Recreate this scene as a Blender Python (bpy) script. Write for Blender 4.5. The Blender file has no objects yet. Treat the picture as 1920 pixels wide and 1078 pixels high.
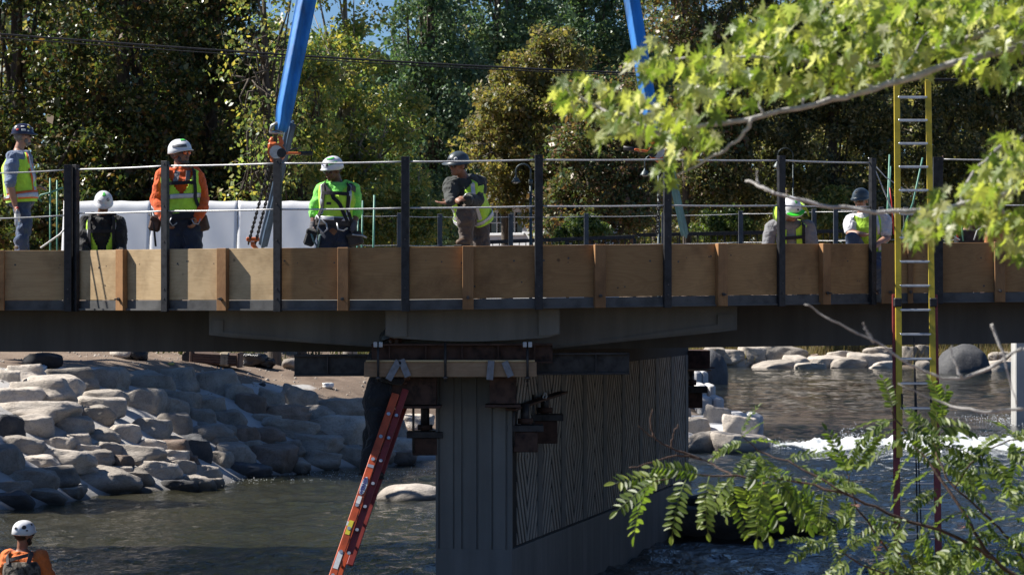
import bpy, bmesh, math, random
import numpy as np
from mathutils import Vector, Matrix, Quaternion, noise as mnoise

R_ = math.radians
scene = bpy.context.scene
COL = scene.collection
random.seed(7)
rng = np.random.default_rng(11)

# ------------------------------------------------------------------ camera, sky, sun, exposure
F = 5850.0            # focal length in pixels of the 1920 px wide photograph
cam_d = bpy.data.cameras.new('camera')
cam_d.sensor_width = 36.0
cam_d.lens = 36.0 * F / 1920.0
cam_d.shift_y = (570 - 539) / 1920.0
cam_d.clip_start = 0.3
cam_d.clip_end = 5000
cam_d.dof.use_dof = True
cam_d.dof.focus_distance = 35.5
cam_d.dof.aperture_fstop = 11.0
cam = bpy.data.objects.new('camera', cam_d)
COL.objects.link(cam)
cam.location = (0, 0, 0)
cam.rotation_euler = (R_(90), 0, 0)
scene.camera = cam

SUN_EL = 47.0
SUN_AZ_BACK = 10.5      # the sun stands to the left (-X), this many degrees behind the bridge
to_sun = Vector((-math.cos(R_(SUN_AZ_BACK)) * math.cos(R_(SUN_EL)), math.sin(R_(SUN_AZ_BACK)) * math.cos(R_(SUN_EL)), math.sin(R_(SUN_EL))))
world = bpy.data.worlds.new('World')
scene.world = world
world.use_nodes = True
wn = world.node_tree
wn.nodes.clear()
w_out = wn.nodes.new('ShaderNodeOutputWorld')
w_bg = wn.nodes.new('ShaderNodeBackground')
w_sky = wn.nodes.new('ShaderNodeTexSky')
w_sky.sky_type = 'NISHITA'
w_sky.sun_disc = False
w_sky.sun_elevation = R_(SUN_EL)
w_sky.sun_rotation = math.atan2(to_sun.x, to_sun.y)
w_sky.air_density = 0.8
w_sky.dust_density = 0.0
w_sky.ozone_density = 8.5
w_bg.inputs['Strength'].default_value = 0.055
wn.links.new(w_sky.outputs[0], w_bg.inputs[0])
wn.links.new(w_bg.outputs[0], w_out.inputs[0])

sun_d = bpy.data.lights.new('sun', 'SUN')
sun_d.energy = 5.0
sun_d.angle = R_(0.53)
sun_d.color = (1.0, 0.955, 0.88)
sun = bpy.data.objects.new('sun', sun_d)
COL.objects.link(sun)
sun.rotation_euler = to_sun.to_track_quat('Z', 'Y').to_euler()
sun.location = (-30, 40, 40)

scene.view_settings.view_transform = 'Standard'
scene.view_settings.look = 'None'
scene.view_settings.gamma = 1.0
scene.view_settings.use_curve_mapping = False
scene.view_settings.exposure = 0.92
scene.cycles.use_denoising = True
scene.cycles.max_bounces = 8
scene.cycles.transparent_max_bounces = 8
scene.cycles.caustics_reflective = False
scene.cycles.caustics_refractive = False

# ------------------------------------------------------------------ helpers
def P(x, y, Y):
    """the point at depth Y (metres) that stands at pixel x, y of the photograph"""
    return Vector(((x - 960) / F * Y, Y, (570 - y) / F * Y))

def G(x, y, Z):
    """the point of the level Z at pixel x, y"""
    return P(x, y, F * (-Z) / (y - 570.0))

def tag(o, label=None, cat=None, group=None, kind=None):
    if label: o['label'] = label
    if cat: o['category'] = cat
    if group: o['group'] = group
    if kind: o['kind'] = kind
    elif label and cat: o['kind'] = 'thing'
    return o

def empty(name, loc=(0, 0, 0), rz=0.0, parent=None):
    o = bpy.data.objects.new(name, None)
    o.empty_display_size = 0.1
    COL.objects.link(o)
    o.location = loc
    o.rotation_euler = (0, 0, rz)
    if parent: o.parent = parent
    return o

def link(name, mesh, mat=None, parent=None, loc=None):
    o = bpy.data.objects.new(name, mesh)
    COL.objects.link(o)
    if mat is not None and len(mesh.materials) == 0:
        mesh.materials.append(mat)
    if parent is not None:
        o.parent = parent
    if loc is not None:
        o.location = loc
    return o

def np_mesh(name, V, Fc, smooth=False, mat=None):
    """V (n,3); Fc (m,k) array with a constant number of corners"""
    V = np.asarray(V, dtype=np.float32); Fc = np.asarray(Fc, dtype=np.int32)
    me = bpy.data.meshes.new(name)
    me.vertices.add(len(V)); me.vertices.foreach_set('co', V.ravel())
    k = Fc.shape[1]
    me.loops.add(Fc.size); me.loops.foreach_set('vertex_index', Fc.ravel())
    me.polygons.add(len(Fc))
    me.polygons.foreach_set('loop_start', np.arange(0, Fc.size, k, dtype=np.int32))
    me.polygons.foreach_set('loop_total', np.full(len(Fc), k, dtype=np.int32))
    me.update(calc_edges=True)
    if smooth:
        me.polygons.foreach_set('use_smooth', np.ones(len(Fc), dtype=bool))
    if mat is not None: me.materials.append(mat)
    return me

def frame_of(d, hint=Vector((0, 0, 1))):
    d = Vector(d).normalized()
    h = Vector(hint)
    if abs(d.dot(h.normalized())) > 0.97:
        h = Vector((1, 0, 0)) if abs(d.x) < 0.9 else Vector((0, 1, 0))
    a = h.cross(d).normalized()
    b = d.cross(a).normalized()
    return a, b, d

class MB:
    """collects closed shapes; build() links them as ONE mesh object"""
    def __init__(self, org=(0, 0, 0)):
        self.v = []; self.f = []; self.sm = []; self.org = Vector(org)
    def add(self, verts, faces, smooth=False):
        n = len(self.v)
        self.v += [Vector(p) for p in verts]
        self.f += [[i + n for i in f] for f in faces]
        self.sm += [smooth] * len(faces)
        return self
    def box(self, c, size, M=None, ch=0.0):
        """box with chamfered edges; M 3x3 whose columns are the box axes"""
        c = Vector(c); hx, hy, hz = size[0] / 2, size[1] / 2, size[2] / 2
        M = M or Matrix.Identity(3)
        ch = min(ch, hx * .49, hy * .49, hz * .49)
        if ch <= 0:
            pts = [(sx * hx, sy * hy, sz * hz) for sx in (-1, 1) for sy in (-1, 1) for sz in (-1, 1)]
            fs = [(0, 1, 3, 2), (4, 6, 7, 5), (0, 4, 5, 1), (2, 3, 7, 6), (0, 2, 6, 4), (1, 5, 7, 3)]
            return self.add([c + M @ Vector(p) for p in pts], fs)
        bm = bmesh.new()
        pts = []
        for sx in (-1, 1):
            for sy in (-1, 1):
                for sz in (-1, 1):
                    pts.append((sx * hx, sy * (hy - ch), sz * (hz - ch)))
                    pts.append((sx * (hx - ch), sy * hy, sz * (hz - ch)))
                    pts.append((sx * (hx - ch), sy * (hy - ch), sz * hz))
        def idx(sx, sy, sz, a): return (((sx > 0) * 2 + (sy > 0)) * 2 + (sz > 0)) * 3 + a
        fs = []
        for a in range(3):
            b_, c_ = (a + 1) % 3, (a + 2) % 3
            for s in (-1, 1):
                q = []
                for (u, w) in ((-1, -1), (1, -1), (1, 1), (-1, 1)):
                    sg = [0, 0, 0]; sg[a] = s; sg[b_] = u; sg[c_] = w
                    q.append(idx(sg[0], sg[1], sg[2], a))
                fs.append(q if s > 0 else q[::-1])
        for a in range(3):          # edges along axis a
            b_, c_ = (a + 1) % 3, (a + 2) % 3
            for u in (-1, 1):
                for w in (-1, 1):
                    q = []
                    for s, ax in ((-1, b_), (1, b_), (1, c_), (-1, c_)):
                        sg = [0, 0, 0]; sg[a] = s; sg[b_] = u; sg[c_] = w
                        q.append(idx(sg[0], sg[1], sg[2], ax))
                    fs.append(q if u * w < 0 else q[::-1])
        for sx in (-1, 1):
            for sy in (-1, 1):
                for sz in (-1, 1):
                    q = [idx(sx, sy, sz, 0), idx(sx, sy, sz, 1), idx(sx, sy, sz, 2)]
                    fs.append(q if sx * sy * sz > 0 else q[::-1])
        bm.free()
        return self.add([c + M @ Vector(p) for p in pts], fs)
    def bar(self, a, b, w, t, hint=(0, 0, 1), ch=0.0):
        """box from a to b; w along hint x dir, t along the other"""
        a = Vector(a); b = Vector(b)
        x, y, z = frame_of(b - a, Vector(hint))
        M = Matrix((x, y, z)).transposed()
        return self.box((a + b) / 2, (w, t, (b - a).length), M, ch)
    def tube(self, pts, r, n=8, caps=True, smooth=True):
        pts = [Vector(p) for p in pts]
        if not hasattr(r, '__len__'): r = [r] * len(pts)
        rings = []; ref = None
        for i, p in enumerate(pts):
            d = (pts[min(i + 1, len(pts) - 1)] - pts[max(i - 1, 0)])
            if d.length < 1e-9: d = Vector((0, 0, 1))
            d.normalize()
            if ref is None:
                a, b, _ = frame_of(d)
            else:
                a = ref - d * ref.dot(d)
                if a.length < 1e-6: a, b, _ = frame_of(d)
                a.normalize(); b = d.cross(a)
            ref = a
            rings.append([p + (a * math.cos(2 * math.pi * k / n) + b * math.sin(2 * math.pi * k / n)) * r[i] for k in range(n)])
        V = [p for ring in rings for p in ring]; Fs = []
        for i in range(len(pts) - 1):
            for k in range(n):
                Fs.append((i * n + k, i * n + (k + 1) % n, (i + 1) * n + (k + 1) % n, (i + 1) * n + k))
        self.add(V, Fs, smooth)
        if caps:
            m = len(self.v) - len(V)
            self.f.append([m + k for k in range(n)][::-1]); self.sm.append(False)
            self.f.append([m + (len(pts) - 1) * n + k for k in range(n)]); self.sm.append(False)
        return self
    def cyl(self, a, b, r, n=12):
        return self.tube([a, b], r, n)
    def ball(self, c, rad, M=None, nu=14, nv=8):
        """closed ellipsoid"""
        if not hasattr(rad, '__len__'): rad = (rad, rad, rad)
        c = Vector(c); M = M or Matrix.Identity(3)
        V = [c + M @ Vector((0, 0, -rad[2]))]
        for j in range(1, nv):
            th = -math.pi / 2 + math.pi * j / nv
            for i in range(nu):
                ph = 2 * math.pi * i / nu
                V.append(c + M @ Vector((rad[0] * math.cos(th) * math.cos(ph), rad[1] * math.cos(th) * math.sin(ph), rad[2] * math.sin(th))))
        V.append(c + M @ Vector((0, 0, rad[2])))
        Fs = [(0, 1 + (i + 1) % nu, 1 + i) for i in range(nu)]
        for j in range(nv - 2):
            for i in range(nu):
                a = 1 + j * nu
                Fs.append((a + i, a + (i + 1) % nu, a + nu + (i + 1) % nu, a + nu + i))
        top = len(V) - 1; a = 1 + (nv - 2) * nu
        Fs += [(a + i, a + (i + 1) % nu, top) for i in range(nu)]
        return self.add(V, Fs, True)
    def prism(self, poly, ext):
        """poly: 3D points of a flat outline; ext: extrusion vector"""
        poly = [Vector(p) for p in poly]; e = Vector(ext); n = len(poly)
        nrm = Vector((0, 0, 0))
        for i in range(n): nrm += (poly[i] - poly[0]).cross(poly[(i + 1) % n] - poly[0])
        if nrm.dot(e) > 0: poly = poly[::-1]
        V = poly + [p + e for p in poly]
        Fs = [list(range(n)), list(range(2 * n - 1, n - 1, -1))]
        Fs += [(i, i + n, (i + 1) % n + n, (i + 1) % n) for i in range(n)]
        return self.add(V, Fs)
    def mesh(self, name, mat=None):
        me = bpy.data.meshes.new(name)
        me.from_pydata([tuple(p - self.org) for p in self.v], [], self.f)
        me.polygons.foreach_set('use_smooth', self.sm)
        me.update()
        if mat is not None: me.materials.append(mat)
        return me
    def build(self, name, mat=None, parent=None, loc=None):
        return link(name, self.mesh(name, mat), None, parent, loc)

# numpy value noise ------------------------------------------------
_perm = rng.random((256, 256)).astype(np.float32)
def vnoise(x, y):
    xi = np.floor(x).astype(int); yi = np.floor(y).astype(int)
    fx = x - xi; fy = y - yi
    fx = fx * fx * (3 - 2 * fx); fy = fy * fy * (3 - 2 * fy)
    a = _perm[xi % 256, yi % 256]; b = _perm[(xi + 1) % 256, yi % 256]
    c = _perm[xi % 256, (yi + 1) % 256]; d = _perm[(xi + 1) % 256, (yi + 1) % 256]
    return (a * (1 - fx) + b * fx) * (1 - fy) + (c * (1 - fx) + d * fx) * fy - 0.5
def fbm(x, y, o=4):
    s = 0; amp = 1.0
    for i in range(o):
        s = s + amp * vnoise(x * 2 ** i + 17.3 * i, y * 2 ** i + 5.1 * i); amp *= 0.5
    return s
def sstep(a, b, x):
    t = np.clip((x - a) / (b - a), 0, 1)
    return t * t * (3 - 2 * t)

# ------------------------------------------------------------------ materials
MATS = {}
def hexc(r, g, b):
    """sRGB 0-255 to linear"""
    f = lambda c: (c / 255 / 12.92) if c / 255 <= 0.04045 else ((c / 255 + 0.055) / 1.055) ** 2.4
    return (f(r), f(g), f(b), 1)
class NT:
    def __init__(self, name):
        self.m = bpy.data.materials.new(name); self.m.use_nodes = True
        self.t = self.m.node_tree; self.t.nodes.clear()
        self.out = self.t.nodes.new('ShaderNodeOutputMaterial')
        self.b = self.t.nodes.new('ShaderNodeBsdfPrincipled')
        self.L(self.b.outputs[0], self.out.inputs[0])
    def N(self, typ, **kw):
        n = self.t.nodes.new('ShaderNode' + typ)
        for k, v in kw.items():
            if k in n.inputs: n.inputs[k].default_value = v
            else: setattr(n, k, v)
        return n
    def L(self, a, b): self.t.links.new(a, b)
    def coord(self, which='Object', scale=(1, 1, 1), rnd=True):
        c = self.N('TexCoord'); mp = self.N('Mapping'); mp.inputs['Scale'].default_value = scale
        if rnd:
            oi = self.N('ObjectInfo'); ad = self.N('VectorMath', operation='ADD')
            mu = self.N('Math', operation='MULTIPLY'); mu.inputs[1].default_value = 37.0
            self.L(oi.outputs['Random'], mu.inputs[0]); self.L(c.outputs[which], ad.inputs[0]); self.L(mu.outputs[0], ad.inputs[1])
            self.L(ad.outputs[0], mp.inputs[0])
        else:
            self.L(c.outputs[which], mp.inputs[0])
        return mp.outputs[0]
    def noise(self, vec, scale, detail=4, rough=0.55, dist=0.0):
        n = self.N('TexNoise'); n.inputs['Scale'].default_value = scale; n.inputs['Detail'].default_value = detail
        n.inputs['Roughness'].default_value = rough; n.inputs['Distortion'].default_value = dist
        self.L(vec, n.inputs['Vector']); return n.outputs['Fac']
    def ramp(self, fac, stops):
        r = self.N('ValToRGB'); e = r.color_ramp.elements
        while len(e) < len(stops): e.new(0.5)
        for el, (p, c) in zip(e, stops):
            el.position = p; el.color = c if len(c) == 4 else (*c, 1)
        self.L(fac, r.inputs[0]); return r.outputs[0]
    def mix(self, fac, a, b, mode='MIX'):
        m = self.N('Mix', data_type='RGBA', blend_type=mode)
        for s, v in ((0, fac), (6, a), (7, b)):
            if isinstance(v, (int, float)): m.inputs[s].default_value = v
            elif isinstance(v, tuple): m.inputs[s].default_value = v if len(v) == 4 else (*v, 1)
            else: self.L(v, m.inputs[s])
        return m.outputs[2]
    def bump(self, h, strength=0.3, dist=0.01):
        b = self.N('Bump'); b.inputs['Strength'].default_value = strength; b.inputs['Distance'].default_value = dist
        self.L(h, b.inputs['Height']); self.L(b.outputs[0], self.b.inputs['Normal']); return b
    def base(self, c):
        if isinstance(c, tuple): self.b.inputs['Base Color'].default_value = c if len(c) == 4 else (*c, 1)
        else: self.L(c, self.b.inputs['Base Color'])
    def set(self, **kw):
        for k, v in kw.items(): self.b.inputs[k.replace('_', ' ')].default_value = v
        return self

def pm(name, c, rough=0.6, metal=0.0, var=0.25, scale=8.0, bump=0.15, bscale=40.0, bdist=0.004, stretch=(1, 1, 1), spec=0.5, dark=None, coat=0.0, sheen=0.0):
    """a plain painted / woven / cast surface with uneven tone, dirt and fine relief"""
    if name in MATS: return MATS[name]
    n = NT(name)
    v = n.coord('Object', stretch)
    f = n.noise(v, scale, 5, 0.6)
    dk = dark or tuple(x * (1 - var * 1.6) for x in c[:3])
    lt = tuple(min(1, x * (1 + var * 0.7)) for x in c[:3])
    n.base(n.ramp(f, [(0.28, dk), (0.52, c[:3]), (0.75, lt)]))
    n.set(Roughness=rough, Metallic=metal)
    n.b.inputs['Specular IOR Level'].default_value = spec
    if coat: n.b.inputs['Coat Weight'].default_value = coat
    if sheen: n.b.inputs['Sheen Weight'].default_value = sheen
    if bump: n.bump(n.noise(v, bscale, 3, 0.6), bump, bdist)
    MATS[name] = n.m
    return n.m
# ------------------------------------------------------------------ land and river
WZ = -3.52            # river level under the bridge
WU = -3.27            # river level above the drop
def wl(Y): return WZ + (WU - WZ) * sstep(76.0, 92.0, Y)

LB = [G(0, 960, WZ), G(120, 945, WZ), G(230, 925, WZ), G(410, 915, WZ), G(470, 897, WZ), G(560, 888, WZ), G(680, 878, WZ), G(790, 866, WZ)]
RIVER = [(-30, 4), (-21, 22), (-14, 38), (-10.6, 47)] + [(p.x, p.y) for p in LB] + \
        [(1.5, 73.0), (5.3, 74.0), (5.9, 79.0), (6.0, 92.0), (6.6, 104.0), (8.2, 128.0), (9.6, 150.0), (10.4, 161.0), (18, 160.5), (26, 159), (60, 152), (110, 150),
         (110, 118), (60, 116), (38, 110), (24, 98), (16.2, 88), (15.2, 70), (15.0, 52), (14.5, 36), (12.5, 24), (5, 19), (-4, 17.5), (-13, 11), (-22, 0)]
RIVER = np.array(RIVER)
def river_dist(X, Y):
    """signed distance to the water's edge, negative in the river"""
    X = np.asarray(X, float); Y = np.asarray(Y, float)
    d = np.full(X.shape, 1e9); ins = np.zeros(X.shape, bool)
    n = len(RIVER)
    for i in range(n):
        x0, y0 = RIVER[i]; x1, y1 = RIVER[(i + 1) % n]
        ex, ey = x1 - x0, y1 - y0
        t = np.clip(((X - x0) * ex + (Y - y0) * ey) / (ex * ex + ey * ey), 0, 1)
        d = np.minimum(d, np.hypot(X - x0 - t * ex, Y - y0 - t * ey))
        c = ((y0 > Y) != (y1 > Y)) & (X < ex * (Y - y0) / (ey + 1e-12) + x0)
        ins ^= c
    return np.where(ins, -d, d)
def height(X, Y):
    X = np.asarray(X, float); Y = np.asarray(Y, float)
    d = river_dist(X, Y)
    W = wl(Y)
    left = (X < 10.5 + 0 * Y) & (Y > 34)
    far = Y > 140
    T = -1.22 - 0.62 * sstep(-9.0, -2.0, X) - 0.5 * sstep(1.0, 5.0, X) * (Y < 120)
    T = np.where(far, -2.55, T)
    near = (Y < 34) | (X > 12)
    T = np.where(near & ~far, -1.62, T)
    wid = np.where(far, 9.0, 5.2 + 1.2 * sstep(-3, -9, X))
    wid = np.where(near & ~far, 7.0, wid)
    tt = np.clip(d / wid, 0, 1)
    up = W - 0.12 + (T - W + 0.12) * (1 - (1 - tt) ** 1.7)
    rise = np.clip((d - wid) * 0.035, 0, 1.0) * np.where(near & ~far, 0.05, 1.0)
    bed = W - 0.12 + np.clip(d, -3.0, 0) * 0.28
    H = np.where(d > 0, up + rise, bed)
    rough = sstep(-0.5, 1.5, d)
    H = H + rough * (0.16 * fbm(X * 0.55, Y * 0.55, 3) + 0.05 * fbm(X * 2.1 + 9, Y * 2.1, 3))
    hill = np.clip((Y - 175) / 60, 0, 1) * 6 * (Y > 175) + np.clip((np.abs(X) - 70) / 120, 0, 1) * 5 * (Y > 60)
    return H + hill
def hgt(x, y): return float(height(np.array([x]), np.array([y]))[0])
def ray_ground(px, py, y0=38.0, y1=240.0):
    Ys = np.linspace(y0, y1, 1600)
    X = (px - 960) / F * Ys; Z = (570 - py) / F * Ys
    below = Z <= np.maximum(height(X, Ys), wl(Ys) - 0.05)
    i = int(np.argmax(below)) if below.any() else len(Ys) - 1
    return Vector((X[i], Ys[i], Z[i]))

def axis(parts):
    out = []
    for a, b, s in parts: out += list(np.arange(a, b, s))
    return np.array(sorted(set(np.round(out, 4))))
gx = axis([(-900, -120, 60), (-120, -30, 6), (-30, -13, 1.0), (-13, 10, 0.22), (10, 30, 0.8), (30, 120, 5), (120, 901, 60)])
gy = axis([(-300, -20, 40), (-20, 30, 1.5), (30, 48, 0.6), (48, 84, 0.22), (84, 130, 0.9), (130, 175, 0.7), (175, 300, 8), (300, 2001, 100)])
XX, YY = np.meshgrid(gx, gy, indexing='ij')
ZZ = height(XX, YY)
DD = river_dist(XX, YY)
nx, ny = XX.shape
ii = np.arange(nx * ny).reshape(nx, ny)
quads = np.stack([ii[:-1, :-1], ii[1:, :-1], ii[1:, 1:], ii[:-1, 1:]], -1).reshape(-1, 4)

def m_ground():
    n = NT('earth_and_grout')
    v = n.coord('Object', rnd=False)
    a = n.N('Attribute', attribute_name='grout')
    big = n.noise(v, 0.5, 5); mid = n.noise(v, 3.0, 6, 0.65); fine = n.noise(v, 22.0, 4, 0.7)
    dirt = n.ramp(mid, [(0.25, (0.10, 0.068, 0.047)), (0.5, (0.165, 0.115, 0.082)), (0.75, (0.24, 0.175, 0.13))])
    dry = n.mix(n.ramp(big, [(0.45, (0, 0, 0)), (0.62, (1, 1, 1))]), dirt, (0.225, 0.165, 0.12))
    speck = n.ramp(fine, [(0.60, (0, 0, 0)), (0.72, (1, 1, 1))])
    dry = n.mix(n.mix(0.5, speck, (0, 0, 0)), dry, (0.34, 0.28, 0.22))
    gr = n.ramp(mid, [(0.2, (0.33, 0.315, 0.30)), (0.5, (0.44, 0.42, 0.40)), (0.8, (0.52, 0.50, 0.475))])
    mask = n.N('Math', operation='ADD'); n.L(a.outputs['Fac'], mask.inputs[0])
    s = n.N('Math', operation='MULTIPLY_ADD'); n.L(mid, s.inputs[0]); s.inputs[1].default_value = 0.6; s.inputs[2].default_value = -0.3
    n.L(s.outputs[0], mask.inputs[1])
    mk = n.ramp(mask.outputs[0], [(0.42, (0, 0, 0)), (0.58, (1, 1, 1))])
    c = n.mix(mk, dry, gr)
    wet = n.N('Attribute', attribute_name='wet')
    c = n.mix(wet.outputs['Fac'], c, (0.045, 0.042, 0.034))
    n.base(c); n.set(Roughness=0.9)
    hsum = n.N('Math', operation='ADD'); n.L(mid, hsum.inputs[0]); n.L(fine, hsum.inputs[1])
    n.bump(hsum.outputs[0], 0.45, 0.05)
    return n.m
g_me = np_mesh('ground', np.stack([XX, YY, ZZ], -1).reshape(-1, 3), quads, True, m_ground())
grout = ((DD > -2) & (DD < 3.9 + 1.3 * (XX < -8.5)) & (YY > 40) & (YY < 84) & (XX < 8)).astype(np.float32)
grout *= (1 - 0.75 * sstep(-5.4, -4.2, XX) * (XX < 0) * (DD > 0.8))
at = g_me.attributes.new('grout', 'FLOAT', 'POINT'); at.data.foreach_set('value', grout.ravel().astype(np.float32))
wt = np.clip(1 - (ZZ - wl(YY)) / 0.14, 0, 1) * 0.85
at = g_me.attributes.new('wet', 'FLOAT', 'POINT'); at.data.foreach_set('value', wt.ravel().astype(np.float32))
tag(link('ground', g_me), kind='structure')

# ---- water ---------------------------------------------------------
def m_water():
    n = NT('river_water')
    v = n.coord('Object', (1, 1, 1), rnd=False)
    mp1 = n.N('Mapping'); n.L(v, mp1.inputs[0]); mp1.inputs['Scale'].default_value = (1.0, 0.42, 1.0)
    a = n.noise(mp1.outputs[0], 2.2, 3, 0.5, 0.4); b = n.noise(mp1.outputs[0], 7.0, 4, 0.6, 0.6); c = n.noise(mp1.outputs[0], 24.0, 3, 0.6)
    s1 = n.N('Math', operation='MULTIPLY_ADD'); n.L(b, s1.inputs[0]); s1.inputs[1].default_value = 0.85; n.L(a, s1.inputs[2])
    s2 = n.N('Math', operation='MULTIPLY_ADD'); n.L(c, s2.inputs[0]); s2.inputs[1].default_value = 0.30; n.L(s1.outputs[0], s2.inputs[2])
    n.bump(s2.outputs[0], 0.6, 0.10)
    big = n.noise(v, 0.16, 4)
    shal = n.ramp(big, [(0.3, (0.022, 0.023, 0.013)), (0.55, (0.038, 0.035, 0.020)), (0.75, (0.055, 0.047, 0.028))])
    deep = n.ramp(big, [(0.3, (0.008, 0.011, 0.012)), (0.6, (0.014, 0.017, 0.017)), (0.8, (0.022, 0.023, 0.019))])
    geo = n.N('NewGeometry'); sx = n.N('SeparateXYZ'); n.L(geo.outputs['Position'], sx.inputs[0])
    mr = n.N('MapRange'); n.L(sx.outputs['X'], mr.inputs['Value']); mr.inputs['From Min'].default_value = -5.0; mr.inputs['From Max'].default_value = 1.5     # shoals along the left bank, deep channel right of the pier
    n.base(n.mix(mr.outputs[0], shal, deep))
    n.set(Roughness=0.03, IOR=1.33)
    return n.m
wx = axis([(-60, -14, 2.0), (-14, -9, 0.2), (-9, 15.2, 0.085), (15.2, 34, 0.35), (34, 112, 1.6)])
wy = axis([(0, 30, 1.5), (30, 78, 0.10), (78, 96, 0.2), (96, 166, 0.45)])
X2, Y2 = np.meshgrid(wx, wy, indexing='ij')
Zw = wl(Y2)
Zw = Zw + 0.055 * fbm(X2 * 0.8 + 3, Y2 * 0.45, 4) * sstep(92, 70, Y2) + 0.035 * fbm(X2 * 0.7 + 3, Y2 * 0.3, 3)
calm = 0.45 + 0.55 * sstep(-6, 4, X2 - (Y2 - 50) * 0.1)
Zw = Zw + calm * sstep(92, 60, Y2) * (0.085 * fbm(X2 * 1.5 + 31, Y2 * 1.0 + 2, 2) + 0.060 * fbm(X2 * 3.3 + 1.7, Y2 * 2.6 + 8, 2))
Zw = Zw + 0.045 * sstep(88, 100, Y2) * fbm(X2 * 0.9 + 5, Y2 * 0.7, 2)
Zw = Zw + 0.03 * np.sin(Y2 * 2.1 + 2.2 * fbm(X2 * 0.4, Y2 * 0.4, 2)) * np.exp(-((Y2 - 66) / 7) ** 2)
foamline = 74.3 + 0.9 * fbm(X2 * 0.35, X2 * 0 + 3.3, 2) + 0.06 * (X2 - 6)
crest = np.exp(-((Y2 - foamline) / 1.5) ** 2) * sstep(5.2, 6.6, X2)
Zw = Zw + 0.18 * crest * (1 + 0.8 * fbm(X2 * 0.9, Y2 * 0.9, 3))
Zw = Zw - 0.10 * np.exp(-((Y2 - 77.3) / 1.3) ** 2) * sstep(5.2, 6.6, X2)
wi = np.arange(X2.size).reshape(X2.shape)
wq = np.stack([wi[:-1, :-1], wi[1:, :-1], wi[1:, 1:], wi[:-1, 1:]], -1).reshape(-1, 4)
dq = river_dist((X2[:-1, :-1] + X2[1:, 1:]) / 2, (Y2[:-1, :-1] + Y2[1:, 1:]) / 2).ravel()
wq = wq[dq < 1.4]
w_me = np_mesh('river', np.stack([X2, Y2, Zw], -1).reshape(-1, 3), wq, True, m_water())
tag(link('river', w_me), kind='structure')

# ---- white water: churned sheet plus thrown clots ---------------------
def m_foam():
    n = NT('white_water')
    v = n.coord('Object', rnd=False)
    f = n.noise(v, 5.0, 5, 0.7)
    n.base(n.ramp(f, [(0.3, (0.34, 0.38, 0.40)), (0.5, (0.66, 0.69, 0.70)), (0.7, (0.86, 0.87, 0.87))]))
    n.set(Roughness=0.55); n.b.inputs['Subsurface Weight'].default_value = 0.0
    n.bump(n.noise(v, 18, 4, 0.7), 0.6, 0.05)
    return n.m
FOAM = m_foam()
fx = np.arange(5.6, 16.5, 0.07); fy = np.arange(69.5, 78.2, 0.09)
X3, Y3 = np.meshgrid(fx, fy, indexing='ij')
fl = 74.3 + 0.9 * fbm(X3 * 0.35, X3 * 0 + 3.3, 2) + 0.06 * (X3 - 6)
base3 = wl(Y3) + 0.18 * np.exp(-((Y3 - fl) / 1.5) ** 2) * (1 + 0.8 * fbm(X3 * 0.9, Y3 * 0.9, 3)) * sstep(5.2, 6.6, X3)
n1 = fbm(X3 * 1.9, Y3 * 1.4, 4); n2 = fbm(X3 * 7.5 + 4, Y3 * 6 + 1, 4)
# dense at the crest, torn into streaks downstream
pulse = 0.55 + 0.75 * np.clip(0.5 + fbm(X3 * 0.55 + 2.2, X3 * 0 + 9.1, 3), 0, 1.2)
dens = np.exp(-((Y3 - fl - 0.1) / 0.75) ** 2) * pulse + sstep(-4.4, -0.3, Y3 - fl) * sstep(0.9, 0.0, Y3 - fl) * (0.42 + 1.5 * fbm(X3 * 1.5, Y3 * 0.5 + 7, 4))
dens = dens * sstep(5.7, 6.9, X3) + 0.22 * n2 - 0.06
hump = sstep(0.45, 1.3, dens)
Zf = base3 - 0.04 + hump * (0.05 + 0.24 * np.clip(n1 + 0.2, 0, 1) + 0.04 * n2) + sstep(0.3, 0.62, dens) * (0.042 + 0.055 * n2)
fi = np.arange(X3.size).reshape(X3.shape)
fq = np.stack([fi[:-1, :-1], fi[1:, :-1], fi[1:, 1:], fi[:-1, 1:]], -1).reshape(-1, 4)
keep = (dens > 0.16)[:-1, :-1].ravel()
f_me = np_mesh('white_water', np.stack([X3, Y3, Zf], -1).reshape(-1, 3), fq[keep], True, FOAM)
tag(link('white_water', f_me), 'churning white water rolling below the river drop', 'water', kind='stuff')
sp = []
for i in range(9000):
    x = random.uniform(6.2, 16.2); q = random.random()
    yy = 74.3 + 0.06 * (x - 6) + random.gauss(0.0, 0.55)
    z = wl(np.array(yy)) + 0.12 + abs(random.gauss(0, 0.11)) * (0.5 + max(0, math.sin(x * 1.7) + 0.4 * math.sin(x * 4.1)))
    sp.append((x, yy, float(z), random.uniform(0.003, 0.012)))
for i in range(700):      # splash against the abutment
    a = random.gauss(0, 0.9)
    sp.append((14.2 + a * 0.8, 88 + random.gauss(0, 2.2), float(wl(np.array(87.0))) + 0.02 + abs(random.gauss(0, 0.05)), random.uniform(0.004, 0.016)))
for i in range(420):      # sparkle riffle by the left bank
    x = random.uniform(-6.0, -1.2); sp.append((x, 61.5 + (x + 6) * 0.85 + random.gauss(0, 1.0), WZ + 0.01 + abs(random.gauss(0, 0.03)), random.uniform(0.004, 0.009)))
sp = np.array(sp)
oct_v = np.array([(1, 0, 0), (-1, 0, 0), (0, 1, 0), (0, -1, 0), (0, 0, 1), (0, 0, -1)], float)
oct_f = np.array([(0, 2, 4), (2, 1, 4), (1, 3, 4), (3, 0, 4), (2, 0, 5), (1, 2, 5), (3, 1, 5), (0, 3, 5)])
SV = (sp[:, None, :3] + oct_v[None] * sp[:, None, 3:4] * rng.uniform(0.6, 1.6, (len(sp), 1, 3))).reshape(-1, 3)
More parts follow.
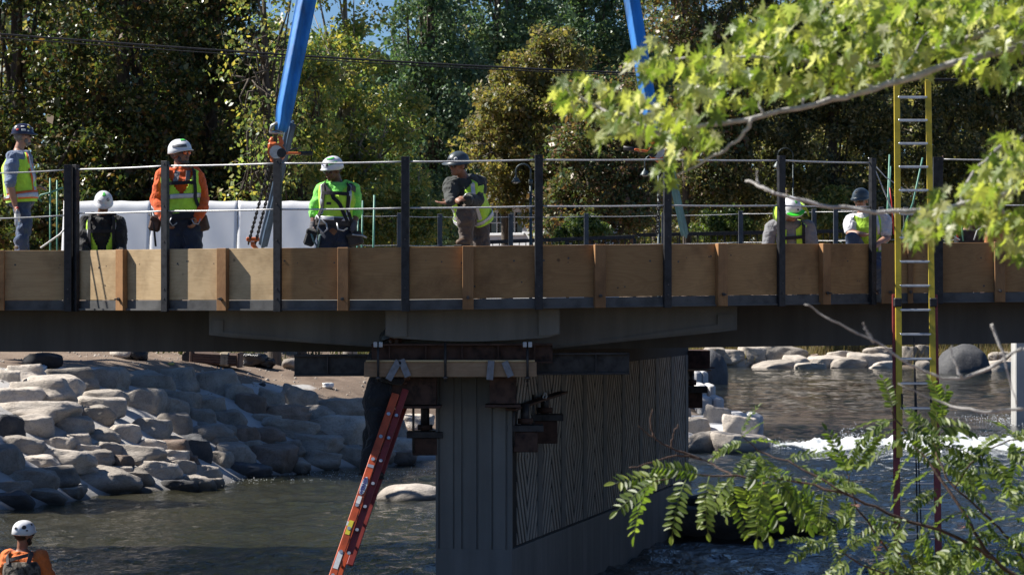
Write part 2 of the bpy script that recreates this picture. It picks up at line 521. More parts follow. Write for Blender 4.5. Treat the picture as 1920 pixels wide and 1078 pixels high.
SF = (oct_f[None] + (np.arange(len(sp)) * 6)[:, None, None]).reshape(-1, 3)
tag(link('spray', np_mesh('spray', SV, SF, True, FOAM)), 'fine white spray thrown up over the rapid', 'spray', kind='stuff')

# ---- boulders ------------------------------------------------------
def m_rock(name, stops, wetline=True):
    n = NT(name)
    v = n.coord('Object')
    oi = n.N('ObjectInfo')
    big = n.noise(v, 1.3, 5, 0.6, 0.4); fine = n.noise(v, 14, 6, 0.7)
    c = n.ramp(big, stops)
    hs = n.N('HueSaturation'); n.L(c, hs.inputs['Color'])
    mr = n.N('MapRange'); n.L(oi.outputs['Random'], mr.inputs['Value']); mr.inputs['To Min'].default_value = 0.72; mr.inputs['To Max'].default_value = 1.18
    n.L(mr.outputs[0], hs.inputs['Value'])
    spk = n.ramp(fine, [(0.34, (0.55, 0.55, 0.55)), (0.5, (1, 1, 1)), (0.72, (1.0, 1.0, 1.0))])
    c2 = n.mix(0.75, hs.outputs[0], spk, 'MULTIPLY')
    vo = n.N('TexVoronoi', feature='DISTANCE_TO_EDGE'); vo.inputs['Scale'].default_value = 1.1; n.L(v, vo.inputs['Vector'])
    crack = n.ramp(vo.outputs['Distance'], [(0.0, (0.5, 0.5, 0.5)), (0.018, (1, 1, 1))])
    c2 = n.mix(0.4, c2, crack, 'MULTIPLY')
    geo = n.N('NewGeometry'); sx = n.N('SeparateXYZ'); n.L(geo.outputs['Position'], sx.inputs[0])
    wetf = n.N('MapRange'); n.L(sx.outputs['Z'], wetf.inputs['Value'])
    wetf.inputs['From Min'].default_value = WZ + 0.22; wetf.inputs['From Max'].default_value = WZ + 0.03
    wetf.inputs['To Max'].default_value = 0.8
    c2 = n.mix(wetf.outputs[0], c2, (0.035, 0.032, 0.027))
    n.base(c2)
    n.set(Roughness=0.85)
    hs2 = n.N('Math', operation='MULTIPLY_ADD'); n.L(fine, hs2.inputs[0]); hs2.inputs[1].default_value = 0.45; n.L(big, hs2.inputs[2])
    n.bump(hs2.outputs[0], 0.8, 0.07)
    return n.m
ROCK = {
 'pale': m_rock('pale_granite', [(0.25, (0.345, 0.295, 0.245)), (0.5, (0.49, 0.43, 0.365)), (0.75, (0.59, 0.53, 0.46))]),
 'grey': m_rock('grey_granite', [(0.25, (0.21, 0.18, 0.15)), (0.5, (0.325, 0.285, 0.24)), (0.75, (0.43, 0.385, 0.33))]),
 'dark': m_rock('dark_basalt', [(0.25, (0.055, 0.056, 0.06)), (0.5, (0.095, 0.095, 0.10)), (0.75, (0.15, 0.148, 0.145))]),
 'brown': m_rock('brown_sandstone', [(0.25, (0.16, 0.115, 0.09)), (0.5, (0.26, 0.19, 0.145)), (0.75, (0.36, 0.285, 0.235))]),
}
def rock_mesh(name, seed, lump=0.20, flat=0.0, sub=4, boxy=0.42):
    bm = bmesh.new(); bmesh.ops.create_icosphere(bm, subdivisions=sub, radius=1.0)
    o = Vector((seed * 3.7, seed * 1.3, seed * 7.1))
    rnd = random.Random(seed)
    planes = [(Vector((rnd.gauss(0, 1), rnd.gauss(0, 1), rnd.gauss(0, 1) * 0.8 + 0.3)).normalized(), rnd.uniform(0.70, 0.92)) for _ in range(6)] if flat >= 0 else []
    if flat >= 0: planes += [(Vector((rnd.gauss(0, .12), rnd.gauss(-.08, .12), 1)).normalized(), rnd.uniform(0.52, 0.68)), (Vector((rnd.gauss(0, .25), -1, rnd.gauss(.1, .15))).normalized(), rnd.uniform(0.66, 0.8))]
    for v in bm.verts:
        d = v.co.normalized()
        # rounded box outline, a few worn flat facets, then lumps
        sup = (abs(d.x) ** 3.2 + abs(d.y) ** 3.2 + abs(d.z) ** 3.2) ** (-1 / 3.2)
        p = d * (1 - boxy + boxy * sup)
        for nrm, k in planes:
            e = p.dot(nrm) - k
            if e > 0: p -= nrm * e * 0.80
        s = 1 + lump * mnoise.noise(d * 1.3 + o) + lump * 0.36 * mnoise.noise(d * 3.1 + o) + lump * 0.20 * (0.5 - abs(mnoise.noise(d * 5.5 + o))) + lump * 0.13 * mnoise.noise(d * 11 + o)
        v.co = p * s
    me = bpy.data.meshes.new(name); bm.to_mesh(me); bm.free()
    me.polygons.foreach_set('use_smooth', [True] * len(me.polygons))
    return me
rock_shapes = [rock_mesh('boulder', s + 1) for s in range(11)]
rock_var = {}
def boulder(px, py, w, h, tone='pale', at=None, rot=None, name='boulder', depth=0.85, sink=0.30):
    """px,py: middle; w,h: size in the photograph"""
    p = at if at is not None else ray_ground(px, py + h * 0.22)
    k = p.y / F
    i = random.randrange(len(rock_shapes))
    o = link(name, rock_shapes[i])
    if not len(rock_shapes[i].materials): rock_shapes[i].materials.append(ROCK['pale'])
    o.material_slots[0].link = 'OBJECT'; o.material_slots[0].material = ROCK[tone]
    sz = Vector((w * k * 0.56, w * k * 0.52 * depth, max(h * k * 0.66, 0.1)))
    sz = Vector((sz.x * 1.14, sz.y * 1.2, sz.z * 1.25))
    o.scale = sz
    z = (570 - py) / F * p.y
    o.location = (p.x, p.y + sz.y * 0.35, z - sz.z * 0.08)
    o.rotation_euler = (random.uniform(-.12, .12), random.uniform(-.1, .1), random.uniform(-.35, .35)) if rot is None else rot
    return o
BANK = [ # px, py, w, h, tone
 (16,710,40,32,'pale'),(46,703,66,34,'pale'),(124,716,92,46,'grey'),(199,714,68,46,'grey'),(269,718,86,42,'grey'),(333,716,62,48,'grey'),(400,722,80,48,'grey'),
 (97,728,94,44,'pale'),(72,738,106,44,'pale'),(20,746,92,42,'pale'),(65,773,134,40,'pale'),(194,750,72,36,'pale'),(188,765,84,42,'pale'),(176,778,64,34,'grey'),
 (269,756,72,50,'grey'),(337,753,70,40,'grey'),(318,768,58,42,'grey'),(386,766,58,44,'grey'),(12,807,56,58,'dark'),(60,800,66,40,'pale'),(130,800,74,38,'pale'),
 (191,819,56,32,'grey'),(231,813,56,34,'pale'),(280,803,74,40,'pale'),(322,797,62,44,'grey'),(374,784,50,34,'grey'),(143,830,46,32,'pale'),(103,863,120,36,'pale'),
 (168,862,74,34,'grey'),(221,869,46,28,'brown'),(250,851,94,34,'pale'),(318,857,66,28,'pale'),(322,846,60,38,'brown'),(361,843,56,52,'dark'),(390,812,80,38,'grey'),
 (290,884,74,34,'pale'),(339,877,46,26,'pale'),(382,887,50,26,'pale'),(54,900,82,40,'grey'),(102,895,72,38,'grey'),(186,900,124,46,'grey'),(248,897,64,36,'grey'),
 (328,913,62,26,'dark'),(368,908,54,28,'pale'),(398,908,34,26,'grey'),(274,922,62,22,'grey'),(24,941,64,36,'dark'),(78,930,74,26,'grey'),(5,868,62,62,'grey'),
 (469,763,50,46,'brown'),(506,752,42,38,'grey'),(558,750,58,44,'grey'),(638,768,84,40,'pale'),(525,776,96,32,'brown'),(590,777,64,34,'grey'),(428,787,58,36,'grey'),
 (404,811,66,32,'grey'),(453,816,50,34,'brown'),(496,816,64,34,'brown'),(541,803,92,34,'grey'),(635,808,104,52,'pale'),(584,832,96,40,'grey'),(439,854,66,52,'grey'),
 (504,857,88,52,'brown'),(595,862,80,36,'grey'),(652,855,54,36,'grey'),(461,884,72,28,'dark'),(773,792,66,34,'pale'),(746,838,72,32,'pale'),(746,859,66,28,'brown'),
 (40,838,70,34,'pale'),(110,834,54,28,'pale'),(75,868,60,28,'pale'),(200,842,50,26,'pale'),(150,882,56,26,'pale'),(225,886,44,22,'pale'),(20,915,60,28,'grey'),(130,922,54,22,'grey'),(320,828,44,24,'pale'),(284,836,46,24,'pale'),(410,862,44,30,'grey'),(470,842,40,28,'grey'),(540,842,50,28,'grey'),(545,872,56,26,'grey'),(420,832,46,26,'grey'),(350,866,40,22,'brown'),(690,820,50,28,'pale'),(625,842,46,24,'grey'),(500,788,44,22,'grey'),(160,846,44,24,'pale'),
 (736,808,46,36,'grey'),(700,850,60,34,'pale'),(445,742,50,40,'grey'),(700,775,50,30,'grey'),
]
TONE = {'pale': 'pale', 'grey': 'grey', 'dark': 'near-black', 'brown': 'brown'}
ORD = ['first', 'second', 'third', 'fourth', 'fifth', 'sixth', 'seventh', 'eighth', 'ninth', 'tenth', 'eleventh', 'twelfth', 'thirteenth', 'fourteenth', 'fifteenth', 'sixteenth', 'seventeenth', 'eighteenth', 'nineteenth', 'twentieth', 'twenty-first', 'twenty-second', 'twenty-third', 'twenty-fourth', 'twenty-fifth', 'twenty-sixth', 'twenty-seventh', 'twenty-eighth', 'twenty-ninth', 'thirtieth', 'thirty-first', 'thirty-second', 'thirty-third', 'thirty-fourth']
ROWS = [(0, 735, 'uppermost row under the dirt'), (735, 765, 'second row down'), (765, 795, 'third row down'), (795, 822, 'fourth row down'), (822, 872, 'row above the lowest'), (872, 2000, 'lowest row along the water')]
cnt = {}
for b in sorted(BANK, key=lambda b: b[0]):
    row = next(r for r in ROWS if r[0] <= b[1] < r[1])[2]
    cnt[row] = cnt.get(row, 0) + 1
    o = boulder(*b)
    big = 'long' if b[2] > 88 else ('small' if b[2] < 50 else 'rounded')
    tag(o, f"{big} {TONE[b[4]]} boulder, {ORD[cnt[row] - 1]} from the left, left bank {row}", 'boulder', 'boulders of the left bank')
FAR = [(1370,666,50,15,'pale'),(1382,677,50,16,'pale'),(1414,664,46,24,'pale'),(1421,678,50,17,'pale'),(1467,666,70,28,'grey'),(1455,685,62,11,'pale'),(1495,679,48,20,'pale'),
 (1526,675,18,15,'brown'),(1520,686,42,10,'pale'),(1558,680,66,18,'pale'),(1592,682,54,15,'pale'),(1632,677,60,24,'pale'),(1651,660,46,15,'pale'),(1662,685,46,11,'pale'),
 (1704,666,34,28,'pale'),(1734,663,28,22,'pale'),(1734,685,28,15,'pale'),(1882,687,46,17,'pale'),(1876,670,42,16,'pale'),(1905,680,30,20,'pale'),(1345,664,40,18,'grey'),(1580,668,40,14,'pale')]
for i, b in enumerate(sorted(FAR)):
    yy = F * (-WU) / (max(b[1] + b[3] * 0.5, 688) - 570) if b[1] > 674 else 162.0
    o = boulder(b[0], b[1] + 1, b[2] * 1.05, b[3] * 1.4, random.choice(['pale', 'grey', 'pale']) if b[4] == 'pale' else b[4], at=Vector(((b[0] - 960) / F * yy, yy, 0)))
    tag(o, f"boulder on the far shore under the bridge, {ORD[i]} from the left", 'boulder', 'boulders of the far shore')
def dome(px, py, w, h, Y, tone, label):
    me = rock_mesh('boulder', 77 + px % 7, 0.10, flat=-1, boxy=0.12); me.materials.append(ROCK[tone]); o = link('boulder', me); k = Y / F
    o.scale = (w * k / 2, w * k / 2, h * k); o.location = ((px - 960) * k, Y, (570 - py) * k); tag(o, label, 'boulder')
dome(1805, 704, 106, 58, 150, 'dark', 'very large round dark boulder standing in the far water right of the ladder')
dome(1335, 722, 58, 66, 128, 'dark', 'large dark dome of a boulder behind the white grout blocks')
# boulders in the river
dome(770, 936, 132, 30, G(770, 938, WZ).y, 'pale', 'pale flat boulder alone in the water beside the orange ladder')
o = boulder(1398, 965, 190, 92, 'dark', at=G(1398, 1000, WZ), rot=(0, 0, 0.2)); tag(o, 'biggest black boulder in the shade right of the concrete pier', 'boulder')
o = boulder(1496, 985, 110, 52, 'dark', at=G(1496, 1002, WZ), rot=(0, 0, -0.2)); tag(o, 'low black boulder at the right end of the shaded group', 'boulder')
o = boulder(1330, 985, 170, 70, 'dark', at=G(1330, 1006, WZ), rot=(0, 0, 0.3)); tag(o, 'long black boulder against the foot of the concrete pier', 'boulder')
# wing of the drop structure: rounded grout blocks and boulders
WHITE_GROUT = pm('white_grout', (0.55, 0.54, 0.53), 0.9, var=0.18, scale=3, bump=0.3, bscale=18, bdist=0.02)
BLK = [(1302, 1328, 696, 720, 112, 'farthest'), (1306, 1342, 720, 743, 104, 'third from the front of the'), (1308, 1358, 743, 767, 93, 'second from the front of the'), (1372, 1432, 775, 822, 81, 'tall front'), (1424, 1448, 822, 850, 74.5, 'lowest')]
for x0, x1, y0, y1, Y, wd in BLK:
    a = P(x0, y0, Y); b = P(x1, y1, Y)
    for j, (s0, s1) in enumerate(((0, 0.58), (0.6, 1.0))):
        w = b.x - a.x
        mb = MB(); zc = min(b.z, float(wl(np.array(Y)))) - 0.25
        xx0, xx1 = a.x + w * s0, a.x + w * s1
        mb.box(((xx0 + xx1) / 2, Y + 1.2, (a.z - 0.02 * j + zc) / 2), (xx1 - xx0, 2.4, a.z - 0.02 * j - zc), ch=0.11)
        me = mb.mesh('grout_block', WHITE_GROUT)
        ob = link('grout_block', me); bv = ob.modifiers.new('round', 'BEVEL'); bv.width = 0.06; bv.segments = 3; bv.limit_method = 'NONE'
        for pl in me.polygons: pl.use_smooth = True
        tag(ob, f"{'left' if j == 0 else 'right'} half of the {wd} white grout block, river wing", 'block', 'grout blocks of the river wing')
JR = [(1296,800,60,34,'pale','flat pale boulder in white grout just right of the pier'),(1353,784,40,44,'pale','upright pale boulder in the white grout of the river wing'),(1388,801,52,46,'pale','pale leaning boulder against the tall grout block'),
      (1371,834,84,46,'pale','broad pale boulder at the water end of the river wing'),(1312,832,70,40,'grey','squarish boulder in the water beside the far end of the pier'),(1270,780,50,50,'grey','grey boulder half hidden behind the far end of the pier')]
for (a, b, w, h, t, lb) in JR:
    tag(boulder(a, b, w, h, t, at=Vector(((a - 960) / F * 77, 77 - (b - 800) * 0.09, 0))), lb, 'boulder')
gr = MB(); gr.box((4.6, 81.0, -3.42), (2.6, 8.0, 1.0), ch=0.3)
me = gr.mesh('grout_apron', WHITE_GROUT); ob = link('grout_apron', me)
ob.modifiers.new('s', 'SUBSURF').levels = 3; ob.modifiers['s'].render_levels = 3
for pl in me.polygons: pl.use_smooth = True
tag(ob, 'smooth white grout poured between the boulders of the river wing', 'grout')
# ------------------------------------------------------------------ bridge
def dz(X): return 0.0 if X < -1.5 else 0.0135 * min(X + 1.5, 7.5)
XC, RB, YB = -0.435, 6.36, 34.0
CY = YB + RB
ANG = [-45.5, -32.5, -19.5, -6.5, 6.5, 19.5, 32.5, 45.5]
def arc(a, r=RB): return Vector((XC + r * math.sin(R_(a)), CY - r * math.cos(R_(a)), 0))
AV = [arc(a) for a in ANG]
YE = AV[0].y                       # straight edge depth
XL, XR = AV[0].x, AV[-1].x
FXC = 2.1; FYC = 47.9 - RB        # far bulge
YF = FYC + RB * math.cos(R_(45.5))
def m_concrete(name, c, stain=0.5):
    n = NT(name)
    v = n.coord('Object', rnd=False)
    mp = n.N('Mapping'); n.L(v, mp.inputs[0]); mp.inputs['Scale'].default_value = (4, 4, 0.35)
    big = n.noise(v, 0.9, 5); run = n.noise(mp.outputs[0], 1.2, 5, 0.6); fine = n.noise(v, 35, 4, 0.7)
    col = n.ramp(big, [(0.3, tuple(x * 0.78 for x in c)), (0.55, c), (0.8, tuple(x * 1.15 for x in c))])
    col = n.mix(n.ramp(run, [(0.38, (stain, stain, stain)), (0.62, (0, 0, 0))]), col, tuple(x * 0.55 for x in c))
    n.base(col); n.set(Roughness=0.88)
    n.bump(fine, 0.25, 0.01)
    return n.m
CONC = m_concrete('cast_concrete', (0.215, 0.205, 0.188))
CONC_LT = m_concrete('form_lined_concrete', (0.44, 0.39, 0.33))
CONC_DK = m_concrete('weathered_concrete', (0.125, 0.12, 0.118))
GROOVE_SHADE = m_concrete('shaded_groove_concrete', (0.022, 0.021, 0.019))  # near-black pier core: shade of the grooves painted in as colour
STEEL_EDGE = pm('galvanised_edge', (0.105, 0.103, 0.10), 0.7, 0.1, var=0.35, scale=5, bump=0.1)

bridge = empty('bridge', (0, 36, WZ))
tag(bridge, 'concrete footbridge with a curved bay over a patterned river pier', 'bridge')
B0 = Vector((0, 36, WZ))
def bpart(name, mb, mat, parent=None):
    mb.org = B0
    return mb.build(name, mat, parent or bridge)
# deck slab: outline with both bays
near = [Vector((-38, YE, 0)), Vector((XL - 0.02, YE, 0))] + AV[1:-1] + [Vector((XR + 0.02, YE, 0)), Vector((24, YE, 0))]
fang = [45.5, 32.5, 19.5, 6.5, -6.5, -19.5, -32.5, -45.5]
farp = [Vector((24, YF, 0))] + [Vector((FXC + RB * math.sin(R_(a)), FYC + RB * math.cos(R_(a)), 0)) for a in fang] + [Vector((-38, YF, 0))]
outl = near + farp
mb = MB()
n = len(outl)
top = [Vector((p.x, p.y, dz(p.x) + 0.035)) for p in outl]; bot = [Vector((p.x, p.y, dz(p.x) - 0.055)) for p in outl]
mb.add(bot + top, [list(range(n))[::-1], list(range(n, 2 * n))] + [(i, (i + 1) % n, (i + 1) % n + n, i + n) for i in range(n)])
deck = bpart('deck_slab', mb, CONC)
# straight girders
for Yg, d in ((YE + 0.75, 0.50), (YE + 3.6, 0.5), (YE + 6.6, 0.5), (YF - 0.8, 0.5)):
    mb = MB(); seg = [-38, -20, -10, -5, -1.5, 1, 3, 6, 12, 24]
    for a, b in zip(seg[:-1], seg[1:]):
        za, zb = dz(a), dz(b)
        mb.add([(a, Yg, za - .06), (b, Yg, zb - .06), (b, Yg, zb - .06 - d), (a, Yg, za - .06 - d), (a, Yg + .4, za - .06), (b, Yg + .4, zb - .06), (b, Yg + .4, zb - .06 - d), (a, Yg + .4, za - .06 - d)],
               [(0, 3, 2, 1), (4, 5, 6, 7), (0, 1, 5, 4), (2, 3, 7, 6)] + ([(0, 4, 7, 3)] if a == -38 else []) + ([(1, 2, 6, 5)] if b == 24 else []))
    bpart('girder', mb, CONC_DK)
# tapered haunch carrying the bay, with a raised border
def pz(pts, Y): return [P(x, y, Y) for x, y in pts]
Yh = 35.25
mb = MB()
mb.prism(pz([(392, 582), (1382, 574), (1382, 618), (1352, 622), (1050, 652), (722, 652), (440, 633), (392, 628)], Yh), (0, 1.2, 0))
h = bpart('haunch', mb, CONC)
for q in ([(722, 646), (700, 648), (418, 622), (418, 600), (398, 600), (398, 624), (440, 630), (722, 650)], [(1050, 646), (1072, 646), (1346, 608), (1346, 590), (1376, 588), (1376, 614), (1350, 618), (1050, 650)]):
    mb = MB(); mb.prism(pz(q, Yh - 0.03), (0, 0.028, 0)); bpart('raised_border', mb, CONC, h)
mb = MB()
pts = [(722, 580), (1050, 577), (1050, 626), (1028, 632)] + [(1010 - i * 26.5, 634 + 6 * math.sin(math.pi * i / 10)) for i in range(11)] + [(738, 634), (722, 629)]
mb.prism(pz(pts, 34.55), (0, 1.5, 0))
blk = bpart('cap_block', mb, CONC)
mb = MB(); mb.prism(pz([(724, 582), (763, 582), (763, 631), (738, 632), (724, 627)], 34.545), (0, -0.03, 0)); bpart('cap_cheek', mb, CONC, blk)
mb = MB(); mb.prism(pz([(1010, 579), (1048, 579), (1048, 625), (1028, 629), (1010, 629)], 34.545), (0, -0.03, 0))
bpart('cap_cheek', mb, CONC, blk)
# pier: skewed wall with fluted nose and sunk diamond pattern
PDIR = Vector((0.196, 0.98, 0)).normalized(); PNR = Vector((PDIR.y, -PDIR.x, 0))      # along, to the right
PF = P(960, 570, 35.1); PF.z = 0       # right front corner
PW = 0.88; PL = 14.4; ZB = WZ - 1.4; ZT = -0.52
def pp(s, t, z): return PF + PDIR * s - PNR * t + Vector((0, 0, z))   # s along, t from the right face inwards
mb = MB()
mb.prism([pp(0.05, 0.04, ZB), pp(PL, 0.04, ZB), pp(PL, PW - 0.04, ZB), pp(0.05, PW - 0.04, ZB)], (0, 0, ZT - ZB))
pier = bpart('pier', mb, GROOVE_SHADE)
zpl = -(1030 - 570) / F * 35.1
mb = MB()
mb.prism([pp(0, 0, ZB), pp(PL + .05, 0, ZB), pp(PL + .05, PW, ZB), pp(0, PW, ZB)], (0, 0, zpl - ZB))
bpart('plinth', mb, CONC, pier)
mb = MB(); mb.prism([pp(0.018, 0.002, zpl + .001), pp(0.018, PW - .002, zpl + .001), pp(0.048, PW - .002, zpl + .001), pp(0.048, 0.002, zpl + .001)], (0, 0, -0.67 - zpl)); bpart('nose_facing', mb, CONC, pier)
mb = MB(); xs = [0.0, 0.10, 0.135, 0.33, 0.365, 0.60, 0.635, 0.78, 0.88]
for a, b in ((0.0, 0.05), (0.075, 0.215), (0.235, 0.385), (0.41, 0.56), (0.585, 0.66), (0.68, 0.83), (0.85, 0.88)):
    q = [pp(0.051, a, 0), pp(0.051, b, 0)]
    mb.prism([pp(0.0, a, zpl + .001), pp(0.0, b, zpl + .001), pp(0.017, b, zpl + .001), pp(0.017, a, zpl + .001)], (0, 0, -0.66 - zpl))
bpart('flute', mb, CONC, pier)
def clip(poly, f):
    out = []
    for i in range(len(poly)):
        a, b = poly[i], poly[(i + 1) % len(poly)]
        fa, fb = f(a), f(b)
        if fa >= 0: out.append(a)
        if (fa >= 0) != (fb >= 0):
            t = fa / (fa - fb); out.append((a[0] + (b[0] - a[0]) * t, a[1] + (b[1] - a[1]) * t))
    return out
z0r, z1r = zpl + 0.02, -0.80
npan = 9; s0 = 0.45; pw = (PL - 0.6) / npan
for i in range(npan):
    mb = MB(); w = pw * 0.80; hgt_ = z1r - z0r
    uc = (0.5 if i % 2 == 0 else 0.5); a_ = w * 0.50; b_ = hgt_ * 0.50
    vcs = [0.5] if i % 2 == 0 else [0.0, 1.0]
    k = 0.0; band = 0.30; gap = 0.125
    bands = [(j * band + gap / 2, (j + 1) * band - gap / 2) for j in range(0, 10)]
    for vc in vcs:
        for (k0, k1) in bands:
            for sx in (-1, 1):
                for sy in (-1, 1):
                    quad = [(uc * w + sx * k0 * a_, vc * hgt_), (uc * w + sx * k1 * a_, vc * hgt_), (uc * w, vc * hgt_ + sy * k1 * b_), (uc * w, vc * hgt_ + sy * k0 * b_)]
                    for f in (lambda p: p[0], lambda p: w - p[0], lambda p: p[1], lambda p: hgt_ - p[1]):
                        quad = clip(quad, f) if len(quad) > 2 else []
                    if len(vcs) == 2:
                        quad = clip(quad, (lambda p: hgt_ / 2 - p[1]) if vc == 0 else (lambda p: p[1] - hgt_ / 2)) if len(quad) > 2 else []
                    q2 = []
                    for p in quad:
                        if not q2 or (abs(p[0] - q2[-1][0]) + abs(p[1] - q2[-1][1])) > 1e-4: q2.append(p)
                    if len(q2) > 2 and abs(q2[0][0] - q2[-1][0]) + abs(q2[0][1] - q2[-1][1]) < 1e-4: q2.pop()
                    if len(q2) < 3: continue
                    mb.prism([pp(s0 + i * pw + u, 0.039, z0r + v) for u, v in q2], PNR * 0.009)
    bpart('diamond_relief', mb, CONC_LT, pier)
    mb = MB(); s = s0 + i * pw + w + 0.02
    mb.prism([pp(s, 0.039, z0r), pp(s + pw * 0.2 - 0.04, 0.039, z0r), pp(s + pw * 0.2 - 0.04, 0.022, z0r), pp(s, 0.022, z0r)], (0, 0, hgt_))
    bpart('rib', mb, CONC, pier)

# ------------------------------------------------------------------ formwork on the edge
def m_ply(name, lo, mid, hi, knots=True):
    n = NT(name)
    v = n.coord('Object', (1, 1, 1))
    wob = n.noise(v, 1.4, 3, 0.5)
    mp = n.N('Mapping'); n.L(v, mp.inputs[0]); mp.inputs['Scale'].default_value = (0.35, 2.0, 2.6)
    wv = n.N('TexNoise'); wv.inputs['Scale'].default_value = 1.7; wv.inputs['Detail'].default_value = 1.0; wv.inputs['Distortion'].default_value = 0.6; n.L(mp.outputs[0], wv.inputs['Vector'])
    sc = n.N('Math', operation='MULTIPLY'); sc.inputs[1].default_value = 26.0; n.L(wv.outputs['Fac'], sc.inputs[0])
    fr = n.N('Math', operation='FRACT'); n.L(sc.outputs[0], fr.inputs[0])
    mp2 = n.N('Mapping'); n.L(v, mp2.inputs[0]); mp2.inputs['Scale'].default_value = (2.0, 60.0, 90.0)
    fib = n.noise(mp2.outputs[0], 1.5, 4, 0.6); blot = n.noise(v, 2.3, 5, 0.6)
    grain = n.ramp(fr.outputs[0], [(0.0, lo), (0.35, mid), (0.8, hi), (1.0, lo)])
    c = n.mix(0.30, n.ramp(wob, [(0.3, mid), (0.7, hi)]), grain)
    c = n.mix(0.30, c, n.ramp(fib, [(0.3, (0.55, 0.5, 0.45)), (0.6, (1, 1, 1))]), 'MULTIPLY')
    c = n.mix(n.ramp(blot, [(0.48, (0, 0, 0)), (0.72, (0.7, 0.7, 0.7))]), c, tuple(x * 0.55 for x in lo))
    vo = n.N('TexVoronoi', feature='F1'); vo.inputs['Scale'].default_value = 2.3; n.L(v, vo.inputs['Vector'])
    if knots: c = n.mix(n.ramp(vo.outputs['Distance'], [(0.025, (0.8, 0.8, 0.8)), (0.06, (0, 0, 0))]), c, tuple(x * 0.35 for x in lo))
    oi = n.N('ObjectInfo'); hs = n.N('HueSaturation'); n.L(c, hs.inputs['Color'])
    mr = n.N('MapRange'); n.L(oi.outputs['Random'], mr.inputs['Value']); mr.inputs['To Min'].default_value = 0.78; mr.inputs['To Max'].default_value = 1.16
    n.L(mr.outputs[0], hs.inputs['Value']); n.base(hs.outputs[0])
    n.set(Roughness=0.75); n.bump(fib, 0.2, 0.003)
    return n.m
PLY_FRESH = m_ply('fresh_plywood', (0.47, 0.30, 0.14), (0.60, 0.42, 0.22), (0.67, 0.49, 0.28))
PLY = m_ply('weathered_plywood', (0.31, 0.145, 0.052), (0.45, 0.24, 0.09), (0.53, 0.30, 0.12))
PLY_MID = m_ply('dusty_plywood', (0.36, 0.21, 0.09), (0.48, 0.31, 0.145), (0.55, 0.37, 0.19))
STUD = m_ply('fir_stud', (0.25, 0.115, 0.042), (0.36, 0.175, 0.066), (0.43, 0.23, 0.095), False)
BLACK = pm('black_steel', (0.028, 0.028, 0.031), 0.5, 0.2, var=0.5, scale=14, bump=0.12, spec=0.4)
GREYST = pm('grey_steel', (0.16, 0.16, 0.17), 0.45, 0.6, var=0.4, scale=10, bump=0.1)
DARKST = pm('mill_steel', (0.045, 0.043, 0.045), 0.55, 0.35, var=0.5, scale=9, bump=0.12)
RUST = pm('rusty_steel', (0.085, 0.045, 0.033), 0.8, 0.2, var=0.5, scale=9, bump=0.3)
BOLT_ = None
BOLT = pm('bolt_steel', (0.10, 0.09, 0.085), 0.5, 0.7, var=0.4, scale=30)
CABLE = pm('wire_rope', (0.62, 0.61, 0.60), 0.45, 0.25, var=0.25, scale=60, bump=0.5, bscale=160)

form = empty('edge_formwork', (0, YE, 0)); tag(form, 'plywood edge formwork with timber studs along the near side of the bridge', 'formwork')
rail = empty('cable_railing', (0, YE, 0)); tag(rail, 'near railing of black steel posts strung with two wire ropes', 'railing')
E0 = Vector((0, YE, 0))
def epart(name, mb, mat, parent): mb.org = E0; return mb.build(name, mat, parent)
def panel(a, b, z0=0.045, z1=0.615, mat=None, thick=0.019):
    """plywood sheet between two plan points on the slab edge (object axes along the sheet so the grain follows it)"""
    a = Vector(a); b = Vector(b); d = (b - a); L = d.length; m = (a + b) / 2
    me = MB().box((0, 0, 0), (L - 0.012, thick, z1 - z0), ch=0.002).mesh('plywood_panel', mat or PLY)
    o = link('plywood_panel', me, None, form)
    zc = (dz(a.x) + dz(b.x)) / 2
    nrm = Vector((d.y, -d.x, 0)).normalized()
    m2 = m + nrm * (thick / 2 + 0.004)
    o.location = Vector((m2.x, m2.y, zc + (z0 + z1) / 2)) - E0
    o.rotation_euler = (0, -math.atan2(dz(b.x) - dz(a.x), L), math.atan2(d.y, d.x))
    for i in range(6):
        hz = random.choice([random.uniform(0.08, 0.16), random.uniform(-0.22, -0.1), 0.12]); r_ = random.choice([0.006, 0.009, 0.012])
        mb = MB(); c_ = Vector((random.uniform(-.46, .46) * L, -thick / 2, hz)); mb.cyl(c_ + Vector((0, 0.004, 0)), c_ - Vector((0, 0.002, 0)), r_, 8); mb.build('screw_head', BOLT, o)
    return o
def stud(c, nrm, w=0.122, dep=0.075, z0=-0.075, z1=0.618):
    c = Vector(c); nrm = Vector(nrm).normalized(); t = Vector((-nrm.y, nrm.x, 0))
    me = MB().box((0, 0, 0), (z1 - z0, dep, w), ch=0.004).mesh('stud', STUD)
    o = link('stud', me, None, form)
    q = c + nrm * (0.025 + dep / 2)
    o.location = Vector((q.x, q.y, dz(c.x) + (z0 + z1) / 2)) - E0
    o.rotation_euler = Matrix((Vector((0, 0, 1)), nrm, Vector((0, 0, 1)).cross(nrm))).transposed().to_euler()
    bz = dz(c.x) + 0.055
    mb = MB(); e = q + nrm * (dep / 2); e.z = bz
    mb.cyl(e - nrm * 0.01, e + nrm * 0.07, 0.008, 8); mb.cyl(e + nrm * 0.004, e + nrm * 0.02, 0.021, 6)
    bb = MB(); bb.v = [p for p in mb.v]; bb.f = mb.f; bb.sm = mb.sm; bb.org = E0
    epart('bolt', bb, BOLT, form)
